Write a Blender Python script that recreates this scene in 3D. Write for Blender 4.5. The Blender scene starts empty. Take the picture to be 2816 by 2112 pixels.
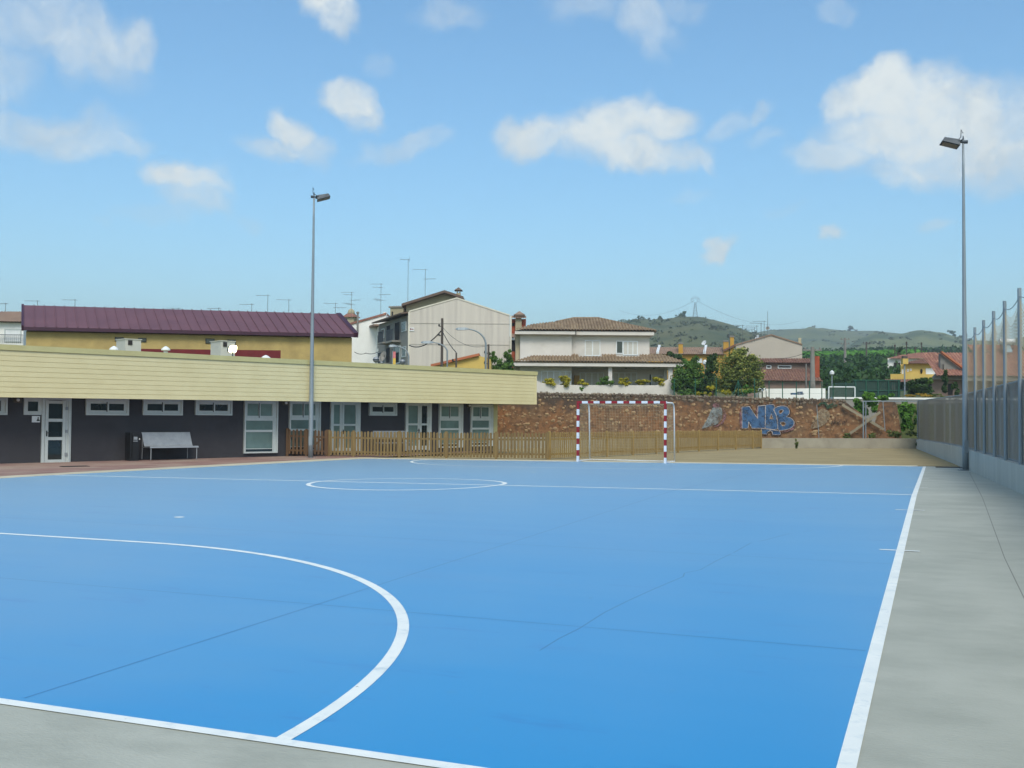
EXPO=0.84; SUN_E=1.5; SUN_A=25.; SKY_S=.107; SKY_SAT=1.17; SKY_V=1.06; SKY_TINT=(.92,1.065,1.0,1); CLD=(4.9,5.15,5.0); HAZE=.00052; DENOISE=True
import bpy, math, random
import numpy as np
from mathutils import Vector, noise as mnoise
from mathutils.geometry import tessellate_polygon
rnd = random.Random(7)
S = bpy.context.scene
COL = S.collection
# ------------------------------------------------------------------ survey: camera pose and ground
F = 2950.0; PT = .033; YW = .378; RO = .007
CAM = np.array([.394, -4.49, 1.58])
YC = 15.5; LEN = 31.0; WID = 19.6
fw = np.array([-math.sin(YW)*math.cos(PT), math.cos(YW)*math.cos(PT), math.sin(PT)])
_r0 = np.array([math.cos(YW), math.sin(YW), 0]); _u0 = np.cross(_r0, fw)
rt = _r0*math.cos(RO)+_u0*math.sin(RO); up = -_r0*math.sin(RO)+_u0*math.cos(RO)

def gz(x, y):
    y = min(max(y, -6), 63); x = min(max(x, -27), 6); yn = min(max(y, 0), YC)
    return .0189*yn-.0052*max(0, y-YC)-.0055*x+.0135*x*yn/16

def ray(px, py): return fw+rt*(px-1408)/F-up*(py-1056)/F
def P(px, py, d): return CAM+ray(px, py)*d          # the surveyed point seen at px,py standing d metres off
def gp(px, py, dz=0.0):                              # where that sight line meets the ground
    r = ray(px, py); t = 20.
    for i in range(80):
        p = CAM+r*t; t = min(max(.5*t+.5*(gz(p[0], p[1])+dz-CAM[2])/r[2], .5), 200)
    return CAM+r*t
def lerp(a, b, t): return a+(b-a)*t

class Frame:                                         # a vertical facade plane: u along it, z up, w out of it
    def __init__(s, a, b, flip=False):
        s.o = np.array([a[0], a[1], 0.]); d = np.array([b[0]-a[0], b[1]-a[1], 0.])
        s.len = np.linalg.norm(d); s.u = d/s.len
        s.n = np.array([s.u[1], -s.u[0], 0.])
        if flip: s.n = -s.n
        s.k = None                                   # optional skewed depth direction (plan is a parallelogram)
    def kk(s): return s.n if s.k is None else s.k
    def pt(s, u, z, w=0.): return s.o+s.u*u+s.kk()*w+np.array([0, 0, z])
    def uz(s, px, py, w=0.):
        r = ray(px, py); o = s.o+s.kk()*w
        t = ((o-CAM)@s.n)/(r@s.n); p = CAM+r*t
        return (p-s.o)@s.u, p[2]
    def U(s, px, w=0.): return s.uz(px, 1100, w)[0]
    def rect(s, x0, x1, y0, y1, w=0.):               # pixel rectangle -> u0,u1,z0,z1
        a = s.uz(x0, (y0+y1)/2, w)[0]; b = s.uz(x1, (y0+y1)/2, w)[0]
        zt = s.uz((x0+x1)/2, y0, w)[1]; zb = s.uz((x0+x1)/2, y1, w)[1]
        return min(a, b), max(a, b), zb, zt
def cframe(d, px, rot=0.):                           # facade at distance d around px, turned rot degrees from facing the camera
    o = P(px, 1150, d); a = YW-math.radians(rot)
    return Frame(o, o+np.array([math.cos(a), math.sin(a), 0.]))

BASE = {}
class MB:
    def __init__(s): s.v = []; s.f = []; s.t = []
    def add(s, vs, fs, tint=None):
        b = len(s.v); s.v.extend([tuple(float(c) for c in v) for v in vs]); s.f.extend([tuple(b+i for i in f) for f in fs])
        if tint is not None: s.t.extend([tint]*len(fs))
        return s
    def hexa(s, p): return s.add(p, [(0, 3, 2, 1), (4, 5, 6, 7), (0, 1, 5, 4), (1, 2, 6, 5), (2, 3, 7, 6), (3, 0, 4, 7)])
    def box(s, fr, u0, u1, z0, z1, w0, w1):
        g = fr.pt
        return s.hexa([g(u0, z0, w1), g(u1, z0, w1), g(u1, z0, w0), g(u0, z0, w0), g(u0, z1, w1), g(u1, z1, w1), g(u1, z1, w0), g(u0, z1, w0)])
    def abox(s, c, sx, sy, sz, rz=0.):
        a = np.array([math.cos(rz), math.sin(rz), 0]); b = np.array([-a[1], a[0], 0]); k = np.array([0, 0, 1.]); c = np.array(c, float)
        q = [(-1, -1), (1, -1), (1, 1), (-1, 1)]
        return s.hexa([c+a*i*sx/2+b*j*sy/2-k*sz/2 for i, j in q]+[c+a*i*sx/2+b*j*sy/2+k*sz/2 for i, j in q])
    def quad(s, *p): return s.add(p, [tuple(range(len(p)))])
    def slab(s, top, th):                            # polygon with thickness th (vector)
        n = len(top); th = np.array(th)
        return s.add(list(top)+[np.array(p)+th for p in top], [tuple(range(n)), tuple(range(2*n-1, n-1, -1))]+[(i, n+i, n+(i+1) % n, (i+1) % n) for i in range(n)])
    def tube(s, pts, r, n=8, r1=None, cap=True):
        pts = [np.array(p, float) for p in pts]; m = len(pts); r1 = r if r1 is None else r1; vs = []; prev = None
        for i, p in enumerate(pts):
            t = pts[min(i+1, m-1)]-pts[max(i-1, 0)]; t = t/(np.linalg.norm(t)+1e-12)
            if prev is None:
                h = np.array([0, 0, 1.]) if abs(t[2]) < .9 else np.array([1., 0, 0]); a = np.cross(t, h)
            else: a = prev-t*(prev@t)
            a /= np.linalg.norm(a); prev = a; b = np.cross(t, a); rr = lerp(r, r1, i/(m-1))
            for k in range(n):
                q = 2*math.pi*(k+.5)/n; vs.append(p+(a*math.cos(q)+b*math.sin(q))*rr)
        fs = [(i*n+k, i*n+(k+1) % n, (i+1)*n+(k+1) % n, (i+1)*n+k) for i in range(m-1) for k in range(n)]
        if cap: fs += [tuple(range(n-1, -1, -1)), tuple((m-1)*n+k for k in range(n))]
        return s.add(vs, fs)
    def lathe(s, c, prof, n=16):
        c = np.array(c, float); vs = []
        for r, z in prof:
            for k in range(n):
                q = 2*math.pi*k/n; vs.append(c+np.array([r*math.cos(q), r*math.sin(q), z]))
        m = len(prof)
        return s.add(vs, [(i*n+k, i*n+(k+1) % n, (i+1)*n+(k+1) % n, (i+1)*n+k) for i in range(m-1) for k in range(n)]+[tuple(range(n-1, -1, -1)), tuple((m-1)*n+k for k in range(n))])
    def poly(s, loops, to3, th):                     # flat shape with holes given in 2D loops, extruded by vector th
        th = np.array(th, float)
        tri = tessellate_polygon([[Vector((a, b, 0)) for a, b in l] for l in loops])
        fl = [p for l in loops for p in l]; front = [np.array(to3(*p)) for p in fl]; n = len(fl)
        fs = [tuple(t) for t in tri]+[tuple(n+i for i in reversed(t)) for t in tri]; b = 0
        for l in loops:
            m = len(l); fs += [(b+i, b+(i+1) % m, n+b+(i+1) % m, n+b+i) for i in range(m)]; b += m
        return s.add(front+[p+th for p in front], fs)
    def grid(s, rows):
        n = len(rows[0]); return s.add([p for r in rows for p in r], [(i*n+k, i*n+k+1, (i+1)*n+k+1, (i+1)*n+k) for i in range(len(rows)-1) for k in range(n-1)])
    def build(s, name, mat, parent=None, smooth=False, base=None):
        if parent is not None: base = BASE[parent.as_pointer()]
        elif base is None:
            a = np.array(s.v); base = np.array([*(a[:, :2].min(0)+a[:, :2].max(0))/2, a[:, 2].min()])
        base = np.array(base, float); me = bpy.data.meshes.new(name)
        a = np.array(s.v)-base; me.from_pydata([tuple(x) for x in a], [], s.f); me.update()
        if s.t and len(s.t) == len(s.f):
            at = me.attributes.new('tint', 'FLOAT', 'FACE'); at.data.foreach_set('value', [float(x) for x in s.t])
        if smooth: me.polygons.foreach_set('use_smooth', [True]*len(me.polygons))
        me.materials.append(mat); o = bpy.data.objects.new(name, me); COL.objects.link(o)
        if parent is not None: o.parent = parent
        else: o.location = base
        BASE[o.as_pointer()] = base
        return o
def tag(o, label, cat, group=None):
    o['label'] = label; o['category'] = cat
    if group: o['group'] = group
    return o
def thing(name, loc, label, cat, group=None):
    o = bpy.data.objects.new(name, None); o.empty_display_size = .2; COL.objects.link(o); o.location = [float(c) for c in loc]; BASE[o.as_pointer()] = np.array(loc, float)
    return tag(o, label, cat, group)
def struct(o): o['kind'] = 'structure'; return o
def stuff(o, label, cat): o['kind'] = 'stuff'; return tag(o, label, cat)
def copy_tree(o, parent=None, loc=None):
    c = o.copy(); COL.objects.link(c)
    if parent is not None: c.parent = parent
    if loc is not None: c.location = [float(x) for x in loc]
    for ch in o.children: copy_tree(ch, c)
    return c

# ------------------------------------------------------------------ materials
def lin(c): return tuple(((x/255)/12.92 if x/255 <= .04045 else ((x/255+.055)/1.055)**2.4) for x in c)+(1.,)
def N(t, kind, **kw):
    n = t.nodes.new(kind)
    for k, v in kw.items():
        if k in n.inputs: n.inputs[k].default_value = v
        else: setattr(n, k, v)
    return n
def newmat(name):
    m = bpy.data.materials.new(name); m.use_nodes = True; t = m.node_tree; return m, t, t.nodes['Principled BSDF'], t.nodes['Material Output']
def ramp(t, fac, a, b, ca, cb):
    r = t.nodes.new('ShaderNodeValToRGB'); r.color_ramp.elements[0].position = a; r.color_ramp.elements[1].position = b
    r.color_ramp.elements[0].color = ca; r.color_ramp.elements[1].color = cb; t.links.new(fac, r.inputs[0]); return r
def noise_(t, vec, scale, detail=5, rough=.6, dist=0.):
    n = N(t, 'ShaderNodeTexNoise', Scale=scale, Detail=detail, Roughness=rough, Distortion=dist); t.links.new(vec, n.inputs['Vector']); return n
def mixc(t, fac, a, b, mode='MIX'):
    m = t.nodes.new('ShaderNodeMix'); m.data_type = 'RGBA'; m.blend_type = mode
    for i, x in ((0, fac), (6, a), (7, b)):
        if hasattr(x, 'links') or isinstance(x, bpy.types.NodeSocket): t.links.new(x, m.inputs[i])
        else: m.inputs[i].default_value = x
    return m.outputs[2]
def math_(t, op, a, b=0., clamp=False):
    m = t.nodes.new('ShaderNodeMath'); m.operation = op; m.use_clamp = clamp
    for i, x in ((0, a), (1, b)):
        if isinstance(x, bpy.types.NodeSocket): t.links.new(x, m.inputs[i])
        else: m.inputs[i].default_value = x
    return m.outputs[0]
def pm(name, c, c2=None, scale=3., rough=.7, bump=0., bscale=None, metal=0., spec=.4, pos=(.35, .68), stretch=(1, 1, 1), c3=None, s3=.6, p3=(.5, .75)):
    """painted / plastered / bare surface: two tones in broad patches, an optional stain tone, fine bump"""
    m, t, b, out = newmat(name); tc = t.nodes.new('ShaderNodeTexCoord'); mp = N(t, 'ShaderNodeMapping'); mp.inputs['Scale'].default_value = stretch
    t.links.new(tc.outputs['Object'], mp.inputs['Vector']); v = mp.outputs[0]
    c2 = c2 or tuple(max(0, x*.93) for x in c)
    n = noise_(t, v, scale); col = ramp(t, n.outputs['Fac'], pos[0], pos[1], lin(c), lin(c2)).outputs[0]
    if c3:
        n3 = noise_(t, v, s3, 6, .65); f3 = ramp(t, n3.outputs['Fac'], p3[0], p3[1], (0, 0, 0, 1), (1, 1, 1, 1)).outputs[0]; col = mixc(t, f3, col, lin(c3))
    t.links.new(col, b.inputs['Base Color']); b.inputs['Roughness'].default_value = rough; b.inputs['Metallic'].default_value = metal; b.inputs['Specular IOR Level'].default_value = spec
    if bump:
        nb = noise_(t, v, bscale or scale*8, 4); bp = N(t, 'ShaderNodeBump', Strength=bump, Distance=.02); t.links.new(nb.outputs['Fac'], bp.inputs['Height']); t.links.new(bp.outputs[0], b.inputs['Normal'])
    return m
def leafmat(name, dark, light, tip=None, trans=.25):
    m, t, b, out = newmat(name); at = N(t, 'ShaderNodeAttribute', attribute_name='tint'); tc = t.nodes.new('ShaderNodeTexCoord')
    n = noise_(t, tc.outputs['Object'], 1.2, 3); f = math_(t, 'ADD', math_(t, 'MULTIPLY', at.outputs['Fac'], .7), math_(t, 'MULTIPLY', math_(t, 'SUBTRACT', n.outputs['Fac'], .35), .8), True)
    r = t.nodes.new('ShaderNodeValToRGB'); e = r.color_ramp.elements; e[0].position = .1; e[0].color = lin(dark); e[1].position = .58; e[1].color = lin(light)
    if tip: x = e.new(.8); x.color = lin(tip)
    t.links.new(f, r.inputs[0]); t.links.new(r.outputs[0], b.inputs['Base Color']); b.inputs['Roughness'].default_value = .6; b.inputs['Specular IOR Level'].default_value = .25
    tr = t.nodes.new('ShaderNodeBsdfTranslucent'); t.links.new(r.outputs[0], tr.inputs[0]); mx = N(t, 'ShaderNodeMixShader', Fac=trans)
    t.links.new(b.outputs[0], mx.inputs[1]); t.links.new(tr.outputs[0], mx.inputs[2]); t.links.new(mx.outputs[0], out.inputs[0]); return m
def glassmat(name, c, rough=.04, spec=.7):
    m, t, b, out = newmat(name); tc = t.nodes.new('ShaderNodeTexCoord'); n = noise_(t, tc.outputs['Object'], .9, 3)
    t.links.new(ramp(t, n.outputs['Fac'], .3, .7, lin(c), lin(tuple(x*.75 for x in c))).outputs[0], b.inputs['Base Color']); b.inputs['Roughness'].default_value = rough; b.inputs['Specular IOR Level'].default_value = spec; return m
def worn(m, lo=.5, hi=.66, scale=4.5, amount=.8):     # paint flaked and weathered away in patches: the wall shows through
    t = m.node_tree; out = t.nodes['Material Output']; b = t.nodes['Principled BSDF']; tc = t.nodes.new('ShaderNodeTexCoord'); n = noise_(t, tc.outputs['Object'], scale, 8, .72)
    f = ramp(t, n.outputs['Fac'], lo, hi, (0, 0, 0, 1), (amount,)*3+(1,)); tr = t.nodes.new('ShaderNodeBsdfTransparent'); mx = t.nodes.new('ShaderNodeMixShader')
    t.links.new(f.outputs[0], mx.inputs[0]); t.links.new(b.outputs[0], mx.inputs[1]); t.links.new(tr.outputs[0], mx.inputs[2]); t.links.new(mx.outputs[0], out.inputs[0])
M = {}
# court paint: matt acrylic with slight wear and roller streaks
def court_mat():
    m, t, b, out = newmat('court_paint'); tc = t.nodes.new('ShaderNodeTexCoord'); v = tc.outputs['Object']
    mp = N(t, 'ShaderNodeMapping'); mp.inputs['Scale'].default_value = (.12, .9, 1); t.links.new(v, mp.inputs[0])
    n1 = noise_(t, v, .22, 5, .6); n2 = noise_(t, mp.outputs[0], 1.6, 6, .65); n3 = noise_(t, v, 9., 4)
    col = ramp(t, n1.outputs['Fac'], .3, .7, lin((6, 137, 201)), lin((14, 141, 203))).outputs[0]
    f2 = ramp(t, n2.outputs['Fac'], .56, .78, (0, 0, 0, 1), (.55, .55, .55, 1)).outputs[0]; col = mixc(t, f2, col, lin((8, 124, 192)))
    f3 = ramp(t, n3.outputs['Fac'], .66, .8, (0, 0, 0, 1), (.35, .35, .35, 1)).outputs[0]; col = mixc(t, f3, col, lin((92, 134, 170)))
    n4 = noise_(t, v, .11, 7, .62, .6); col = mixc(t, ramp(t, n4.outputs['Fac'], .48, .7, (0, 0, 0, 1), (.5, .5, .5, 1)).outputs[0], col, lin((84, 148, 194)))    # dust
    mp2 = N(t, 'ShaderNodeMapping'); mp2.inputs['Scale'].default_value = (.7, 3.2, 1); mp2.inputs['Rotation'].default_value = (0, 0, .5); t.links.new(v, mp2.inputs[0]); n5 = noise_(t, mp2.outputs[0], 1.1, 8, .7)
    col = mixc(t, ramp(t, n5.outputs['Fac'], .58, .7, (0, 0, 0, 1), (.75, .75, .75, 1)).outputs[0], col, lin((4, 112, 186)))            # rubbed darker marks
    vs_ = N(t, 'ShaderNodeTexVoronoi', Scale=1.3); t.links.new(v, vs_.inputs['Vector']); n6 = noise_(t, v, 3., 2)
    col = mixc(t, math_(t, 'MULTIPLY', ramp(t, vs_.outputs['Distance'], .014, .026, (.8, .8, .8, 1), (0, 0, 0, 1)).outputs[0], ramp(t, n6.outputs['Fac'], .5, .55, (0, 0, 0, 1), (1, 1, 1, 1)).outputs[0]), col, lin((40, 70, 96)))   # grit
    t.links.new(col, b.inputs['Base Color'])
    rr = ramp(t, n2.outputs['Fac'], .3, .75, (.36, .36, .36, 1), (.3, .3, .3, 1)); t.links.new(rr.outputs[0], b.inputs['Roughness']); b.inputs['Specular IOR Level'].default_value = .75; b.inputs['Sheen Weight'].default_value = .65; b.inputs['Sheen Roughness'].default_value = .22
    nb = noise_(t, v, 260., 3); bp = N(t, 'ShaderNodeBump', Strength=.03, Distance=.003); t.links.new(nb.outputs['Fac'], bp.inputs['Height']); t.links.new(bp.outputs[0], b.inputs['Normal']); return m
M['court'] = court_mat()
M['joint'] = pm('joint_paint', (0, 100, 160), (4, 106, 166), 3, .33, spec=.75); M['joint'].node_tree.nodes['Principled BSDF'].inputs['Sheen Weight'].default_value = .4; M['joint'].node_tree.nodes['Principled BSDF'].inputs['Sheen Roughness'].default_value = .22
M['line'] = pm('line_paint', (236, 240, 236), (222, 229, 228), 2.5, .55, .1, 90, c3=(196, 210, 216), s3=7., p3=(.54, .74))
worn(M['line'], .64, .72, 11., .7)
M['concrete'] = pm('apron_concrete', (178, 180, 168), (162, 165, 153), .9, .6, .3, 55, c3=(146, 149, 138), s3=1.7, p3=(.46, .8), stretch=(.55, 1., 1))
M['concrete_wall'] = pm('cast_concrete', (190, 190, 182), (174, 176, 168), 1.2, .8, .15, 25, c3=(144, 146, 142), s3=1.1, p3=(.55, .8), stretch=(2.2, 2.2, .35))
M['low_wall'] = pm('rendered_low_wall', (158, 152, 136), (142, 136, 122), 1.5, .8, .1, 20, c3=(120, 114, 100), s3=1., p3=(.55, .85))
M['kerb'] = pm('pale_kerb', (196, 188, 164), (180, 172, 150), 2, .8, .1)
M['paving'] = pm('terracotta_paving', (150, 118, 108), (132, 102, 94), 1.3, .8, .2, 30, c3=(168, 150, 134), s3=.35, p3=(.45, .7))
M['dirt'] = pm('packed_dirt', (160, 143, 104), (146, 130, 92), .5, .95, .3, 9, c3=(128, 110, 80), s3=1.4, p3=(.58, .8))
M['earth'] = pm('earth', (110, 100, 66), (84, 92, 52), .15, .95, .4, 2, c3=(70, 84, 44), s3=.05, p3=(.4, .6))
M['fascia'] = pm('cream_boards', (212, 201, 158), (205, 193, 149), 1.2, .55, .03, 40)
M['groove'] = pm('board_shadow_gap', (214, 194, 140), (206, 186, 132), 2, .8)
M['coping'] = pm('cream_coping', (186, 180, 130), (178, 170, 122), 2, .5)
M['darkwall'] = pm('charcoal_render', (62, 61, 65), (52, 51, 56), 1.4, .85, .25, 30, c3=(68, 66, 68), s3=.7)
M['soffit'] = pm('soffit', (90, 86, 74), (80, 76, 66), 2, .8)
M['alu'] = pm('window_aluminium', (192, 198, 196), (182, 188, 186), 3, .4, spec=.5)
M['blind'] = glassmat('blind_glass', (118, 142, 136), .05)
M['darkglass'] = glassmat('dark_glass', (34, 46, 46), .03, .6)
M['black'] = pm('black_plastic', (24, 25, 27), (30, 31, 33), 6, .45)
M['steel'] = pm('brushed_steel', (150, 154, 158), (134, 138, 143), 4, .5, metal=.3, spec=.5)
M['galv'] = pm('galvanised_pole', (142, 152, 158), (128, 138, 145), 2.2, .5, metal=.25, stretch=(1, 1, .3))
M['galvdark'] = pm('lamp_housing', (70, 78, 86), (58, 66, 74), 4, .5, metal=.3)
M['lens'] = glassmat('lamp_lens', (62, 70, 80), .25)
M['white'] = pm('white_enamel', (226, 228, 228), (214, 217, 218), 4, .4)
M['netcord'] = pm('net_cord', (176, 160, 130), (160, 144, 116), 30, .9)
M['wood'] = pm('treated_timber', (132, 112, 72), (110, 90, 56), 2.2, .8, .25, 30, stretch=(6, 6, .6), c3=(110, 86, 52), s3=3, p3=(.5, .75))
M['wood2'] = pm('honey_timber', (158, 134, 82), (134, 110, 62), 2.2, .8, .25, 30, stretch=(6, 6, .6), c3=(120, 92, 52), s3=3, p3=(.55, .8))
M['woodd'] = pm('stained_timber', (102, 76, 50), (86, 62, 40), 2, .75, .2, 30, stretch=(6, 6, .6))
M['plank'] = pm('weathered_plank', (156, 146, 124), (136, 124, 102), 3, .9, .2)
M['pole_wood'] = pm('creosote_pole', (92, 84, 78), (76, 68, 62), 4, .9, .2, stretch=(5, 5, .4))
M['gp1'] = pm('graffiti_blue', (70, 104, 142), (54, 84, 120), 1.6, .8, .2, 20, c3=(110, 116, 120), s3=2.4, p3=(.56, .8))
M['gp2'] = pm('graffiti_outline', (206, 196, 190), (176, 162, 158), 3, .85)
M['gp3'] = pm('graffiti_grey', (146, 152, 152), (118, 122, 120), 2.5, .85, .2, 20, c3=(110, 84, 66), s3=3., p3=(.5, .75))
M['gp3b'] = pm('graffiti_faded_cream', (166, 150, 126), (150, 132, 106), 2.5, .85, .2, 20, c3=(120, 90, 64), s3=3., p3=(.48, .74))
M['gp4'] = pm('graffiti_pink', (150, 112, 116), (124, 88, 88), 3, .85)
M['gp5'] = pm('graffiti_green', (52, 82, 62), (60, 80, 58), 3, .85)
M['gp6'] = pm('graffiti_black', (52, 44, 42), (66, 54, 48), 4, .85)
worn(M['gp1'], .46, .66, 3.2, .8); worn(M['gp2'], .42, .62, 5, .85); worn(M['gp3'], .42, .62, 4., .85); worn(M['gp3b'], .4, .6, 4., .9); worn(M['gp4'], .4, .6, 4., .95); worn(M['gp5'], .42, .62, 4., .85); worn(M['gp6'], .4, .6, 6., .8)
def stone_mat(name='rubble_wall'):
    m, t, b, out = newmat(name); tc = t.nodes.new('ShaderNodeTexCoord'); v = tc.outputs['Object']
    n1 = noise_(t, v, .5, 6, .65); n2 = noise_(t, v, 2.6, 7, .7); n3 = noise_(t, v, 7, 4)
    vo = N(t, 'ShaderNodeTexVoronoi', Scale=3.6, Randomness=1.); t.links.new(v, vo.inputs['Vector'])
    col = ramp(t, n1.outputs['Fac'], .3, .7, lin((146, 98, 60)), lin((126, 102, 76))).outputs[0]
    col = mixc(t, ramp(t, n2.outputs['Fac'], .46, .6, (0, 0, 0, 1), (1, 1, 1, 1)).outputs[0], col, lin((102, 74, 52)))
    # pale stones showing through the render
    st = math_(t, 'MULTIPLY', ramp(t, vo.outputs['Distance'], .2, .36, (1, 1, 1, 1), (0, 0, 0, 1)).outputs[0], ramp(t, n3.outputs['Fac'], .44, .56, (0, 0, 0, 1), (1, 1, 1, 1)).outputs[0])
    col = mixc(t, math_(t, 'MULTIPLY', st, .75), col, lin((186, 160, 122)))
    # soot-dark water stains that run down from the coping
    mp = N(t, 'ShaderNodeMapping'); mp.inputs['Scale'].default_value = (1.1, 1.1, .14); t.links.new(v, mp.inputs[0]); n4 = noise_(t, mp.outputs[0], 1.1, 5, .6)
    sx = t.nodes.new('ShaderNodeSeparateXYZ'); t.links.new(v, sx.inputs[0])
    hz = N(t, 'ShaderNodeMapRange'); hz.inputs[1].default_value = 1.6; hz.inputs[2].default_value = 3.3; t.links.new(sx.outputs[2], hz.inputs[0])
    st2 = math_(t, 'ADD', math_(t, 'MULTIPLY', hz.outputs[0], .5), math_(t, 'MULTIPLY', math_(t, 'ADD', n4.outputs['Fac'], math_(t, 'MULTIPLY', n2.outputs['Fac'], .5)), .75))
    col = mixc(t, ramp(t, st2, .74, .98, (0, 0, 0, 1), (.85, .85, .85, 1)).outputs[0], col, lin((72, 62, 54)))
    # little dark holes
    v2 = N(t, 'ShaderNodeTexVoronoi', Scale=5.2); t.links.new(v, v2.inputs['Vector'])
    col = mixc(t, ramp(t, v2.outputs['Distance'], .07, .14, (.85, .85, .85, 1), (0, 0, 0, 1)).outputs[0], col, lin((50, 38, 32)))
    t.links.new(col, b.inputs['Base Color']); b.inputs['Roughness'].default_value = .95
    bp = N(t, 'ShaderNodeBump', Strength=.8, Distance=.06); t.links.new(n2.outputs['Fac'], bp.inputs['Height']); t.links.new(bp.outputs[0], b.inputs['Normal']); return m
M['stone'] = stone_mat()
M['capstone'] = pm('cap_stones', (142, 128, 108), (96, 86, 76), 1.6, .95, .6, 9, c3=(70, 62, 56), s3=2.2, p3=(.48, .7))
def perf_mat():
    m, t, b, out = newmat('perforated_sheet'); b.inputs['Metallic'].default_value = .4; b.inputs['Roughness'].default_value = .5; b.inputs['Base Color'].default_value = lin((130, 127, 122))
    tc = t.nodes.new('ShaderNodeTexCoord'); vo = N(t, 'ShaderNodeTexVoronoi', Scale=90., Randomness=0.); t.links.new(tc.outputs['Object'], vo.inputs['Vector'])
    f = ramp(t, vo.outputs['Distance'], .36, .44, (0, 0, 0, 1), (1, 1, 1, 1)); tr = t.nodes.new('ShaderNodeBsdfTransparent'); mx = t.nodes.new('ShaderNodeMixShader')
    t.links.new(f.outputs[0], mx.inputs[0]); t.links.new(tr.outputs[0], mx.inputs[1]); t.links.new(b.outputs[0], mx.inputs[2]); t.links.new(mx.outputs[0], out.inputs[0]); return m
M['perf'] = perf_mat()
def meshmat(name, c, cover):                         # chain-link or shade cloth: a fine open weave
    m, t, b, out = newmat(name); b.inputs['Base Color'].default_value = lin(c); b.inputs['Roughness'].default_value = .7
    tc = t.nodes.new('ShaderNodeTexCoord'); vo = N(t, 'ShaderNodeTexVoronoi', Scale=22., Randomness=.2); t.links.new(tc.outputs['Object'], vo.inputs['Vector'])
    f = ramp(t, vo.outputs['Distance'], cover-.04, cover+.04, (0, 0, 0, 1), (1, 1, 1, 1)); tr = t.nodes.new('ShaderNodeBsdfTransparent'); mx = t.nodes.new('ShaderNodeMixShader')
    t.links.new(f.outputs[0], mx.inputs[0]); t.links.new(tr.outputs[0], mx.inputs[1]); t.links.new(b.outputs[0], mx.inputs[2]); t.links.new(mx.outputs[0], out.inputs[0]); return m
M['greenmesh'] = meshmat('green_windbreak', (30, 62, 52), .36)
M['greenpaint'] = pm('green_paint', (38, 92, 72), (32, 80, 64), 4, .5)
def stripe_mat(name, axis, pitch, off):
    m, t, b, out = newmat(name); tc = t.nodes.new('ShaderNodeTexCoord'); sx = t.nodes.new('ShaderNodeSeparateXYZ'); t.links.new(tc.outputs['Object'], sx.inputs[0])
    q = math_(t, 'FRACT', math_(t, 'DIVIDE', math_(t, 'ADD', sx.outputs[axis], off), pitch)); f = math_(t, 'GREATER_THAN', q, .5)
    n = noise_(t, tc.outputs['Object'], 5, 4); w = ramp(t, n.outputs['Fac'], .3, .7, lin((224, 228, 234)), lin((206, 212, 220))).outputs[0]; r = ramp(t, n.outputs['Fac'], .3, .7, lin((150, 18, 34)), lin((130, 14, 28))).outputs[0]
    t.links.new(mixc(t, f, w, r), b.inputs['Base Color']); b.inputs['Roughness'].default_value = .35; return m
M['roof_edge'] = pm('dark_roof_edge', (112, 94, 82), (96, 80, 70), 2, .9)
M['unit_grey'] = pm('unit_grey', (186, 186, 180), (174, 175, 170), 2, .6)
M['trim'] = pm('pale_trim', (214, 208, 192), (204, 198, 182), 2, .7)
M['tile'] = pm('barrel_tiles', (150, 130, 104), (116, 96, 76), 1.7, .9, .2, 12, c3=(92, 78, 64), s3=5., p3=(.55, .75))
M['tile_red'] = pm('red_barrel_tiles', (148, 104, 90), (124, 86, 74), 1.2, .9, .2, 10, c3=(188, 146, 112), s3=4., p3=(.55, .7))
M['tile_brown'] = pm('old_brown_tiles', (126, 92, 78), (104, 76, 66), 1.2, .9, .2, 10, c3=(150, 120, 96), s3=4., p3=(.55, .7))
M['tile_grey'] = pm('greyish_tiles', (150, 126, 108), (132, 110, 96), 1.5, .9, .2)
M['tile_orange'] = pm('orange_tiles', (180, 116, 84), (176, 100, 64), 1.5, .9, .2)
M['purple'] = pm('purple_metal_roof', (108, 72, 80), (98, 65, 74), .6, .6, .02, 20, spec=.5)
M['purple_dark'] = pm('purple_trim', (66, 32, 52), (58, 28, 46), 2, .5)
M['maroon'] = pm('maroon_panel', (122, 40, 42), (108, 34, 36), 2, .6)
M['olive'] = pm('ochre_stucco', (186, 162, 104), (168, 146, 94), 1.1, .92, .5, 9, c3=(156, 136, 88), s3=.8)
M['villa'] = pm('white_render', (214, 208, 200), (202, 196, 188), .7, .85, .1, 20, c3=(184, 178, 168), s3=.5, p3=(.55, .85))
M['villa_side'] = pm('shaded_side_render', (176, 164, 136), (164, 152, 126), .9, .85)  # villa side wall: its shade is put into a darker beige tone
M['shutter'] = pm('pale_shutters', (206, 202, 192), (188, 184, 174), 3, .6, stretch=(.2, .2, 14))
M['cladding'] = pm('grey_sheet_cladding', (204, 196, 184), (190, 182, 172), 1., .6, .1, 12, stretch=(3, 3, .12), c3=(178, 170, 160), s3=1.2, p3=(.5, .8))
M['beige'] = pm('beige_stucco', (178, 168, 138), (164, 154, 126), .8, .9, .1)
M['greyst'] = pm('grey_stucco', (150, 146, 138), (134, 130, 122), .8, .9, .1, c3=(116, 112, 106), s3=.5)
M['whitest'] = pm('white_stucco', (236, 235, 230), (226, 225, 220), .6, .9, .1, c3=(208, 205, 196), s3=.5, p3=(.55, .85))
M['yellow'] = pm('yellow_stucco', (206, 178, 100), (194, 164, 88), .8, .9, .1)
M['mustard'] = pm('mustard_stucco', (196, 152, 66), (182, 138, 56), .8, .9, .1)
M['brick'] = pm('orange_brick', (166, 84, 54), (146, 70, 46), 3, .9, .2)
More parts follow.
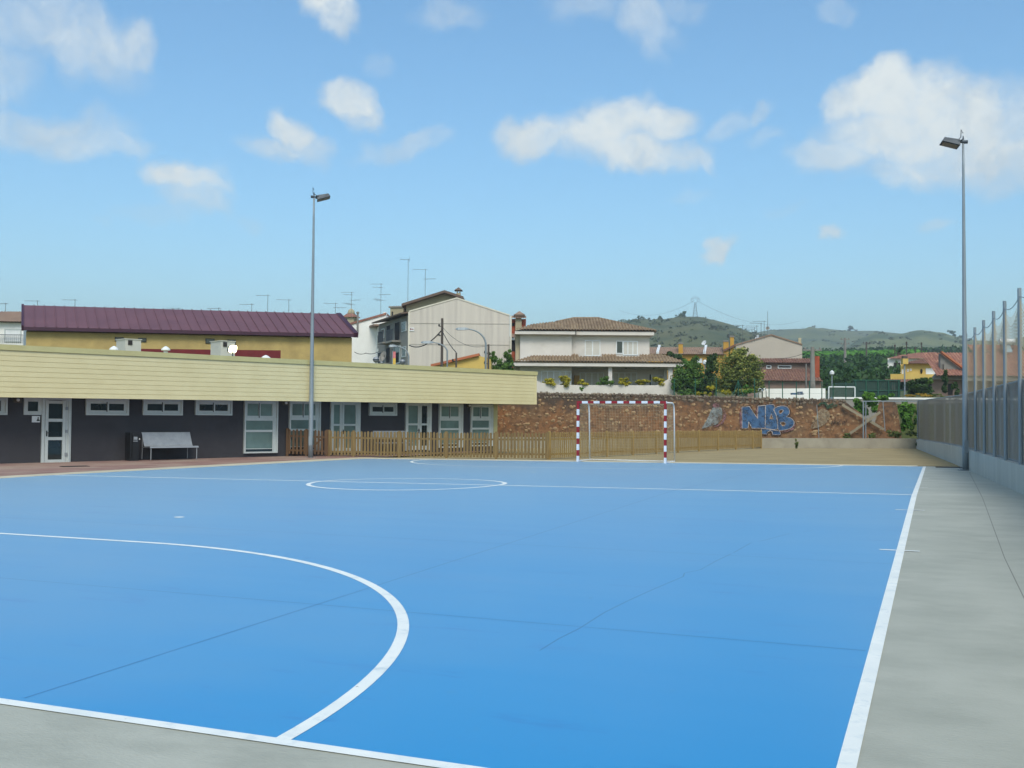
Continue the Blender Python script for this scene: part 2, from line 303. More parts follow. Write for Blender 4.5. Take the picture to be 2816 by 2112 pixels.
M['ruddy'] = pm('ruddy_render', (140, 118, 106), (124, 104, 94), 1, .9, .1)
M['rawcon'] = pm('raw_concrete', (142, 138, 132), (122, 118, 112), .8, .9, .15, c3=(104, 100, 96), s3=.5)
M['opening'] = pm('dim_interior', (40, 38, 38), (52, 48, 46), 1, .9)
M['chrome'] = pm('chrome', (200, 204, 208), (190, 194, 198), 3, .15, metal=1.)
M['antenna'] = pm('antenna_aluminium', (120, 124, 128), (104, 108, 112), 5, .5, metal=.3)
M['cable'] = pm('black_cable', (40, 42, 46), (48, 50, 54), 5, .8)
M['solar'] = pm('solar_glass', (150, 170, 176), (136, 158, 166), 3, .15)
M['tan'] = pm('tan_wicker', (190, 152, 84), (170, 134, 72), 8, .8)
M['bark'] = pm('bark', (96, 82, 66), (76, 64, 50), 3, .95, .4)
M['leaf'] = leafmat('green_leaves', (44, 66, 30), (92, 126, 54))
M['leafdk'] = leafmat('dark_leaves', (34, 52, 30), (64, 90, 44))
M['leafbright'] = leafmat('bright_leaves', (44, 76, 24), (96, 140, 48))
M['leafyel'] = leafmat('yellow_variegated_leaves', (70, 84, 24), (170, 160, 44), (206, 192, 60))
M['leafround'] = leafmat('loquat_leaves', (44, 62, 30), (118, 130, 60), (200, 194, 110))
M['weed'] = leafmat('weed_leaves', (60, 74, 36), (104, 116, 58))
M['orangefl'] = leafmat('orange_flower_mound', (84, 84, 30), (166, 136, 42), (190, 150, 50))
M['hillscrub'] = leafmat('hill_scrub_leaves', (62, 74, 46), (92, 100, 60))
M['fieldleaf'] = leafmat('orchard_leaves', (36, 62, 34), (64, 96, 46))
M['vine'] = leafmat('vineyard_leaves', (60, 112, 34), (96, 150, 52))
M['hill'] = pm('hill_ground', (100, 98, 58), (84, 92, 52), .02, .95, 0, c3=(66, 78, 46), s3=.03, p3=(.42, .62))
M['hillfar'] = pm('far_hill_ground', (112, 118, 74), (98, 108, 64), .01, .95, 0, c3=(76, 92, 60), s3=.012, p3=(.46, .62))
def glaremat():
    m, t, b, out = newmat('sun_glare_glow'); b.inputs['Base Color'].default_value = lin((255, 240, 200)); b.inputs['Emission Color'].default_value = lin((255, 238, 190)); b.inputs['Emission Strength'].default_value = 5.; return m  # emission stands in for sun glare off a white roof panel
M['lit'] = glaremat()
# ------------------------------------------------------------------ camera, light, sky
S.cycles.use_denoising = DENOISE
S.view_settings.view_transform = 'Standard'; S.view_settings.look = 'None'; S.view_settings.exposure = EXPO; S.view_settings.gamma = 1.0
cd = bpy.data.cameras.new('camera'); cam = bpy.data.objects.new('camera', cd); COL.objects.link(cam); S.camera = cam
cd.sensor_width = 36.; cd.lens = 36.*F/2816; cd.clip_start = .1; cd.clip_end = 6000.
from mathutils import Matrix
cam.matrix_world = Matrix(((rt[0], up[0], -fw[0], CAM[0]), (rt[1], up[1], -fw[1], CAM[1]), (rt[2], up[2], -fw[2], CAM[2]), (0, 0, 0, 1)))
SUN_EL = 47.; SUN_DIR = np.array([.46, -.89]); SUN_DIR /= np.linalg.norm(SUN_DIR)
sd = np.array([*(SUN_DIR*math.cos(math.radians(SUN_EL))), math.sin(math.radians(SUN_EL))])
sl = bpy.data.lights.new('sun', 'SUN'); sl.energy = SUN_E; sl.angle = math.radians(SUN_A); sl.color = (1., .95, .86)
so = bpy.data.objects.new('sun', sl); COL.objects.link(so); so.location = (20, -10, 40); so.rotation_euler = Vector(tuple(-sd)).to_track_quat('-Z', 'Y').to_euler()
wd = bpy.data.worlds.new('World'); S.world = wd; wd.use_nodes = True; wt = wd.node_tree; bg = wt.nodes['Background']; bg.inputs[1].default_value = SKY_S; wd.cycles.sampling_method = 'MANUAL'; wd.cycles.sample_map_resolution = 256
sk = wt.nodes.new('ShaderNodeTexSky'); sk.sky_type = 'NISHITA'; sk.sun_disc = False; sk.sun_elevation = math.radians(SUN_EL); sk.sun_rotation = math.atan2(SUN_DIR[0], SUN_DIR[1])
sk.air_density = 1.0; sk.dust_density = 1.6; sk.ozone_density = 2.0; sk.altitude = 100
wtc = wt.nodes.new('ShaderNodeTexCoord'); wv = wtc.outputs['Generated']
# fair-weather cumulus: soft lobes at their bearings, broken up by fractal noise
def vm(op, a, b=None):
    n = wt.nodes.new('ShaderNodeVectorMath'); n.operation = op
    for i, x in ((0, a), (1, b)):
        if x is None: continue
        if isinstance(x, bpy.types.NodeSocket): wt.links.new(x, n.inputs[i])
        else: n.inputs[i].default_value = tuple(float(q) for q in x)
    return n.outputs['Value'] if op in ('DOT_PRODUCT', 'LENGTH') else n.outputs['Vector']
nw = noise_(wt, wv, 9., 4, .55); nw2 = noise_(wt, wv, 26., 5, .6)
warp = vm('SCALE', vm('SUBTRACT', nw.outputs['Color'], (.5, .5, .5))); warp.node.inputs['Scale'].default_value = .07
warp2 = vm('SCALE', vm('SUBTRACT', nw2.outputs['Color'], (.5, .5, .5))); warp2.node.inputs['Scale'].default_value = .03
dv = vm('ADD', vm('ADD', wv, warp), warp2)
CLOUDS = [  # bearing as surveyed px,py, half-sizes, tilt deg, thickness
 (70, 40, 230, 130, 0, .62), (230, 110, 200, 120, 30, .72), (380, 150, 80, 80, 30, .8), (-60, 170, 150, 100, 0, .6), (0, 260, 40, 90, 0, .5),
 (170, 345, 210, 80, -4, .82), (300, 375, 120, 45, 5, .7),
 (490, 490, 130, 50, 22, 1.1), (520, 550, 110, 60, 28, .75), (440, 580, 130, 34, 5, .45), (560, 510, 60, 60, 60, .6),
 (860, 20, 110, 70, 30, 1.1), (885, 75, 60, 55, 40, .95), (965, 290, 85, 58, 30, 1.1), (1000, 330, 55, 55, 60, .8),
 (835, 375, 75, 62, 40, 1.0), (770, 425, 140, 36, 4, .8), (880, 420, 70, 45, 20, .7), (1110, 400, 150, 34, -12, .58), (1190, 385, 60, 24, -10, .45),
 (1240, 20, 140, 50, 0, .56), (1600, 15, 110, 60, 0, .55), (1770, 60, 130, 70, 20, .65), (1790, 115, 70, 55, 40, .6), (1880, 10, 100, 45, 0, .5),
 (1500, 380, 150, 60, -6, .95), (1660, 350, 190, 80, -14, 1.1), (1800, 340, 110, 75, -10, 1.0), (1740, 430, 240, 62, 8, 1.0), (1900, 455, 90, 34, 25, .8), (1420, 385, 80, 34, 0, .7),
 (1985, 360, 110, 45, -25, .5), (2070, 320, 60, 36, -35, .6), (2110, 375, 75, 26, -15, .5),
 (2400, 215, 120, 80, -20, 1.25), (2330, 260, 80, 60, 0, 1.0), (2520, 260, 170, 110, 15, 1.3), (2480, 360, 230, 100, 10, 1.15), (2290, 400, 110, 60, 10, .8), (2660, 330, 170, 130, 15, 1.1), (2720, 430, 190, 110, 20, 1.), (2790, 330, 130, 130, 0, .9), (2560, 440, 190, 80, 10, .9), (2430, 460, 110, 50, 10, .7), (2790, 500, 80, 70, 20, .7), (2950, 420, 200, 140, 0, .9),
 (1992, 683, 80, 30, -12, 1.05), (2323, 640, 36, 22, 0, .7), (2590, 628, 60, 24, 0, .55), (2300, 35, 70, 26, 10, .42), (1880, 555, 90, 20, 0, .3), (2180, 562, 80, 20, -5, .35), (670, 618, 60, 22, 15, .4), (1020, 180, 60, 40, -30, .4), (300, 585, 40, 18, 0, .3)]
acc = None
for px, py, rx, ry, tl, al in CLOUDS:
    rr = ray(px, py); ln = np.linalg.norm(rr); c = rr/ln; a = math.radians(tl)
    e1 = rt*math.cos(a)-up*math.sin(a); e2 = rt*math.sin(a)+up*math.cos(a); e1 = e1-c*(e1@c); e2 = e2-c*(e2@c)
    da = vm('DOT_PRODUCT', dv, e1*F/rx*ln*1.); db = vm('DOT_PRODUCT', dv, e2*F/ry*ln*1.)
    q = math_(wt, 'ADD', math_(wt, 'MULTIPLY', da, da), math_(wt, 'MULTIPLY', db, db))
    v = math_(wt, 'MULTIPLY', math_(wt, 'SUBTRACT', 1.15, q, True), al)
    acc = v if acc is None else math_(wt, 'MAXIMUM', acc, v)
for c, s1_, al in ((-fw*.35+np.array([0, 0, .94]), .72, 1.0), (-fw*.85+rt*.2+np.array([0, 0, .5]), .42, .85), (rt*.8-fw*.35+np.array([0, 0, .5]), .3, .6)):   # unseen cloud deck overhead and behind, added for soft neutral fill light
    c = c/np.linalg.norm(c); e1 = np.cross(c, fw); e1 /= np.linalg.norm(e1); e2 = np.cross(c, e1)
    da = vm('DOT_PRODUCT', dv, e1/s1_); db = vm('DOT_PRODUCT', dv, e2/s1_)
    q = math_(wt, 'ADD', math_(wt, 'MULTIPLY', da, da), math_(wt, 'MULTIPLY', db, db))
    acc = math_(wt, 'MAXIMUM', acc, math_(wt, 'MULTIPLY', math_(wt, 'SUBTRACT', 1.15, q, True), al*1.2))
nf = noise_(wt, dv, 19., 10, .68); nf2 = noise_(wt, vm('ADD', dv, tuple(.011*x for x in (rt*.5+up*1.))), 19., 10, .68)
body = math_(wt, 'MULTIPLY', acc, math_(wt, 'ADD', .05, math_(wt, 'MULTIPLY', nf.outputs['Fac'], 1.9)))
cov = wt.nodes.new('ShaderNodeMapRange'); cov.interpolation_type = 'SMOOTHSTEP'; cov.inputs[1].default_value = .03; cov.inputs[2].default_value = 1.34; cov.inputs[4].default_value = .93; wt.links.new(body, cov.inputs[0])
nl = noise_(wt, vm('ADD', dv, tuple(.02*x for x in (rt*.8+up*1.2))), 11., 5, .55)
rel = math_(wt, 'ADD', math_(wt, 'MULTIPLY', math_(wt, 'SUBTRACT', nf.outputs['Fac'], nf2.outputs['Fac']), 1.3), math_(wt, 'ADD', math_(wt, 'MULTIPLY', nl.outputs['Fac'], 1.5), math_(wt, 'MULTIPLY', acc, .28)), False)
rel = math_(wt, 'SUBTRACT', rel, .42, True)
lit = ramp(wt, rel, .1, .75, (CLD[0]*.7, CLD[1]*.735, CLD[2]*.78, 1), (*CLD, 1))
hs = wt.nodes.new('ShaderNodeHueSaturation'); hs.inputs['Saturation'].default_value = SKY_SAT; hs.inputs['Value'].default_value = SKY_V; wt.links.new(sk.outputs[0], hs.inputs['Color'])
tintc = mixc(wt, 1.0, hs.outputs[0], SKY_TINT, 'MULTIPLY')
skc = mixc(wt, cov.outputs[0], tintc, lit.outputs[0]); wt.links.new(skc, bg.inputs[0])
# ------------------------------------------------------------------ ground, court, apron, paving, dirt
FX0 = gp(2816, 1347); FX1 = gp(2648, 1278); FX2 = gp(2529, 1233)
def fence_x(y):                                      # plan line of the right boundary wall
    if y > FX1[1]: t = (y-FX1[1])/(FX2[1]-FX1[1]); return lerp(FX1[0], FX2[0], t)
    t = (y-FX0[1])/(FX1[1]-FX0[1]); return lerp(FX0[0], FX1[0], t)
def land(y):
    return float(np.interp(y, [64.4, 64.8, 72, 90, 130, 200, 300, 420, 600, 900, 2200], [.05, 2.55, 2.8, 3.7, 6., 11., 19., 26., 34., 40., 60.]))
def terr(x, y):
    z = gz(x, y)-.06
    if y > (64.4 if x < -7.5 else 71.7): z = land(y)
    if x > 6.5 and 6 < y <= 64.4: z = 1.1
    return z
def axis(lo, hi, fine): return sorted(set(list(np.linspace(lo, -70, 12))+list(fine)+list(np.linspace(70, hi, 12))))
xs = axis(-1500, 1500, np.arange(-70, 71, 3.5)); ys = sorted(set(list(np.linspace(-400, -30, 6))+list(np.arange(-28, 64, 4.))+[64.4, 64.8, 67, 70, 71.6, 71.9, 75, 80, 85, 90, 100, 115, 130, 150, 175, 200, 240, 300, 360, 420, 500, 600, 750, 900, 1200, 1600, 2300]))
mb = MB(); mb.grid([[(x, y, terr(x, y)) for x in xs] for y in ys]); struct(mb.build('ground', M['earth'], base=(0, 0, 0)))
def sheet(name, mat, x0, x1, y0, y1, dz, step=1.0):
    if not callable(x0): c0 = x0; x0 = lambda y: c0
    if not callable(x1): c1 = x1; x1 = lambda y: c1
    n = max(2, int((y1-y0)/step)+1); yy = sorted(set(list(np.linspace(y0, y1, n))+([YC] if y0 < YC < y1 else [])+([0.] if y0 < 0 < y1 else [])))
    m = MB(); m.grid([[(lerp(x0(y), x1(y), t), y, gz(lerp(x0(y), x1(y), t), y)+dz) for t in np.linspace(0, 1, 9)] for y in yy])
    return struct(m.build(name, mat, base=(0, 0, 0)))
sheet('concrete_apron', M['concrete'], -21.5, lambda y: max(fence_x(y), .3)+.05, -12, 31.35, .0)
sheet('court_surface', M['court'], -WID, 0, -.035, LEN, .004)
sheet('dirt_yard', M['dirt'], -21.4, lambda y: fence_x(y)+.05, 31.30, 63, .003)
def ribbon(name, pts, w, dz=.0052, mat='line', seg=.5, closed=False):
    pts = [np.array(p, float) for p in pts]; dense = []
    for a, b in zip(pts[:-1], pts[1:]):
        n = max(1, int(np.linalg.norm(b-a)/seg)); dense += [lerp(a, b, i/n) for i in range(n)]
        if min(a[1], b[1]) < YC < max(a[1], b[1]): dense.append(lerp(a, b, (YC-a[1])/(b[1]-a[1])))
    dense.append(pts[-1])
    if not closed: dense.sort(key=lambda p: (p-pts[0])@(pts[-1]-pts[0])) if len(pts) == 2 else None
    A = []; B = []
    for i, p in enumerate(dense):
        if closed: t = dense[(i+1) % (len(dense)-1)]-dense[i-1 if i else -2]
        else: t = dense[min(i+1, len(dense)-1)]-dense[max(i-1, 0)]
        t = t/np.linalg.norm(t); n = np.array([-t[1], t[0]])
        for L_, s_ in ((A, .5), (B, -.5)): q = p+n*w*s_; L_.append((q[0], q[1], gz(q[0], q[1])+dz))
    m = MB(); m.grid([A, B]); return struct(m.build(name, M[mat], base=(0, 0, 0)))
ribbon('side_line', [(0, -.04), (0, LEN+.04)], .085, .0052)
ribbon('end_line', [(-WID, -.035), (.04, -.035)], .085, .0054)
ribbon('end_line', [(-WID, LEN), (.04, LEN)], .085, .0054)
YH = 15.78
ribbon('halfway_line', [(-WID, YH-.05), (-.03, YH+.1)], .11, .0050)
def arc(cx, cy, r, a0, a1, n=40): return [(cx+r*math.cos(math.radians(a)), cy+r*math.sin(math.radians(a))) for a in np.linspace(a0, a1, n)]
XC = -WID/2
ribbon('centre_circle', arc(XC-.22, YH+.02, 2.06, 0, 360, 73), .1, .0058, closed=True)
R_ = 5.62
ribbon('penalty_area_line', [(XC+1.55+(R_+.055*max(0, 1-a/25)**2)*math.cos(math.radians(a)), R_*math.sin(math.radians(a))) for a in np.linspace(0, 90, 50)]+arc(XC-1.66, 0, R_, 90, 180), .085, .0058)
ribbon('penalty_area_line', arc(XC+1.75, LEN-.03, R_, 0, -90)+arc(XC-1.55, LEN-.03, R_, -90, -180), .1, .0058)
for i, y in enumerate((8.2, 12.92, 18.4, 22.6)): ribbon('substitution_mark', [(-.22, y), (.2, y)], .062, .006)
for x, y in ((gp(493, 1423)[:2]), (gp(1467, 1299)[:2])):
    m = MB(); n = 20; m.add([(x+.075*math.cos(2*math.pi*k/n), y+.075*math.sin(2*math.pi*k/n), gz(x, y)+.006) for k in range(n)], [tuple(range(n))]); struct(m.build('penalty_spot', M['line'], base=(0, 0, 0)))
# saw-cut joints in the slab under the paint, and one meandering crack
ya = gp(700, 1652)[1]; yb = gp(1700, 1514)[1]
for y in (ya, yb): ribbon('slab_joint', [(-WID, y), (-.06, y+.05)], .012, .0046, 'joint')
xa = gp(859, 1673)[0]; ribbon('slab_joint', [(xa-.05, .06), (xa, 15), (xa+.1, 30.9)], .012, .0048, 'joint')
ck = [gp(1408+x*.6365, 1240+y*.6365)[:2] for x, y in ((120, 865), (205, 812), (290, 770), (400, 700), (500, 650), (610, 600), (740, 545), (745, 530), (815, 515), (880, 478), (960, 440), (1030, 400), (1100, 385), (1210, 355), (1300, 345))]
ribbon('slab_crack', ck, .011, .0044, 'joint', .15)
M['apron_joint'] = pm('apron_joint', (126, 127, 121), (138, 139, 132), 3, .9)
xj = gp(2748, 1500)[0]; ribbon('apron_joint', [(xj+.12, -6), (xj, 8), (gp(2675, 1312)[0], 27)], .01, .0012, 'apron_joint')
# building wall line and the terracotta walk in front of it
WA = P(120, 1272, 34.8); WB = P(1365, 1239, 48.); WF = Frame(WA, WB)
def wall_xy(t): return WA+(WB-WA)*t
rows = []
for i in range(25):
    t = -1.1+2.15*i/24; w = wall_xy(t)+WF.n*-.1; k = lerp(np.array([-19.95, lerp(-2, 32, i/24)]), w[:2], 0)
    ky = min(w[1]-1.5, 31.2) if w[1]-1.5 > -8 else -8
    k = np.array([-19.95, ky]); rows.append([(lerp(k[0], w[0], s), lerp(k[1], w[1], s), lerp(gz(k[0], k[1])+.012, w[2]+.0, s)) for s in np.linspace(0, 1, 5)])
m = MB(); m.grid(rows); struct(m.build('paved_walk', M['paving'], base=(0, 0, 0)))
m = MB(); N_ = 40
for i in range(N_):
    y0 = lerp(-8, 31.3, i/N_); y1 = lerp(-8, 31.3, (i+1)/N_); xw = -19.97-.28*max(0, min(1, (y0-15)/10))
    m.hexa([(xw, y0, gz(-20, y0)-.1), (-19.6, y0, gz(-20, y0)-.1), (-19.6, y1, gz(-20, y1)-.1), (xw, y1, gz(-20, y1)-.1), (xw, y0, gz(-20, y0)+.03), (-19.6, y0, gz(-19.6, y0)+.006), (-19.6, y1, gz(-19.6, y1)+.006), (xw, y1, gz(-20, y1)+.03)])
struct(m.build('kerb', M['kerb'], base=(0, 0, 0)))
m = MB()
for i in range(30):
    x0 = lerp(-20.3, -.2, i/30); x1 = lerp(-20.3, -.2, (i+1)/30); w0 = lerp(.55, .16, i/30)
    m.hexa([(x0, LEN+.05, gz(x0, LEN)-.1), (x1, LEN+.05, gz(x1, LEN)-.1), (x1, LEN+.05+w0, gz(x1, LEN)-.1), (x0, LEN+.05+w0, gz(x0, LEN)-.1), (x0, LEN+.05, gz(x0, LEN)+.005), (x1, LEN+.05, gz(x1, LEN)+.005), (x1, LEN+.05+w0, gz(x1, LEN)+.03), (x0, LEN+.05+w0, gz(x0, LEN)+.03)])
struct(m.build('kerb', M['kerb'], base=(0, 0, 0)))
# ------------------------------------------------------------------ the school building
def fq(fr, x, y, w=0.):
    u, z = fr.uz(x, y, w); return fr.pt(u, z, w)
def frame_bars(m, fr, u0, u1, z0, z1, t, w0, w1):    # four bars butted end to end
    m.box(fr, u0, u1, z1-t, z1, w0, w1); m.box(fr, u0, u1, z0, z0+t, w0, w1)
    m.box(fr, u0, u0+t, z0+t, z1-t, w0, w1); m.box(fr, u1-t, u1, z0+t, z1-t, w0, w1)
sch = thing('school_building', fq(WF, 700, 1255), 'long low school building with a deep cream boarded fascia above a charcoal wall', 'building')
uL = WF.U(-420); uR = WF.U(1367)
zb = WF.uz(700, 1256)[1]-.35
zt = WF.uz(1367, 1095)[1]
m = MB(); m.box(WF, uL, uR-.25, zb, 2.75, -.3, 0); m.box(WF, uR-.55, uR-.25, zb, 2.75, -9, -.3); m.build('wall', M['darkwall'], sch)
m = MB(); m.box(WF, uR-.25, uR-.02, zb, 2.75, -.32, .06); m.build('corner_pilaster', M['coping'], sch)
FW_ = 1.15                                            # overhang
def fz(px, top): return WF.uz(px, (lerp(936.3, 1022, (px+200)/1675.) if top else lerp(1089.6, 1112.3, (px+200)/1675.)), FW_)
ends = []
for px in (-420, 1472):
    u, a = fz(px, True); _, b = fz(px, False); ends.append((u, b, a))
(u0, b0, t0), (u1, b1, t1) = ends
NB = 9; m = MB(); g = MB()
cop = .17
def fpt(s, k, w): return WF.pt(lerp(u0, u1, s), lerp(lerp(b0, b1, s), lerp(t0, t1, s)-cop, k), w)
for i in range(NB):
    k0 = i/NB; k1 = (i+1)/NB-.0085
    for j in range(6):
        s0, s1 = j/6, (j+1)/6
        m.hexa([fpt(s0, k0, FW_), fpt(s1, k0, FW_), fpt(s1, k0, FW_-.012), fpt(s0, k0, FW_-.012), fpt(s0, k1, FW_), fpt(s1, k1, FW_), fpt(s1, k1, FW_-.012), fpt(s0, k1, FW_-.012)])
m.hexa([fpt(1, 0, FW_+.015), WF.pt(u1+.09, b1, FW_+.015), WF.pt(u1+.09, b1, -9), fpt(1, 0, -9), fpt(1, 1, FW_+.015), WF.pt(u1+.09, t1-cop, FW_+.015), WF.pt(u1+.09, t1-cop, -9), fpt(1, 1, -9)])
fa = m.build('fascia', M['fascia'], sch)
g.hexa([fpt(0, 0.003, FW_-.014), fpt(1, .003, FW_-.014), fpt(1, .003, FW_-.09), fpt(0, .003, FW_-.09), fpt(0, 1, FW_-.014), fpt(1, 1, FW_-.014), fpt(1, 1, FW_-.09), fpt(0, 1, FW_-.09)])
g.build('fascia_backing', M['groove'], fa)
m = MB(); A = [WF.pt(u0, t0-cop, FW_+.04), WF.pt(u1+.12, t1-cop, FW_+.04), WF.pt(u1+.12, t1-cop, -9.), WF.pt(u0, t0-cop, -9.)]
m.hexa(A+[p+np.array([0, 0, cop]) for p in A]); m.build('roof_coping', M['coping'], sch)
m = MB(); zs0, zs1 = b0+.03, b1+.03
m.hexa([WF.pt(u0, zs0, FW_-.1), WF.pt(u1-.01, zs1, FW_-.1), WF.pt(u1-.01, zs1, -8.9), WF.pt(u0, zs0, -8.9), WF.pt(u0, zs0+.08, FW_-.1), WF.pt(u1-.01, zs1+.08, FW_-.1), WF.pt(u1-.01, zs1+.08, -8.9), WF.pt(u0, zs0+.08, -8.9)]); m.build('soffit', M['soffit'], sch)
RW = .05                                              # face of joinery
def pane(par, fr, u0, u1, z0, z1, w, mat='blind'):
    MB().box(fr, u0, u1, z0, z1, w-.02, w).build('pane', M[mat], par)
def strip_window(x0, x1, y0, y1):
    u0, u1, z0, z1 = WF.rect(x0, x1, y0, y1, RW); m = MB(); frame_bars(m, WF, u0, u1, z0, z1, .06, .001, RW+.04)
    frame_bars(m, WF, u0+.062, u1-.062, z0+.062, z1-.062, .1, .001, RW); um = (u0+u1)/2; m.box(WF, um-.03, um+.05, z0+.162, z1-.162, .001, RW+.002)
    w = m.build('window', M['alu'], sch); pane(w, WF, u0+.16, um-.03, z0+.16, z1-.16, .03, 'darkglass'); pane(w, WF, um+.05, u1-.16, z0+.16, z1-.16, .028, 'darkglass')
    MB().box(WF, um-.035, um-.012, z0+.12, z1-.1, RW+.003, RW+.02).build('shade_strip', M['black'], w)
for r in ((-150, -38, 1092, 1140), (-14, 20, 1093, 1141), (236, 354, 1097, 1142), (393, 502, 1098.5, 1142), (537, 638, 1100, 1142), (1015.5, 1091, 1108, 1143)): strip_window(*r)
def tall_window(x0, x1, y0, y1):
    u0, u1, z0, z1 = WF.rect(x0, x1, y0, y1, RW); h = z1-z0; m = MB(); frame_bars(m, WF, u0, u1, z0, z1, .055, .001, RW+.05)
    zt = z1-h*.36; zm = z0+h*.42; um = lerp(u0, u1, .44)
    m.box(WF, u0+.056, u1-.056, zt-.05, zt+.06, .001, RW+.02); m.box(WF, u0+.056, u1-.2, zm-.04, zm+.04, .001, RW)
    m.box(WF, u1-.2, u1-.056, z0+.056, zt-.05, .001, RW+.004)
    frame_bars(m, WF, u0+.057, u1-.16, zt+.061, z1-.056, .07, .001, RW+.012); m.box(WF, u1-.16, u1-.056, zt+.061, z1-.056, .001, RW+.002); m.box(WF, um-.02, um+.05, zt+.132, z1-.127, .001, RW+.014)
    w = m.build('window', M['alu'], sch)
    pane(w, WF, u0+.06, um, zt+.1, z1-.1, .02); pane(w, WF, um, u1-.2, zt+.1, z1-.1, .0205); pane(w, WF, u0+.05, u1-.19, zm+.03, zt-.04, .021); pane(w, WF, u0+.05, u1-.06, z0+.15, zm-.03, .0215); pane(w, WF, u0+.05, u1-.06, z0+.05, z0+.15, .022, 'darkglass')
    MB().box(WF, u0+.06, u1-.21, z0+.15, z0+.175, .0225, .04).build('blind_rail', M['alu'], w)
    MB().box(WF, um-.018, um+.004, zt+.05, z1-.11, RW+.015, RW+.03).build('shade_strip', M['black'], w)
for r in ((671, 763, 1101, 1246), (795, 880.5, 1102, 1240), (1207, 1272, 1110, 1231), (1294.5, 1354.6, 1112, 1227)): tall_window(*r)
def handle(par, fr, u, z, w, sgn):
    m = MB(); m.box(fr, u-.02, u+.02, z-.11, z+.07, w, w+.012); m.box(fr, u-.012, u+.012, z-.01, z+.012, w+.012, w+.055); m.box(fr, min(u, u+.12*sgn), max(u, u+.12*sgn), z-.01, z+.012, w+.055, w+.07); m.build('handle', M['black'], par)
# the glazed door with its side light
u0, u1, z0, z1 = WF.rect(114.4, 195, 1094, 1273, RW); z0 -= .02
m = MB(); m.box(WF, u0, u0+.09, z0, z1, .001, RW+.02); m.box(WF, u1-.17, u1, z0, z1, .001, RW+.02); m.box(WF, u0+.09, u1-.17, z1-.07, z1, .001, RW+.02)
m.box(WF, u1-.1, u1-.06, z0, z1-.1, RW+.02, RW+.06)
d0, d1, dz1 = u0+.1, u1-.18, z1-.08
for z in (z0+.03, z0+lerp(0, dz1-z0, .37), z0+lerp(0, dz1-z0, .66), dz1-.11): m.box(WF, d0+.1, d1-.1, z, z+.1, .001, RW+.03)
m.box(WF, d0, d0+.1, z0+.03, dz1, .001, RW+.031); m.box(WF, d1-.1, d1, z0+.03, dz1, .001, RW+.031)
dr = m.build('glazed_door', M['alu'], sch); pane(dr, WF, d0+.08, d1-.08, z0+.08, dz1-.05, .03, 'darkglass'); handle(dr, WF, d0+.05, z0+1.0, RW+.031, 1)
m = MB()
for z in (z0+.25, z0+1., z0+1.75): MB().box(WF, d1-.02, d1+.06, z, z+.1, RW+.032, RW+.06).build('hinge', M['steel'], dr)

a0, a1, b_0, b_1 = WF.rect(66, 114, 1094, 1141, RW); a1 = u0-.002; m = MB(); frame_bars(m, WF, a0, a1, b_0, b_1, .12, .001, RW); w = m.build('window', M['alu'], sch); pane(w, WF, a0+.1, a1-.1, b_0+.1, b_1-.1, .03, 'darkglass')
def double_door(x0, x1, y0, y1, split, left_narrow):
    u0, u1, z0, z1 = WF.rect(x0, x1, y0, y1, RW); m = MB(); m.box(WF, u0, u0+.05, z0, z1, .001, RW+.04); m.box(WF, u1-.13, u1, z0, z1, .001, RW+.04); m.box(WF, u0+.05, u1-.13, z1-.05, z1, .001, RW+.04)
    us = lerp(u0, u1-.08, split); h = z1-z0; zm = z0+h*.545
    for a, b in ((u0+.05, us-.01), (us+.01, u1-.13)):
        frame_bars(m, WF, a, b, z0+.03, z1-.05, .085, .001, RW+.02); m.box(WF, a+.085, b-.085, zm-.04, zm+.04, .001, RW+.018); m.box(WF, a+.085, b-.085, z0+.12, z0+.2, .001, RW+.019)
    d = m.build('double_door', M['alu'], sch)
    for k, (a, b) in enumerate(((u0+.11, us-.07), (us+.07, u1-.2))):
        dk = (not left_narrow and k == 1); pane(d, WF, a, b, z0+.19, zm-.03, .02, 'darkglass' if dk else 'blind'); pane(d, WF, a, b, zm+.03, z1-.12, .021, 'darkglass' if dk else 'blind')
    handle(d, WF, us+.055 if left_narrow else us-.055, z0+h*.42, RW+.021, 1 if left_narrow else -1)
double_door(909, 990, 1104, 1246, .4, True); double_door(1115, 1185.6, 1107, 1239, .58, False)
# wc plate beside the door, bulkhead lights under the eaves
u0, u1, z0, z1 = WF.rect(88, 110, 1144, 1161.5, .02); sg = tag(MB().box(WF, u0, u1, z0, z1, .001, .022).build('door_sign', M['white']), 'small white sign plate with a dark figure, left of the glazed door', 'sign')
uf = lerp(u0, u1, .76); zf = lerp(z0, z1, .3); m = MB(); hh = z1-z0
m.poly([[(uf-.045, zf-.02), (uf+.05, zf-.02), (uf+.05, zf+.015), (uf+.02, zf+.03), (uf+.012, zf+hh*.34), (uf-.012, zf+hh*.34), (uf-.03, zf+.03), (uf-.045, zf+.015)]], lambda a, b: WF.pt(a, b, .026), WF.n*-.003)
m.poly([[(uf+.0+.022*math.cos(k*.785), zf+hh*.43+.022*math.sin(k*.785)) for k in range(8)]], lambda a, b: WF.pt(a, b, .026), WF.n*-.003); m.build('figure_symbol', M['black'], sg)
for px, py, lb in ((50, 1100, 'grey bulkhead light under the eaves left of the glazed door'), (787, 1108, 'grey bulkhead light under the eaves between the two left tall windows'), (1292, 1115, 'grey bulkhead light under the eaves between the two right tall windows')):
    u, z = WF.uz(px, py, .1); t = thing('wall_light', WF.pt(u, z, 0), lb, 'light', 'bulkhead lights along the school wall')
    MB().box(WF, u-.13, u+.13, z-.09, z+.09, .001, .07).build('housing', M['soffit'], t); MB().lathe(WF.pt(u, z, .1), [(.001, -.05), (.05, -.03), (.05, .03), (.001, .05)], 10).build('bulb_cover', M['white'], t)
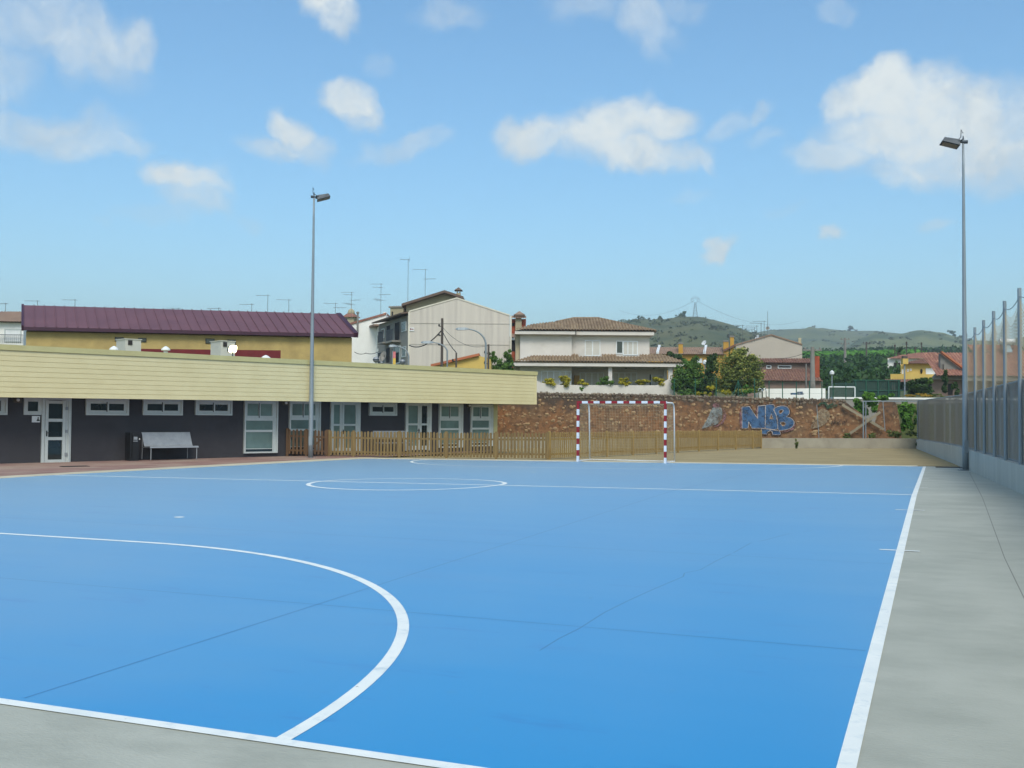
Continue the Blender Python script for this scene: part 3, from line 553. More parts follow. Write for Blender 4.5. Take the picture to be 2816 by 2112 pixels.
# things on the flat roof
def roof_pt(px, py, back): # back metres behind the fascia
    u, z = WF.uz(px, py, FW_-back); return WF.pt(u, z, FW_-back), u, z
for px, py, r, lb in ((313.5, 956.5, .17, 'low white roof vent cap, leftmost on the school roof'), (456, 957, .17, 'low white roof vent cap between the two white roof units'), (731, 981, .2, 'rounded white roof vent cap near the tall left lamp pole')):
    p, u, z = roof_pt(px, py, 4.5); zr = z-.55
    t = thing('roof_vent', (p[0], p[1], zr), lb, 'vent', 'vent caps on the school roof'); MB().lathe((p[0], p[1], zr), [(r*.5, 0), (r*.5, .42)], 12).build('vent_pipe', M['alu'], t); MB().lathe((p[0], p[1], zr), [(r*.5, .44), (r, .46), (r, .5), (r*.6, .57), (.02, .62)], 14).build('vent_cap', M['white'], t)
for x0, x1, xs_, lb in ((331, 388, 345, 'pale boxy ventilation unit on the school roof, further from the lit lamp'), (591, 646, 607, 'pale boxy ventilation unit on the school roof just behind the lit lamp')):  # the lit lamp here is the added sun glare shape
    y0 = 934 if x0 < 400 else 939; fr = Frame(WA+WF.n*-5, WB+WF.n*-5); u0, u1, z0, z1 = fr.rect(xs_, x1, y0, y0+30, 0)
    t = thing('ventilation_unit', fr.pt((u0+u1)/2, z0-.4), lb, 'ventilation unit', 'ventilation units on the school roof')
    us = lerp(u0, u1, .13); MB().box(fr, u0, u1, z0-.4, z1, -.9, 0).build('casing', M['unit_grey'], t)
    MB().box(fr, lerp(u0, u1, .16), lerp(u0, u1, .42), lerp(z0, z1, .5), lerp(z0, z1, .92), .001, .03).build('louvre', M['opening'], t)
    MB().box(fr, u0-.03, u1+.03, z1, z1+.03, -.93, .03).build('lid', M['unit_grey'], t)
fr = Frame(WA+WF.n*-3, WB+WF.n*-3); u, z = fr.uz(640, 960); t = thing('roof_sun_glare', fr.pt(u, z-.6), 'glaring lit floodlight on the school roof', 'floodlight')  # sun glare off a white panel, added as a glowing lamp shape
m = MB(); m.tube([fr.pt(u, z-.6), fr.pt(u, z-.1)], .03); m.box(fr, u-.09, u+.09, z-.62, z-.6, -.1, .1); m.build('bracket', M['galvdark'], t)  # bracket of the added sun glare shape
A = lambda a, b, w: fr.pt(u+a, z+b, w)
def rim(sc, w): return [A(sc*.17*math.copysign(abs(math.cos(q))**.6, math.cos(q)), sc*.15*math.copysign(abs(math.sin(q))**.6, math.sin(q)), w+.14*sc*math.sin(q)*.5) for q in np.linspace(0, 2*math.pi, 17)[:-1]]
def shell(m, rings):
    n = len(rings[0]); m.add([p for r_ in rings for p in r_], [(i*n+k, i*n+(k+1) % n, (i+1)*n+(k+1) % n, (i+1)*n+k) for i in range(len(rings)-1) for k in range(n)]+[tuple(range(n-1, -1, -1)), tuple((len(rings)-1)*n+k for k in range(n))])
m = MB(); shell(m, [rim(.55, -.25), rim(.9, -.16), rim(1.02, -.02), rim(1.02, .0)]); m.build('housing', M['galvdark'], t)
m = MB(); shell(m, [rim(.99, .002), rim(.97, .03), rim(.7, .06), rim(.2, .075)]); m.build('glare_face', M['lit'], t)
# red low parapet behind the roof
fr = Frame(P(330, 970, 47.), P(772, 975, 53.)); u0, z0 = fr.uz(337, 958.5); u1, z1 = fr.uz(772, 963.5); m = MB()
m.hexa([fr.pt(u0, 2.2, 0), fr.pt(u1, 2.2, 0), fr.pt(u1, 2.2, -.3), fr.pt(u0, 2.2, -.3), fr.pt(u0, z0, 0), fr.pt(u1, z1, 0), fr.pt(u1, z1, -.3), fr.pt(u0, z0, -.3)])
m.box(fr, u0, u0+.3, -.3, 2.199, -.29, -.01); m.box(fr, u1-.3, u1, -.3, 2.199, -.29, -.01)
tag(m.build('red_parapet', M['maroon']), 'dark red parapet band standing behind the cream fascia', 'parapet')
# ------------------------------------------------------------------ bench and bin by the wall
def mul(a, b): return np.array(a)*b
fr = Frame(WA+WF.n*.12, WB+WF.n*.12)
zg = WF.uz(450, 1261)[1]; ub0 = fr.U(386); ub1 = fr.U(518); 
b = thing('metal_bench', fr.pt((ub0+ub1)/2, zg), 'brushed metal bench with sloping back against the charcoal wall', 'bench')
def sheet_prof(m, prof, u0, u1, th):
    for (w0, z0), (w1, z1) in zip(prof[:-1], prof[1:]):
        d = np.array([w1-w0, z1-z0]); d /= np.linalg.norm(d); n = np.array([-d[1], d[0]])*th
        m.hexa([fr.pt(u0, zg+z0, w0), fr.pt(u1, zg+z0, w0), fr.pt(u1, zg+z0+n[1], w0+n[0]), fr.pt(u0, zg+z0+n[1], w0+n[0]), fr.pt(u0, zg+z1, w1), fr.pt(u1, zg+z1, w1), fr.pt(u1, zg+z1+n[1], w1+n[0]), fr.pt(u0, zg+z1+n[1], w1+n[0])])
BS = 1.05
m = MB(); sheet_prof(m, [(.86, .40), (.84, .45), (.8, .462), (.42, .44)], ub0, ub1, .012); m.build('seat', M['steel'], b)
m = MB(); sheet_prof(m, [(.40, .45), (.36, .5), (.16, .92), (.11, .93)], ub0, ub1, .012); m.build('backrest', M['steel'], b)
for u in (ub0+.05, ub1-.05):
    m = MB(); m.tube([fr.pt(u, zg, .82), fr.pt(u, zg+.42, .82)], .016); m.build('leg', M['steel'], b)
    m = MB(); m.tube([fr.pt(u, zg, .1), fr.pt(u, zg+.88, .12), fr.pt(u, zg+.91, .15)], .016); m.tube([fr.pt(u, zg+.41, .82), fr.pt(u, zg+.41, .12)], .014); m.build('leg', M['steel'], b)
zg2 = WF.uz(365, 1266)[1]-.02; u0 = fr.U(350); u1 = fr.U(368)
t = thing('litter_bin', fr.pt((u0+u1)/2, zg2), 'slim black litter bin beside the metal bench', 'bin')
m = MB(); m.box(fr, u0, u1, zg2, zg2+.93, .12, .5); m.build('body', M['black'], t); m = MB(); m.box(fr, u0-.06, u0-.002, zg2, zg2+.98, .04, .46); m.build('post', M['black'], t)
m = MB(); m.box(fr, u0+.03, u0+.16, zg2+.74, zg2+.84, .501, .52); m.box(fr, u0+.02, u0+.17, zg2+.68, zg2+.71, .501, .53); m.build('ashtray', M['steel'], t); m = MB(); m.lathe(fr.pt(u0+.24, zg2+.76, .5), [(.001, -.03), (.03, 0), (.001, .03)], 8); m.build('lock', M['white'], t)
fr = Frame(WA+WF.n*1.4, WB+WF.n*1.4)
for x0, x1, y, lb in ((180, 231, 1284, 'dark drain grate in the paved walk in front of the glazed door'),):
    g = gp((x0+x1)/2, y); m = MB(); m.abox((g[0], g[1], g[2]+.02), .75, .45, .012, math.radians(58)); o = tag(m.build('drain_grate', M['opening']), lb, 'grate')
g = gp(2612, 1285.6); m = MB(); m.abox((g[0]+.05, g[1], g[2]+.008), .9, .55, .012, .02); tag(m.build('drain_grate', M['opening']), 'dark drain grate at the foot of the right floodlight pole', 'grate')
# ------------------------------------------------------------------ floodlight poles
def pole(px, pb, ptop, d, r0, r1, yaw, lb, side):
    b = P(px, pb, d); b[2] = gz(b[0], b[1])+.004; top = P(px, ptop, d)[2]
    t = thing('floodlight_pole', b, lb, 'floodlight', 'floodlight poles of the court')
    m = MB(); m.tube([b+np.array([0, 0, z]) for z in np.linspace(0, top-b[2], 12)], r0, 20, r1); m.build('pole', M['galv'], t, True)
    m = MB(); m.abox(b+np.array([0, 0, .012]), .34, .34, .024, .2); 
    for i in (-1, 1):
        for j in (-1, 1): m.abox(b+np.array([i*.12, j*.12, .045]), .03, .03, .05)
    m.build('base_plate', M['galv'], t)
    m = MB(); m.box(Frame(b+fw*-r0, b+fw*-r0+_r0), -.06, .06, b[2]+.5, b[2]+.85, -.004, .004); m.build('hatch', M['galv'], t)
    q = np.array([math.cos(yaw), math.sin(yaw), 0]); s = np.array([-q[1], q[0], 0]); k = np.array([0, 0, 1.]); c = np.array([b[0], b[1], top-.06])
    m = MB(); m.tube([c, c+q*.12], .03, 8); m.tube([c-q*.12, c+q*.02], .05, 8)
    for e in (-.22, .22): m.tube([c+q*.08+s*e, c+q*.17+s*e-k*.02], .02, 6)
    m.tube([c+q*.08-s*.27, c+q*.08+s*.27], .022, 6); m.build('bracket', M['galvdark'], t)
    h = c+q*.34; a = q*math.cos(.3)+k*math.sin(.3); n = np.cross(a, s); n = n if n[2] < 0 else -n
    L1, W1 = .25, .27
    m = MB(); m.hexa([h-a*L1-s*W1+n*.07, h+a*L1-s*W1+n*.07, h+a*L1+s*W1+n*.07, h-a*L1+s*W1+n*.07, h-a*L1*.8-s*W1*.75-n*.1, h+a*L1*.85-s*W1*.75-n*.06, h+a*L1*.85+s*W1*.75-n*.06, h-a*L1*.8+s*W1*.75-n*.1]); hd = m.build('lamp_head', M['galvdark'], t)
    m = MB(); m.hexa([h-a*(L1-.05)-s*(W1-.05)+n*.085, h+a*(L1-.05)-s*(W1-.05)+n*.085, h+a*(L1-.05)+s*(W1-.05)+n*.085, h-a*(L1-.05)+s*(W1-.05)+n*.085, h-a*(L1-.05)-s*(W1-.05)+n*.071, h+a*(L1-.05)-s*(W1-.05)+n*.071, h+a*(L1-.05)+s*(W1-.05)+n*.071, h-a*(L1-.05)+s*(W1-.05)+n*.071]); m.build('lens', M['lens'], hd)
    m = MB(); m.tube([b+np.array([0, 0, top-b[2]]), b+np.array([0, 0, top-b[2]+.12])], r1, 10, .01); m.tube([c+np.array([0, 0, .25]), c+np.array([-.05, 0, .36]), c+np.array([-.06, .02, .15]), c+q*.2], .012, 6); m.build('cable_entry', M['galvdark'], t)
pole(2655, 1294, 377, 30.1, .082, .028, YW+math.radians(168), 'tall grey floodlight pole on the concrete by the right mesh fence', 1)
pole(854, 1262, 532, 40., .094, .032, YW+math.radians(12), 'tall grey floodlight pole on the kerb in front of the school building', 0)
# ------------------------------------------------------------------ goal
gx, gy = XC+.24, LEN-.42; gzz = (gz(gx-1.5, gy)+gz(gx+1.5, gy))/2+.004; GH = 2.08
goal = thing('goal', (gx, gy, gzz), 'red and white banded handball goal with a net at the far end of the court', 'goal')
gl = lambda x, y, z: np.array([gx+x, gy+y+x*-.035, gzz+z])
M['bandv'] = stripe_mat('red_white_bands_upright', 2, .4, 0.); M['bandh'] = stripe_mat('red_white_bands_bar', 0, .423, 1.39)
def bar(m, a, b, t):
    a = np.array(a); b = np.array(b); d = b-a; d /= np.linalg.norm(d); h = np.array([0, 1., 0]) if abs(d[1]) < .9 else np.array([0, 0, 1.]); e = np.cross(d, h); e /= np.linalg.norm(e); f = np.cross(e, d); e = e*t/2; f = f*t/2
    m.hexa([a-e-f, a+e-f, a+e+f, a-e+f, b-e-f, b+e-f, b+e+f, b-e+f])
for x in (-1.54, 1.54): m = MB(); bar(m, gl(x, 0, 0), gl(x, 0, GH-.081), .08); m.build('post', M['bandv'], goal)
m = MB(); bar(m, gl(-1.58, 0, GH-.04), gl(1.58, 0, GH-.04), .08); m.build('crossbar', M['bandh'], goal)
GD = 1.25
for x in (-1.54, 1.54):
    m = MB(); m.tube([gl(x, .05, GH-.05), gl(x, GD-.25, GH-.05), gl(x, GD-.1, GH-.09), gl(x, GD-.02, GH-.2), gl(x, GD+.02, GH-.4), gl(x, GD+.1, .03)], .026, 10); m.build('rear_upright', M['white'], goal, True)
    m = MB(); m.tube([gl(x, .05, .03), gl(x, GD+.1, .03)], .024, 8); m.build('ground_bar', M['white'], goal)
m = MB(); m.tube([gl(-1.54, GD+.1, .03), gl(1.54, GD+.1, .03)], .024, 8); m.build('ground_bar', M['white'], goal)
m = MB(); st = .1
def back(x, z):                                       # sagging net surface behind the goal
    s = z/GH; y = lerp(GD+.08, GD-.15, s)+.14*math.sin(math.pi*s)*math.cos(x*1.0)*.6
    return gl(x, y, max(z, .03))
def net_strand(pts): 
    for a, b in zip(pts[:-1], pts[1:]): bar(m, a, b, .0042)
for i in range(32): x = -1.54+i*3.08/31; net_strand([back(x, z)-np.array([0, 0, .03*math.sin(i*.7+z)]) for z in np.linspace(.03, GH-.08, 9)]); net_strand([back(x, GH-.08), gl(x, .45, GH-.16-.05*math.cos(x)), gl(x, .05, GH-.06)])
for j in range(21): z = .03+j*(GH-.11)/20; net_strand([back(x, z)-np.array([0, 0, .05*math.cos(x)*(1 if 0 < j < 20 else 0)]) for x in np.linspace(-1.54, 1.54, 17)])
for j in range(1, 8): y = j*.14; net_strand([gl(x, y, GH-.1-.05*math.cos(x)*math.sin(y*2.5)) for x in np.linspace(-1.54, 1.54, 9)])
for sx in (-1.54, 1.54):
    for j in range(21):
        z = .03+j*(GH-.11)/20; e = back(sx, z); net_strand([gl(sx, .04, z), lerp(gl(sx, .04, z), e, .5)-np.array([0, 0, .05]), e])
    for j in range(1, 11): y = lerp(.05, 1.1, j/11); net_strand([gl(sx, y, .03), gl(sx, y, GH*.5), gl(sx, y, GH-.08)])
m.build('net', M['netcord'], goal)
# ------------------------------------------------------------------ picket fences
def pickets(name, pts, h, pitch, wd, mat, postmat, lb, seed, post_w=.09, pointed=True):
    r = random.Random(seed); t = thing(name, pts[0], lb, 'fence'); m = MB(); rail = MB()
    for a, b in zip(pts[:-1], pts[1:]):
        f = Frame(a, b); n = max(2, round(f.len/pitch)); zz = lambda u: lerp(a[2], b[2], u/f.len)
        for i in range(n):
            u = (i+.5)*f.len/n+r.uniform(-.006, .006); z0 = zz(u)+.06+r.uniform(-.01, .01); z1 = zz(u)+h+r.uniform(-.015, .015); q = wd/2
            pr = [(-q, z0), (q, z0), (q, z1-.05), (q*.6, z1-.012), (0, z1), (-q*.6, z1-.012), (-q, z1-.05)]; tl = r.uniform(-.012, .012)
            if abs(u) < post_w*.5 or abs(u-f.len) < post_w*.5: continue
            m.slab([f.pt(u+x+tl*(z-z0), z, .032) for x, z in pr], f.n*-.02)
        for k in (.2, .74):
            rail.hexa([f.pt(0, a[2]+h*k-.035, .011), f.pt(f.len, b[2]+h*k-.035, .011), f.pt(f.len, b[2]+h*k-.035, -.035), f.pt(0, a[2]+h*k-.035, -.035), f.pt(0, a[2]+h*k+.035, .011), f.pt(f.len, b[2]+h*k+.035, .011), f.pt(f.len, b[2]+h*k+.035, -.035), f.pt(0, a[2]+h*k+.035, -.035)])
    m.build('picket_row', M[mat], t); rail.build('rail', M[mat], t)
    for p in pts:
        q = MB(); q.abox((p[0], p[1], p[2]+(h+.06)/2-.03), post_w, post_w, h+.06, .35); q.lathe((p[0], p[1], p[2]+h), [(post_w*.45, 0), (.01, .035)], 8); q.build('post', M[postmat], t)
    return t
def fpt_(px, py, d): p = P(px, py, d); return p
lf = [fpt_(905, 1256, 41.25), fpt_(972, 1257, 41.5), fpt_(1098, 1259, 41.2), fpt_(1227, 1261.2, 40.7), fpt_(1364, 1263, 40.1), fpt_(1507, 1264.5, 39.6)]
pickets('picket_fence', lf, 1.0, .131, .085, 'wood', 'wood', 'weathered grey brown picket fence with wide slats in front of the school windows', 1)
rf = [fpt_(1511, 1264.5, 39.7)]+[fpt_(x, y, d) for x, y, d in ((1594, 1261, 41.6), (1669, 1256.5, 43.6), (1740, 1252.5, 46.), (1805, 1248, 48.6), (1864, 1244, 51.2), (1922, 1241, 53.8), (1974, 1238.4, 56.3), (2023, 1236, 58.8), (2070, 1234, 61.), (2093, 1233, 62.2))]
pickets('picket_fence', rf, 1.03, .14, .062, 'wood2', 'wood2', 'honey coloured picket fence with narrow slats running behind the goal', 2)
gt = [fpt_(790, 1252, 40.75), fpt_(842, 1254, 41.), fpt_(899, 1255.5, 41.2)]
t = pickets('picket_gate', gt, 1.0, .131, .085, 'woodd', 'woodd', 'dark stained picket gate behind the left floodlight pole', 3)
f = Frame(gt[1], gt[2]); m = MB(); m.hexa([f.pt(.1, gt[1][2]+.25, .036), f.pt(.2, gt[1][2]+.25, .036), f.pt(.2, gt[1][2]+.25, .012), f.pt(.1, gt[1][2]+.25, .012), f.pt(f.len-.2, gt[1][2]+.72, .05), f.pt(f.len-.1, gt[1][2]+.72, .05), f.pt(f.len-.1, gt[1][2]+.72, .034), f.pt(f.len-.2, gt[1][2]+.72, .034)]); m.build('brace', M['woodd'], t)
# bench on the terrace behind the picket fence
fb = Frame(WA+WF.n*.5, WB+WF.n*.5); u0 = fb.U(1022); u1 = fb.U(1112); zz = fb.uz(1060, 1246)[1]
t = thing('terrace_bench', fb.pt((u0+u1)/2, zz), 'pale metal bench behind the picket fence, between the two double doors', 'bench')
m = MB(); m.box(fb, u0, u1, zz+.4, zz+.44, .2, .62); m.build('seat', M['steel'], t); m = MB(); m.box(fb, u0, u1, zz+.58, zz+.9, .1, .13); m.build('backrest', M['steel'], t)
for u in (u0+.08, u1-.08): m = MB(); m.box(fb, u-.02, u+.02, zz-.1, zz+.4, .5, .54); m.box(fb, u-.02, u+.02, zz-.1, zz+.88, .131, .17); m.build('leg', M['steel'], t)
# ------------------------------------------------------------------ low wall at the back of the dirt yard
LA = P(2085, 1233.5, 62.3); LB = P(2532, 1236, 62.6); fl = Frame(LA, LB); zt0 = fl.uz(2095, 1203.5)[1]; zt1 = fl.uz(2528, 1206)[1]
m = MB(); m.hexa([fl.pt(-22, -.4, 0), fl.pt(fl.len, -.4, 0), fl.pt(fl.len, -.4, -.3), fl.pt(-22, -.4, -.3), fl.pt(-22, zt0-.1, 0), fl.pt(fl.len, zt1, 0), fl.pt(fl.len, zt1, -.3), fl.pt(-22, zt0-.1, -.3)])
tag(m.build('low_wall', M['low_wall']), 'low pale concrete wall along the back of the dirt yard', 'wall')
# ------------------------------------------------------------------ right boundary: cast wall, perforated panels, tall netting posts
Q = [gp(3300, 1560), gp(2816, 1347), gp(2648, 1278), gp(2529, 1233)]; Q[0] = Q[1]+(Q[1]-Q[2])*2.3; Q[0][2] = gz(Q[0][0], Q[0][1])
HB = [.54, .55, .60, .50]; HT = [None]*4
def topz(p, px, py): d = (p-CAM)@fw; return P(px, py, d)[2]
HB = [topz(Q[1], 2816, 1273), topz(Q[1], 2816, 1273), topz(Q[2], 2648, 1227), topz(Q[3], 2529, 1208)]
HT = [topz(Q[1], 2816, 1048), topz(Q[1], 2816, 1048), topz(Q[2], 2648, 1087.5), topz(Q[3], 2529, 1102)]
bw = thing('boundary_wall', Q[2], 'grey cast concrete boundary wall under the perforated metal fence', 'wall')
m = MB(); cp = MB()
for i in range(3):
    a, b = Q[i], Q[i+1]; f = Frame(a, b)
    e0 = .2 if i else .2; za, zb_ = HB[i], HB[i+1]
    n = max(1, round(f.len/2.6))
    for k in range(n):
        ua, ub = f.len*k/n+(.006 if i+k else 0), f.len*(k+1)/n-.006; ha = lerp(za, zb_, ua/f.len); hb = lerp(za, zb_, ub/f.len)
        m.hexa([f.pt(ua, -.3, 0), f.pt(ub, -.3, 0), f.pt(ub, -.3, -.22), f.pt(ua, -.3, -.22), f.pt(ua, ha, 0), f.pt(ub, hb, 0), f.pt(ub, hb, -.22), f.pt(ua, ha, -.22)])
m.build('wall_block', M['concrete_wall'], bw)
pf = thing('perforated_fence', Q[2]+np.array([0, 0, .6]), 'see through perforated metal fence on the concrete boundary wall', 'fence')
pn = MB(); rl = MB()
for i in range(3):
    a, b = Q[i], Q[i+1]; f = Frame(a, b); g = lambda u, k, w: f.pt(u, lerp(lerp(HB[i], HB[i+1], u/f.len)+.03, lerp(HT[i], HT[i+1], u/f.len), k), w)
    pn.hexa([g(0, 0, -.09), g(f.len, 0, -.09), g(f.len, 0, -.093), g(0, 0, -.093), g(0, 1, -.09), g(f.len, 1, -.09), g(f.len, 1, -.093), g(0, 1, -.093)])
    for k in (0, 1): rl.tube([g(0, k, -.07), g(f.len, k, -.07)], .025, 8)
pn.build('perforated_panel', M['perf'], pf); rl.build('rail', M['galv'], pf)
def fence_at(px):                                    # plan point of the fence seen at px
    for i in (2, 1, 0):
        f = Frame(Q[i], Q[i+1]); u = f.U(px)
        if -.01 <= u <= f.len+.01: return f, u, lerp(HB[i], HB[i+1], u/f.len), lerp(HT[i], HT[i+1], u/f.len)
    return f, u, HB[0], HT[0]
for px in (2531, 2549, 2575, 2601, 2617, 2635, 2674, 2700, 2727, 2756, 2790, 2833, 2885, 2950, 3030):
    f, u, zb_, zt_ = fence_at(px); m = MB(); m.box(f, u-.025, u+.025, zb_, zt_+.01, -.085, -.03); m.box(f, u-.06, u+.06, zb_, zb_+.012, -.13, -.01)
    for k in range(7): z = lerp(zb_+.15, zt_-.15, k/6); m.box(f, u+.03, u+.055, z-.02, z+.02, -.086, -.06)
    m.build('post', M['galv'], pf)
tops = [(2674, 916), (2700, 899), (2726, 879), (2755.5, 854), (2788, 826), (2832, 790), (2884, 748)]
nt = None; TP = []
for px, py in tops:
    f, u, zb_, zt_ = fence_at(px); b = f.pt(u, 0, -.16); d = (b-CAM)@fw; z = P(px, py, d)[2]; TP.append((b, zt_, z))
labs = ['farthest', 'second farthest', 'third farthest', 'fourth farthest', 'fifth farthest', 'sixth', 'nearest']
nt = thing('netting_fence', [*TP[0][0][:2], 0], 'row of tall grey posts with sagging ball netting above the right fence', 'netting')
for b, z0, z in TP: m = MB(); m.tube([np.array([b[0], b[1], .1]), np.array([b[0], b[1], z])], .036, 10); m.build('post', M['galv'], nt)
m = MB()
for (b0, za, z0), (b1, zb_, z1) in zip(TP[:-1], TP[1:]):
    m.tube([np.array([*lerp(b0, b1, s)[:2], lerp(z0-.15, z1-.15, s)-.5*4*s*(1-s)*.22]) for s in np.linspace(0, 1, 11)], .008, 5)
m.build('top_rope', M['galv'], nt)
m = MB()
for (b0, za, z0), (b1, zb_, z1) in zip(TP[:-1], TP[1:]):
    ff = lambda s, k: np.array([*lerp(b0, b1, s)[:2], lerp(lerp(za, zb_, s), lerp(z0-.15, z1-.15, s)-1.1*s*(1-s), k)])
    for k in np.linspace(.05, .95, 20): net_pts = [ff(s, k)-np.array([0, 0, .35*4*s*(1-s)*.4]) for s in np.linspace(0, 1, 7)]; [bar(m, p, q, .006) for p, q in zip(net_pts[:-1], net_pts[1:])]
    for s in np.linspace(.06, .94, 14): bar(m, ff(s, 0), ff(s, 1), .005)
m.build('net', M['netcord'], nt)
# ------------------------------------------------------------------ old rubble wall with graffiti
SF = Frame(np.array([-62., 63.9, 0]), np.array([8., 64.0, 0]))     # faces the yard
def sp(px, py, w=0.): u, z = SF.uz(px, py, w); return SF.pt(u, z, w)
sw = thing('rubble_wall', sp(1900, 1230), 'long old rubble wall with ochre render, stains and blue graffiti behind the dirt yard', 'wall')
rw = random.Random(3)
TOPX = [1000, 1365, 1500, 1600, 1700, 1800, 1900, 2000, 2100, 2200, 2318, 2323]; TOPY = [1066, 1076, 1078, 1079.5, 1081, 1083, 1086, 1089, 1092, 1094, 1097, 1099]
Lu = SF.uz(700, 1080)[0]; Ru = SF.uz(2322, 1100)[0]
def wall_sheet(m, us, ztop, zbot, jit=.05, th=.55):
    F_, B_ = [], []
    for j in range(29):
        k = j/28; F_.append([]); B_.append([])
        for u in us:
            z = lerp(zbot(u), ztop(u), k); q = mnoise.noise((u*1.3, z*1.3, 3.))*.6+mnoise.noise((u*4., z*4., 9.))*.4
            F_[-1].append(SF.pt(u, z, q*jit)); B_[-1].append(SF.pt(u, z, -th))
    m.grid(F_); m.grid([r[::-1] for r in B_]); m.grid([F_[-1], B_[-1]]); m.grid([[r[-1] for r in F_], [r[-1] for r in B_]]); m.grid([[r[0] for r in B_], [r[0] for r in F_]])
def topz_(u):
    p = SF.pt(u, 3.2); d = p-CAM; px = 1408+F*(d@rt)/(d@fw); py = np.interp(px, TOPX, TOPY); return SF.uz(px, py)[1]
us = np.arange(Lu, Ru, .16)
dg = SF.uz(2430, 1186)                                 # the ragged end slopes down to here
us2 = list(us)+list(np.linspace(Ru, dg[0], 14)[0:])
zend = topz_(Ru)
def zt_main(u): return topz_(u)-.1+.05*mnoise.noise((u*2.2, 0, 0)) if u <= Ru else lerp(zend-.1, dg[1], (u-Ru)/(dg[0]-Ru))+.07*mnoise.noise((u*5, 1, 0))
m = MB(); wall_sheet(m, us2, zt_main, lambda u: -.2); m.build('wall_face', M['stone'], sw, True)
# ragged coping of loose stones
m = MB(); u = Lu
def rock(m, c, sx, sy, sz, r):
    vs = []; n = 7
    for i, (ph, rr) in enumerate(((-1.2, .55), (-.35, 1.), (.4, .95), (1.1, .5))):
        for k in range(n):
            a = 2*math.pi*k/n+i*.3; q = rr*r.uniform(.8, 1.15); vs.append((c[0]+sx*q*math.cos(a), c[1]+sy*q*math.sin(a), c[2]+sz*ph*.8))
    m.add(vs, [(i*n+k, i*n+(k+1) % n, (i+1)*n+(k+1) % n, (i+1)*n+k) for i in range(3) for k in range(n)]+[tuple(range(n-1, -1, -1)), tuple(3*n+k for k in range(n))])
while u < Ru:
    s = rw.uniform(.13, .3); z = topz_(u)
    rock(m, SF.pt(u, z-.13+rw.uniform(-.03, .02), -.18+rw.uniform(-.06, .06)), s*.62, .26, rw.uniform(.11, .19), rw); 
    if rw.random() < .75: rock(m, SF.pt(u+rw.uniform(-.1, .1), z-.32+rw.uniform(-.08, .04), -.03), s*.55, .1, rw.uniform(.07, .13), rw)
    u += s*1.0
m.build('loose_coping_stones', M['capstone'], sw)
m = MB()
for i in range(230):
    u = rw.uniform(SF.uz(1360, 1150)[0], Ru-.3); z = rw.uniform(.7, topz_(u)-.5); s = rw.uniform(.05, .17); rock(m, SF.pt(u, z, .0), s, .055, s*rw.uniform(.5, .8), rw)
m.build('facing_stones', pm('facing_stones', (170, 142, 106), (138, 108, 80), 2, .95, .4, 12, c3=(104, 78, 60), s3=2), sw)
# graffiti: sheets of paint a few centimetres proud of the rough face
gq = lambda x, y: (1920+x*.18083, 1060+y*.18083)
def paint(name, loops, mat, w=.085, par=sw):
    lp = [[SF.uz(*gq(*p), w) for p in l] for l in loops]
    return MB().poly(lp, lambda a, b: SF.pt(a, b, w), SF.n*-.012).build(name, M[mat], par)
def stroke(m, pts, wpx, w=.097):
    pts = [np.array(SF.uz(*gq(*p), w)) for p in pts]; hw = wpx*.18083*65/F/2
    for a, b in zip(pts[:-1], pts[1:]):
        d = b-a; l = np.linalg.norm(d)
        if l < 1e-6: continue
        d /= l; n = np.array([-d[1], d[0]])*hw; a2 = a-d*hw*.5; b2 = b+d*hw*.5
        m.poly([[tuple(a2-n), tuple(b2-n), tuple(b2+n), tuple(a2+n)]], lambda p, q: SF.pt(p, q, w), SF.n*-.01); w += .0004
def ring(p): return p+[p[0]]
def smooth(p, it=2):
    p = [np.array(q, float) for q in p]
    for _ in range(it): p = [x for i in range(len(p)) for x in (lerp(p[i], p[(i+1) % len(p)], .25), lerp(p[i], p[(i+1) % len(p)], .75))]
    return [tuple(q) for q in p]
LN = [(665, 328), (780, 318), (860, 440), (905, 505), (908, 312), (1024, 300), (1018, 640), (1000, 650), (820, 650), (768, 555), (758, 650), (668, 650)]
LA_ = [(1026, 300), (1090, 286), (1150, 292), (1172, 335), (1140, 365), (1185, 450), (1205, 560), (1210, 660), (1150, 672), (1020, 650)]
LB_ = smooth([(1148, 372), (1180, 330), (1270, 306), (1350, 318), (1392, 380), (1385, 440), (1330, 478), (1400, 486), (1455, 535), (1462, 590), (1420, 645), (1340, 672), (1240, 690), (1212, 670), (1208, 560), (1190, 450)], 1)
FT = [(960, 652), (1140, 676), (1240, 694), (1252, 735), (1235, 752), (1135, 748), (1125, 705), (1095, 684), (1062, 705), (1040, 740), (960, 738)]
hA = [(1112, 432), (1142, 508), (1088, 508)]; hB1 = smooth([(1222, 388), (1262, 368), (1300, 378), (1276, 412), (1240, 436)], 1); hB2 = smooth([(1250, 565), (1290, 550), (1330, 566), (1326, 600), (1292, 622), (1262, 600)], 1)
paint('graffiti_shadow', [[(632, 360), (660, 330), (668, 650), (640, 650), (628, 500)]], 'gp4'); paint('graffiti_shadow', [[(878, 350), (906, 315), (904, 500), (872, 460)]], 'gp4', .083)
paint('graffiti_shadow', [[(1212, 672), (1300, 688), (1430, 648), (1464, 580), (1480, 600), (1450, 670), (1370, 704), (1250, 714)]], 'gp4', .0836)
paint('graffiti_letter_n', [LN], 'gp1'); paint('graffiti_letter_a', [LA_, hA], 'gp1', .0862); paint('graffiti_letter_b', [LB_, hB1, hB2], 'gp1', .0874); paint('graffiti_foot', [FT], 'gp1', .0845)
m = MB()
for l, wd in ((LN, 8), (LA_, 7), (LB_, 8), (hA, 7), (hB1, 7), (hB2, 8), (FT, 8)): stroke(m, ring(l), wd)
m.build('graffiti_outline', M['gp2'], sw)
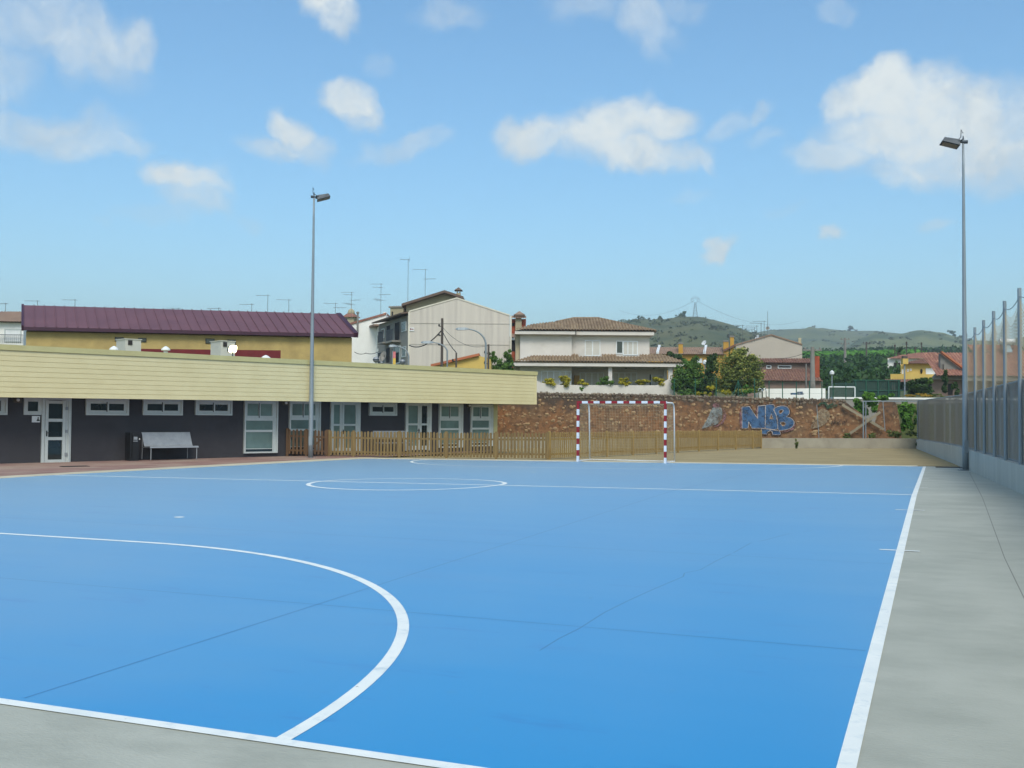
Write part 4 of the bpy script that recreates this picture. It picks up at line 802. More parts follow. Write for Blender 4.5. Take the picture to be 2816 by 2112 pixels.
m = MB()
for l in ([(655, 322), (790, 305), (870, 440), (898, 300), (1030, 290), (1100, 276), (1160, 284)], [(1180, 318), (1270, 294), (1360, 306), (1404, 380), (1396, 446), (1360, 476)], [(1360, 476), (1420, 484), (1472, 545), (1478, 600), (1440, 665), (1360, 712), (1250, 722)], [(960, 752), (1045, 756), (1080, 706), (1100, 700), (1128, 760), (1250, 766), (1264, 730)]): stroke(m, l, 10, .074)
m.build('graffiti_dark_edge', M['gp6'], sw)
paint('graffiti_drop', [smooth([(228, 330), (345, 325), (372, 400), (365, 480), (330, 560), (240, 612), (120, 640), (42, 662), (110, 560), (165, 450), (195, 370)], 1)], 'gp3', .086)
paint('graffiti_drop_edge', [[(372, 350), (420, 400), (428, 480), (385, 570), (300, 620), (120, 655), (240, 625), (340, 572), (382, 490), (386, 410)]], 'gp4', .0843)
paint('graffiti_drop_cap', [smooth([(220, 290), (260, 262), (310, 280), (330, 330), (280, 345), (225, 330)], 1)], 'gp4', .0878)
paint('graffiti_faded_drop', [smooth([(1850, 370), (1895, 345), (1960, 375), (2004, 430), (1995, 510), (1940, 580), (1860, 630), (1760, 655), (1672, 672), (1730, 600), (1780, 500), (1810, 420)], 1)], 'gp3b', .086)
m = MB(); stroke(m, [(1835, 300), (1870, 268), (1920, 262), (1955, 300), (1965, 345), (2000, 300), (2050, 280)], 30, .089); stroke(m, [(1960, 340), (2020, 335), (2110, 300)], 26, .0915); m.build('graffiti_stalk', M['gp5'], sw)
m = MB()
for l in ([(2020, 640), (2040, 530), (2060, 600), (2095, 480)], [(2110, 600), (2080, 590), (2085, 550), (2112, 540), (2122, 560), (2110, 600)], [(2140, 605), (2130, 560), (2150, 545), (2165, 600)], [(2185, 600), (2200, 545)], [(2225, 610), (2215, 540), (2240, 570)], [(2262, 520), (2240, 600)]): stroke(m, l, 7, .093)
m.build('graffiti_scrawl', M['gp6'], sw)
# the second, broken piece of wall beyond the gap
b0 = SF.uz(2417, 1135)[0]; b1 = SF.uz(2481, 1192)[0]; zt2 = SF.uz(2440, 1105)[1]
m = MB(); uu = np.linspace(SF.uz(2398, 1150)[0], b1, 26); uA = SF.uz(2418, 1110)[0]; uB = SF.uz(2462, 1110)[0]
def zt_b(u):
    if u < uA: return lerp(.75, zt2, (u-uu[0])/(uA-uu[0]))+.05*mnoise.noise((u*5, 3, 0))
    if u > uB: return lerp(zt2, .25, ((u-uB)/(b1-uB))**1.5)+.08*mnoise.noise((u*6, 3, 0))
    return zt2+.05*mnoise.noise((u*4, 5, 0))
wall_sheet(m, uu, zt_b, lambda u: -.2, .07); o = m.build('broken_wall_stub', M['stone'], None, True); tag(o, 'broken stub of brown rubble wall right of the crossed planks', 'wall')
# crossed planks propped in the gap, thin pipes of a wire frame in front
for pts, lb in (([(2316, 1113), (2431, 1181)], 'long pale plank leaning down to the right across the gap in the rubble wall'), ([(2331, 1197), (2421, 1133)], 'pale plank leaning up to the right across the gap in the rubble wall')):
    m = MB(); a = sp(*pts[0], .22 if pts[0][0] < 2320 else .32); b_ = sp(*pts[1], .22 if pts[0][0] < 2320 else .32); d = b_-a; d /= np.linalg.norm(d); e = np.cross(d, SF.n)*.075; k = SF.n*.04
    m.hexa([a-e, b_-e, b_-e+k, a-e+k, a+e, b_+e, b_+e+k, a+e+k]); tag(m.build('plank', M['plank']), lb, 'plank', 'crossed planks')
wf = thing('wire_frame_fence', P(2374, 1203, 63.2), 'thin grey pipe frame fence on the low wall in front of the gap', 'fence')
def pipe(par, pts, r=.03, mat='galv', name='post'): m = MB(); m.tube(pts, r, 8); return m.build(name, M[mat], par)
for x0, y0, x1, y1, r in ((2374, 1206, 2374, 1103, .04), (2381, 1206, 2381, 1105, .03), (2434, 1186, 2428, 1104, .025), (2523, 1204, 2523, 1106, .03), (2252, 1204, 2246, 1113, .02)): pipe(wf, [P(x0, y0, 63.2), P(x1, y1, 63.2)], r)
pipe(wf, [P(2374, 1103.5, 63.2), P(2529, 1103.5, 63.2)], .03, name='top_rail')
# ------------------------------------------------------------------ roofs
def tiled(m, fr, eave_u0, eave_u1, z0, w0, slope, top, pitch=.2, amp=.045):
    """barrel-tile plane from an eave line up to the outline 'top' given in pixels"""
    cs, sn = math.cos(slope), math.sin(slope); nrm = fr.n*sn+np.array([0, 0, cs]); o = fr.pt(0, z0, w0); tv = []
    for px, py in top:
        r = ray(px, py); t = ((o-CAM)@nrm)/(r@nrm); p = CAM+r*t-o; tv.append((p@fr.u, (p@(-fr.n))/cs))
    tu = [a for a, _ in tv]; th = [max(0.02, b) for _, b in tv]; n = max(6, int((eave_u1-eave_u0)/pitch*6)); cols = []
    for i in range(n+1):
        u = lerp(eave_u0, eave_u1, i/n); vm_ = max(.02, float(np.interp(u, tu, th))); ph = u/pitch*2*math.pi; h = amp*(abs(math.sin(ph/2))**.7*2-1); nr = max(2, int(vm_/.38)); col = []
        for j in range(13):
            v = vm_*j/12; step = -.02*((v/.38) % 1)
            col.append(o+fr.u*u+(-fr.n*cs+np.array([0, 0, sn]))*v+nrm*(h+step))
        cols.append(col)
    m.grid([[c[j] for c in cols] for j in range(13)]); return tv
def roof_back(m, fr, outline, depth, th=.0):          # close a roof behind: fan from outline points to a lower back line
    pass
# ------------------------------------------------------------------ the white villa
D = 86.; vf = cframe(D, 1420, 0.); V = lambda px, py, w=0.: vf.uz(px, py, w)
vl = thing('white_villa', vf.pt(V(1640, 1080)[0], 2.6), 'two storey white villa with tiled hip roofs and a planted terrace behind the rubble wall', 'house')
U = lambda px, w=0.: vf.U(px, w)
def vbox(name, x0, x1, y0, y1, w0, w1, mat, par=vl):
    a, b, c, d = vf.rect(x0, x1, y0, y1, w1); return MB().box(vf, a, b, c, d, w0, w1).build(name, M[mat], par)
zg = 2.6
a, b, c, d = vf.rect(1430, 1572, 919, 1075, .5); m = MB(); m.box(vf, a, b, zg, d, -8.5, .5)
a2, b2, c2, d2 = vf.rect(1572, 1786, 921, 1075, 0.); zmid = V(1600, 990)[1]; m.box(vf, b+.002, b2, zmid, d2, -8.5, 0.)
m.box(vf, b+.002, U(1825, -1.9), zg, vf.rect(1412, 1882, 999, 1007.5, 1.9)[2]-.004, -8.5, -1.9); m.build('wall', M['villa'], vl)
a, b, c, d = vf.rect(1417.5, 1429.5, 914, 1075, .35); MB().box(vf, a, b, zg, d, -8.3, .2).build('side_wall', M['villa_side'], vl)
# eaves slabs
def eave(name, x0, x1, y0, y1, w, dep=9.5):
    a, b, c, d = vf.rect(x0, x1, y0, y1, w); m = MB(); m.box(vf, a, b, c, d, w-dep, w); return m.build(name, M['villa'], vl), a, b, d
_, e0, e1, ez = eave('eaves_slab', 1416, 1582, 910.5, 919, 1.1, 9.9); _, f0, f1, fzz = eave('eaves_slab', 1584, 1799, 912, 921.5, .6, 9.4)
_, g0, g1, gzl = eave('porch_slab', 1412, 1882, 999, 1007.5, 1.9, 6.)
m = MB(); sl = math.radians(20)
tiled(m, vf, U(1415, 1.2), U(1586, 1.2), ez+.11, 1.25, sl, [(1415, 908), (1465, 891), (1506, 886.5), (1531, 884), (1560, 881), (1586, 886)], .25, .06)
tiled(m, vf, U(1560, .7), U(1804, .7), fzz+.11, .75, sl, [(1540, 886), (1577, 874.5), (1646, 874.5), (1699, 885), (1761, 898), (1804, 909.5)], .25, .06)
R0 = P(1577, 875, D+5.2); R1 = P(1646, 875, D+5.2); zz = fzz+.03
cL = vf.pt(U(1416), ez+.02, 1.2); cR = vf.pt(U(1804), zz, .7); kL = vf.pt(U(1416), ez+.02, -9); kR = vf.pt(U(1804), zz, -9)
R0[2] -= .12; R1[2] -= .12
m.quad(cR, kR, R1); m.quad(kR, kL, R0, R1); m.quad(kL, cL, R0); m.build('roof', M['tile'], vl)
m = MB(); tiled(m, vf, U(1410, 2.), U(1885, 2.), gzl+.12, 2.05, math.radians(19), [(1410, 998), (1437, 986), (1466, 977), (1570, 978), (1571, 972), (1586, 973), (1592, 980), (1655, 980.5), (1656, 972), (1690, 973), (1699, 980.5), (1758, 980.5), (1761, 972), (1819, 974), (1850, 983), (1885, 997)], .25, .06)
m.box(vf, U(1413, 1.9), U(1881, 1.9), gzl+.001, gzl+.13, 1.5, 1.88); q = vf.pt(U(1885), gzl+.03, 2.0); m.quad(q, vf.pt(U(1885), gzl+.03, -4.), vf.pt(U(1819), V(1819, 975)[1]-.1, -3.2)); m.build('porch_roof', M['tile'], vl)
m = MB()                                              # ridge and hip cappings
for A_, B_ in ((P(1577, 874.5, D+5), P(1646, 874.5, D+5)), (P(1646, 874.8, D+5), vf.pt(U(1803, .7), fzz+.1, .7)), (P(1577, 874.8, D+5), P(1531, 884.5, D+3.))): m.tube([lerp(A_, B_, s) for s in np.linspace(0, 1, 8)], .09, 8)
m.build('ridge_tiles', M['tile'], vl)
def vwin(x0, x1, y0, y1, w, panels, mat='shutter', fr_='white', name='window'):
    a, b, c, d = vf.rect(x0, x1, y0, y1, w); m = MB(); frame_bars(m, vf, a, b, c, d, .07, w+.002, w+.05); n = panels
    for k in range(1, n): u = lerp(a, b, k/n); m.box(vf, u-.04, u+.04, c+.07, d-.07, w+.002, w+.045)
    o = m.build(name, M[fr_], vl)
    for k in range(n): MB().box(vf, lerp(a, b, k/n)+.03, lerp(a, b, (k+1)/n)-.03, c+.05, d-.05, w+.003, w+.025).build('shutter' if mat == 'shutter' else 'pane', M[mat], o)
vwin(1608, 1651, 936, 979, 0, 2); vwin(1713, 1754, 938, 977, 0, 3); vwin(1694, 1713.5, 937, 973, 0, 1, 'darkglass')
vwin(1488, 1540, 1020, 1068, .5, 3); vwin(1541, 1571, 1020, 1068, .5, 2)
vwin(1594, 1661, 1024, 1074, -1.9, 4); vwin(1685, 1752, 1024, 1074, -1.9, 4); vwin(1790, 1822, 1031, 1074, -1.9, 1)
vbox('dark_doorway', 1786.5, 1790, 1030, 1074, -1.95, -1.88, 'opening')
vbox('wicker_screen', 1579, 1594, 1032, 1072, -1.6, -1.5, 'tan')
for x0, x1, w in ((1673, 1683.5, 1.5), (1838, 1849.5, 1.5), (1826, 1835, -1.5)): vbox('column', x0, x1, 1006, 1076, w-.3, w, 'villa')
for px, w in ((1629, -.5), (1722, -.5), (1799, -.8), (1812, .6)):
    u, z = vf.uz(px, 1010.5, w); m = MB(); m.lathe(vf.pt(u, gzl-.28, w), [(.03, .0), (.1, .02), (.1, .06), (.04, .09)], 10); m.build('ceiling_lamp', M['soffit'], vl)
# terrace parapet with raised ends
m = MB(); w = 3.2; pr = [(1470, 1100), (1470, 1046.5), (1476, 1046.5), (1488, 1052), (1520, 1058.5), (1806, 1059.5), (1818, 1055.5), (1830, 1047), (1840, 1041.5), (1853, 1041), (1853, 1100)]
m.poly([[vf.uz(x, y, w) for x, y in pr]], lambda a, b: vf.pt(a, b, w), vf.n*-.25); a, b, c, d = vf.rect(1853-3, 1853, 1041, 1100, w); m.box(vf, b-.24, b-.001, c, d, -3.2, w-.251); m.build('terrace_parapet', M['villa'], vl)
# ------------------------------------------------------------------ foliage helpers
def leaves(m, c, rad, n, size, r, clumps=14, shell=.55, flat=0., zmin=None):
    c = np.array(c, float); rad = np.array(rad, float); cl = []
    for _ in range(clumps):
        d = np.array([r.gauss(0, 1) for _ in range(3)]); d /= np.linalg.norm(d); cl.append((d*rad*r.uniform(shell, .88), r.uniform(.24, .42), r.random()))
    for i in range(n):
        o, s, tn = cl[r.randrange(clumps)]
        d = np.array([r.gauss(0, 1) for _ in range(3)]); d /= np.linalg.norm(d)+1e-9; p = c+o+d*rad*s*(r.random()**.4)
        if zmin is not None and p[2] < zmin: continue
        nrm = d*.8+np.array([r.gauss(0, 1), r.gauss(0, 1), r.gauss(0, 1)+.4])*.6; nrm /= np.linalg.norm(nrm); a = np.cross(nrm, [r.gauss(0, 1), r.gauss(0, 1), r.gauss(0, 1)]); a /= np.linalg.norm(a)+1e-9; b = np.cross(nrm, a); q = size*r.uniform(.6, 1.35)
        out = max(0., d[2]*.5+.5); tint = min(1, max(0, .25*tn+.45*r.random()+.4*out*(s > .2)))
        m.add([p-a*q*.5, p-b*q*.28, p+a*q*.5, p+b*q*.28], [(0, 1, 2, 3)], tint)
def tree(name, lb, cat, group, base, parts, trunk_h, trunk_r, mat, size, seed, barkm='bark'):
    """parts: (centre, radii, leaves); trunk with limbs running to every lobe"""
    r = random.Random(seed); t = thing(name, base, lb, cat, group); base = np.array(base, float); m = MB(); top = base+np.array([0, 0, trunk_h])
    m.tube([base-np.array([0, 0, .3]), lerp(base, top, .5)+np.array([r.uniform(-.1, .1), 0, 0]), top], trunk_r, 9, trunk_r*.6)
    for c, rd, n in parts:
        c = np.array(c); m.tube([top-np.array([0, 0, trunk_h*.2]), lerp(top, c, .5)+np.array([0, 0, -.1]), c], trunk_r*.5, 6, trunk_r*.12)
        for _ in range(5): e = c+np.array([r.uniform(-1, 1), r.uniform(-1, 1), r.uniform(-.3, 1)])*np.array(rd)*.75; m.tube([lerp(top, c, .7), e], trunk_r*.2, 5, trunk_r*.05)
    m.build('trunk', M[barkm], t); m = MB()
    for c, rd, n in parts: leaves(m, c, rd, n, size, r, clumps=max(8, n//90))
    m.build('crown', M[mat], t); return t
def shrub(name, lb, cat, group, c, rad, n, size, mat, seed, clumps=10):
    r = random.Random(seed); m = MB(); c = np.array(c, float); leaves(m, c, rad, n, size, r, clumps, .4)
    o = m.build(name, M[mat], None, base=(c[0], c[1], c[2]-rad[2])); return tag(o, lb, cat, group)
for i, (px, py, wpx, hpx, mt, lb) in enumerate(((1508, 1050, 24, 12, 'leafyel', 'yellow variegated shrub at the left end of the villa terrace'), (1556, 1049, 22, 14, 'leafyel', 'yellow green shrub on the villa terrace in front of the shuttered left window'), (1600, 1053, 17, 8, 'leafyel', 'smallest yellow shrub on the villa terrace beside the tan wicker screen'), (1663, 1049, 28, 12, 'leaf', 'wide dark green shrub at the middle terrace column of the villa'), (1718, 1050, 20, 9, 'leafyel', 'yellow green shrub on the villa terrace just right of the middle column'), (1764, 1051, 22, 7, 'leafyel', 'low flat yellow shrub on the villa terrace left of the dark doorway'), (1808, 1049, 22, 11, 'leafyel', 'yellow shrub at the right end of the villa terrace'))):
    c = P(px, py, D-2.9); s = (D-3)/F; shrub('terrace_shrub', lb, 'shrub', 'shrubs along the villa terrace', c, (wpx*s*1.0, .55, hpx*s*1.15), 1000, .16, mt, 50+i)
# ------------------------------------------------------------------ purple roofed hall behind the school
A_, B_, C_, D_ = P(65, 898.5, 60), P(973, 918, 66), P(925, 863, 70.3), P(65, 839, 64.2)
hall = thing('purple_roof_hall', [*((A_+B_)/2)[:2], 0], 'long hall with a purple standing seam metal roof and ochre stucco wall', 'building')
nrm = np.cross(B_-A_, D_-A_); nrm /= np.linalg.norm(nrm); nrm = nrm if nrm[2] > 0 else -nrm
m = MB(); m.slab([A_, B_, C_, D_], -nrm*.12); n = 33
for i in range(n+1):
    a = lerp(A_, B_, i/n); b = lerp(D_, C_, i/n); d = (b-a)/np.linalg.norm(b-a); e = (B_-A_)/np.linalg.norm(B_-A_)*.022; k = nrm*.055
    m.hexa([a-e+nrm*.001, a+e+nrm*.001, b+e+nrm*.001, b-e+nrm*.001, a-e+k, a+e+k, b+e+k, b-e+k])
m.build('roof', M['purple'], hall)
hf = Frame(A_, B_); m = MB(); dz = np.array([0, 0, -.2]); o1 = hf.n*.06
m.hexa([A_+dz+o1, B_+dz+o1, B_+dz-hf.n*.1, A_+dz-hf.n*.1, A_-nrm*.0+o1-np.array([0, 0, .02]), B_+o1-np.array([0, 0, .02]), B_-hf.n*.1-np.array([0, 0, .122]), A_-hf.n*.1-np.array([0, 0, .122])])
e = (B_-A_)/np.linalg.norm(B_-A_); m.slab([B_+nrm*.07+e*.0, C_+nrm*.07, C_+nrm*.07+e*.28, B_+nrm*.07+e*.28], -nrm*.3); m.slab([A_+nrm*.07-e*.12, D_+nrm*.07-e*.12, D_+nrm*.07, A_+nrm*.07], -nrm*.3); m.build('roof_trim', M['purple_dark'], hall)
m = MB(); k = -hf.n*.35; zb_ = -.4
pl = [A_+k+dz*1.2+e*.1, B_+k+dz*1.2-e*.05]; back = -hf.n*6.5
m.hexa([np.array([*pl[0][:2], zb_]), np.array([*pl[1][:2], zb_]), np.array([*(pl[1]+back)[:2], zb_]), np.array([*(pl[0]+back)[:2], zb_]), pl[0], pl[1], pl[1]+back+np.array([0, 0, 1.6]), pl[0]+back+np.array([0, 0, 1.6])]); m.build('wall', M['olive'], hall)
hw = Frame(pl[0], pl[1])
for x0, x1, y0, y1 in ((316, 340, 927.5, 938.5), (380, 402.5, 929.5, 940.5), (565, 590, 931, 945), (625, 648, 934, 947)):
    a, b, c, d = hw.rect(x0, x1, y0, y1); m = MB(); frame_bars(m, hw, a, b, c, d, .04, .001, .05); w = m.build('window', M['black'], hall); MB().box(hw, a+.03, b-.03, c+.03, d-.03, .002, .02).build('pane', M['darkglass'], w)
# far left house
hl = cframe(85, 20, -8); T = thing('tiled_cream_house', hl.pt(hl.U(20), 0), 'cream house with a pale tiled roof at the far left edge behind the hall', 'house')
a, b, c, d = hl.rect(-140, 64, 886, 1000); MB().box(hl, a, b, 0, d, -9, 0).build('wall', M['whitest'], T)
a, b, c, d = hl.rect(-150, 66, 857, 884.5); m = MB(); tiled(m, hl, a, b, c, .5, .38, [(-150, 857), (66, 857)], .22); m.quad(hl.pt(a, c, .5), hl.pt(b, c, .5), hl.pt(b, c, -9), hl.pt(a, c, -9)); m.quad(hl.pt(a, d, -3.2), hl.pt(b, d, -3.2), hl.pt(b, c, -9), hl.pt(a, c, -9)); m.build('roof', M['tile_grey'], T)
a, b, c, d = hl.rect(12, 59, 904, 941); m = MB(); frame_bars(m, hl, a, b, c, d, .1, .001, .06); w = m.build('window', M['alu'], T); MB().box(hl, a+.08, b-.08, c+.08, d-.08, .002, .03).build('shutter', M['white'], w)
m = MB()
for k in range(13): u = lerp(a-.3, b+.2, k/12); m.box(hl, u-.012, u+.012, c-.1, c+.55, .3, .32)
m.box(hl, a-.3, b+.2, c+.55, c+.59, .29, .33); m.build('balcony_rail', M['galvdark'], T)
# ------------------------------------------------------------------ grey clad gable block
D = 92.; gf = cframe(D, 1125, 0); G_ = lambda px, py, w=0: gf.uz(px, py, w)
gb = thing('grey_gable_block', gf.pt(gf.U(1260), 0), 'three storey block with a blank grey sheet clad gable and dark balconied side', 'apartment block')
gab = [(1125.5, 1040), (1125.5, 858), (1256.7, 821.5), (1402, 869), (1402, 1040)]
m = MB(); lp = [gf.uz(x, y) for x, y in gab]; lp[0] = (lp[0][0], 0.); lp[-1] = (lp[-1][0], 0.); m.poly([lp], lambda a, b: gf.pt(a, b, 0), gf.n*-.3)
r = random.Random(5); u = lp[0][0]+.3
while u < lp[-1][0]-.1:                               # standing ribs of the cladding
    zt_ = float(np.interp(u, [lp[1][0], lp[2][0], lp[3][0]], [lp[1][1], lp[2][1], lp[3][1]]))-.08; m.box(gf, u-.012, u+.012, .1, zt_, .001, .012); u += .72
for py in (889, 947): z = G_(1260, py)[1]; m.box(gf, lp[0][0]+.02, lp[-1][0]-.02, z-.03, z+.03, .031, .045)
m.build('clad_gable', M['cladding'], gb)
m = MB(); m.box(gf, lp[0][0]-.14, lp[0][0]-.001, 0, lp[1][1]+.02, -.3, .06); m.box(gf, lp[-1][0]+.001, lp[-1][0]+.13, 0, lp[-2][1]+.02, -.3, .06)
for i in (1, 2):
    a = gf.pt(*lp[i], .05); b = gf.pt(*lp[i+1], .05); m.hexa([a, b, b-gf.n*.4, a-gf.n*.4, a+np.array([0, 0, .12]), b+np.array([0, 0, .12]), b-gf.n*.4+np.array([0, 0, .12]), a-gf.n*.4+np.array([0, 0, .12])])
m.build('edge_trim', M['trim'], gb)
# side facade runs back to the left
c0 = gf.pt(lp[0][0]-.14, 0, -.05); c1 = P(1040.5, 1000, 101.5); c1[2] = 0; sf = Frame(c0, c1, True)
if sf.n@(CAM-c0) < 0: sf.n = -sf.n
zl0 = sf.uz(1121, 866)[1]; zl1 = sf.uz(1041, 892)[1]
m = MB(); m.hexa([sf.pt(0, 0, 0), sf.pt(sf.len, 0, 0), sf.pt(sf.len, 0, -8), sf.pt(0, 0, -.35), sf.pt(0, zl0, 0), sf.pt(sf.len, zl1, 0), sf.pt(sf.len, zl1+1.5, -8), sf.pt(0, zl0+.1, -.35)]); m.build('side_wall', M['greyst'], gb)
m = MB(); m.slab([sf.pt(-.1, zl0+.02, .7), sf.pt(sf.len, zl1+.02, .7), sf.pt(sf.len, zl1+.5, -2), sf.pt(-.1, zl0+.5, -2)], (0, 0, .12)); m.build('side_eaves', M['roof_edge'], gb)
def srect(x0, x1, y0, y1): 
    a, b, c, d = sf.rect(x0, x1, y0, y1, .0); return a, b, c, d
for x0, x1, y0, y1, bal in ((1105, 1117.5, 885, 912, 0), (1086, 1101, 884, 938, 1), (1063, 1074.5, 893, 942, 1), (1049, 1058, 904, 930, 0), (1105, 1117, 953, 982, 0), (1084, 1101, 950, 1000, 0), (1062, 1074, 955, 1000, 1)):
    a, b, c, d = srect(x0, x1, y0, y1); m = MB(); frame_bars(m, sf, a, b, c, d, .08, .001, .05); w = m.build('window', M['greyst'] if bal else M['alu'], gb); MB().box(sf, a+.06, b-.06, c+.06, d-.06, .002, .02).build('pane', M['opening'] if bal else M['darkglass'], w)
    if bal:
        bl = MB(); bl.box(sf, a-.2, b+.2, c-.15, c, .001, .8); bb = bl.build('balcony', M['greyst'], gb); m = MB()
        for k in range(15): u = lerp(a-.15, b+.15, k/14); m.box(sf, u-.012, u+.012, c+.001, c+.95, .73, .76)
        m.box(sf, a-.2, b+.2, c+.951, c+1., .72, .77); m.build('railing', M['galvdark'], bb)
# penthouse set back, its tower box and roof
pg = cframe(D+4.5, 1106, 0); pl_ = [(1117, 990), (1117, 838), (1222.5, 807), (1268, 822), (1268, 990)]
m = MB(); q = [pg.uz(x, y) for x, y in pl_]; q[0] = (q[0][0], 6.); q[-1] = (q[-1][0], 6.); m.poly([q], lambda a, b: pg.pt(a, b, 0), pg.n*-5); m.build('penthouse_wall', M['beige'], gb)
m = MB()
for (xa, ya_), (xb, yb_) in (((1104, 841.5), (1222.5, 804.5)), ((1222.5, 804.5), (1274, 821.5))):
    a = pg.pt(*pg.uz(xa, ya_, .8), .8); b = pg.pt(*pg.uz(xb, yb_, .8), .8); m.slab([a, b, b-pg.n*7, a-pg.n*7], (0, 0, .22))
m.build('penthouse_roof', M['roof_edge'], gb)
a, b, c, d = pg.rect(1110, 1115.5, 846, 862); m = MB(); m.box(pg, a, b, c, d, .001, .03); 
tb = cframe(D+7, 1090, 20); a, b, c, d = tb.rect(1073, 1109, 846, 880); m = MB(); m.box(tb, a, b, c-4, d, -3, 0); o = m.build('stair_tower', M['beige'], gb); m = MB(); m.box(tb, a-.12, b+.1, d+.001, d+.14, -3.1, .12); m.build('tower_cap', M['greyst'], o); a, b, c, d = tb.rect(1077, 1081, 857, 871); MB().box(tb, a, b, c, d, .001, .03).build('tower_window', M['opening'], o)
a, b, c, d = pg.rect(1255, 1266, 806, 822, .3); m = MB(); m.box(pg, a, b, c-.6, d, -.4, .3); ch = m.build('chimney', M['beige'], gb)
m = MB(); m.box(pg, a+.02, a+.1, d+.001, d+.25, -.35, .25); m.box(pg, b-.1, b-.02, d+.001, d+.25, -.35, .25); zc = d+.25; ctr = pg.pt((a+b)/2, zc+.001, -.05)
m.build('chimney_pots', M['beige'], ch); m = MB(); m.add([pg.pt(a-.18, zc, .5), pg.pt(b+.18, zc, .5), pg.pt(b+.18, zc, -.6), pg.pt(a-.18, zc, -.6), ctr+np.array([0, 0, .32])], [(0, 1, 4), (1, 2, 4), (2, 3, 4), (3, 0, 4), (3, 2, 1, 0)]); m.build('chimney_cap', M['roof_edge'], ch)
a, b, c, d = gf.rect(1127, 1139, 901, 910.5); o = MB().box(gf, a, b, c, d, .046, .07).build('wall_sign', M['white'], None); tag(o, 'small white sign with red lettering high on the grey clad gable', 'sign')
m = MB(); h_ = d-c
for k, (x0, x1) in enumerate(((.08, .3), (.38, .5), (.56, .68), (.74, .86))): m.box(gf, lerp(a, b, x0), lerp(a, b, x1), c+h_*.3, c+h_*(.8 if k == 0 else .7), .0705, .075)
m.build('red_lettering', M['maroon'], o)
# ------------------------------------------------------------------ white houses beyond
wg = cframe(104., 965, 0); T = thing('white_gable_house', wg.pt(wg.U(1000), 0), 'bright white gable ended house with a red tile verge beside the grey block', 'house')
q = [(961, 1040), (961, 894), (1062, 865.5), (1062, 1040)]; q = [wg.uz(x, y) for x, y in q]; q[0] = (q[0][0], 0); q[-1] = (q[-1][0], 0); m = MB(); m.poly([q], lambda a, b: wg.pt(a, b, 0), wg.n*-8); m.build('wall', M['whitest'], T)
a_, b_ = wg.pt(*q[1], .12), wg.pt(*q[2], .12); m = MB(); m.slab([a_, b_, b_-wg.n*8.2, a_-wg.n*8.2], (0, 0, .2)); m.build('roof_verge', M['tile_red'], T)
a, b, c, d = wg.rect(1054, 1062.5, 858, 866); m = MB(); m.box(wg, a, b, c-.5, d, -.6, -.1); m.build('chimney', M['whitest'], T)
a, b, c, d = wg.rect(983.5, 986, 862, 915, .2); m = MB(); m.tube([wg.pt(a, c, .2), wg.pt(a, d, .2)], .09, 8); m.lathe(wg.pt(a, d, .2), [(.16, 0), (.16, .12), (.02, .2)], 8); m.build('flue_pipe', M['rawcon'], T)
c0 = P(1045.5, 1000, 102.3); c1 = P(998, 1000, 111); c0[2] = c1[2] = 0; s2 = Frame(c0, c1)
if s2.n@(CAM-c0) < 0: s2.n = -s2.n
T = thing('white_side_house', s2.pt(3, 0), 'white house with small dark windows stepping back left of the grey block', 'house')
z0_ = s2.uz(1045, 897)[1]; z1_ = s2.uz(998, 915)[1]; m = MB(); m.hexa([s2.pt(0, 0, 0), s2.pt(s2.len, 0, 0), s2.pt(s2.len, 0, -4), s2.pt(0, 0, -4), s2.pt(0, z0_, 0), s2.pt(s2.len, z1_, 0), s2.pt(s2.len, z1_, -4), s2.pt(0, z0_, -4)]); m.build('wall', M['whitest'], T)
m = MB(); m.slab([s2.pt(-.1, z0_, .7), s2.pt(s2.len+.2, z1_, .7), s2.pt(s2.len+.2, z1_, -2), s2.pt(-.1, z0_, -2)], (0, 0, .15)); m.build('eaves', M['tile_grey'], T)
for x0, x1, y0, y1 in ((1011, 1015, 926, 952), (1017, 1021, 924, 938), (1028, 1032, 922, 962), (1039, 1043.5, 922, 958), (1011, 1015, 980, 996), (1017, 1021, 978, 992), (1030, 1034, 980, 996)):
    a, b, c, d = s2.rect(x0, x1, y0, y1); m = MB(); frame_bars(m, s2, a, b, c, d, .06, .001, .04); w = m.build('window', M['greyst'], T); MB().box(s2, a+.05, b-.05, c+.05, d-.05, .002, .02).build('pane', M['darkglass'], w)
# little domed tower
tw = cframe(118., 958, 15); a, b, c, d = tw.rect(946, 972, 872, 960); T = thing('domed_tower', tw.pt((a+b)/2, 0), 'small cream roof tower with a tiled skirt and a dome behind the purple roof', 'tower')
MB().box(tw, a, b, 0, d, -1.2, 0).build('tower_wall', M['beige'], T); m = MB(); h = .45; m.hexa([tw.pt(a-.25, d, .25), tw.pt(b+.25, d, .25), tw.pt(b+.25, d, -1.45), tw.pt(a-.25, d, -1.45), tw.pt(lerp(a, b, .25), d+h, -.25), tw.pt(lerp(a, b, .75), d+h, -.25), tw.pt(lerp(a, b, .75), d+h, -.95), tw.pt(lerp(a, b, .25), d+h, -.95)]); m.build('tiled_skirt', M['tile_red'], T)
m = MB(); m.lathe(tw.pt((a+b)/2, d+h*.8, -.6), [(.42, 0), (.4, .25), (.28, .5), (.1, .62), (.03, .66), (.02, 1.5)], 14); m.build('dome', M['beige'], T, True); a2, b2, c2, d2 = tw.rect(949, 955, 876, 888); MB().box(tw, a2, b2, c2, d2, .001, .03).build('window', M['darkglass'], T)
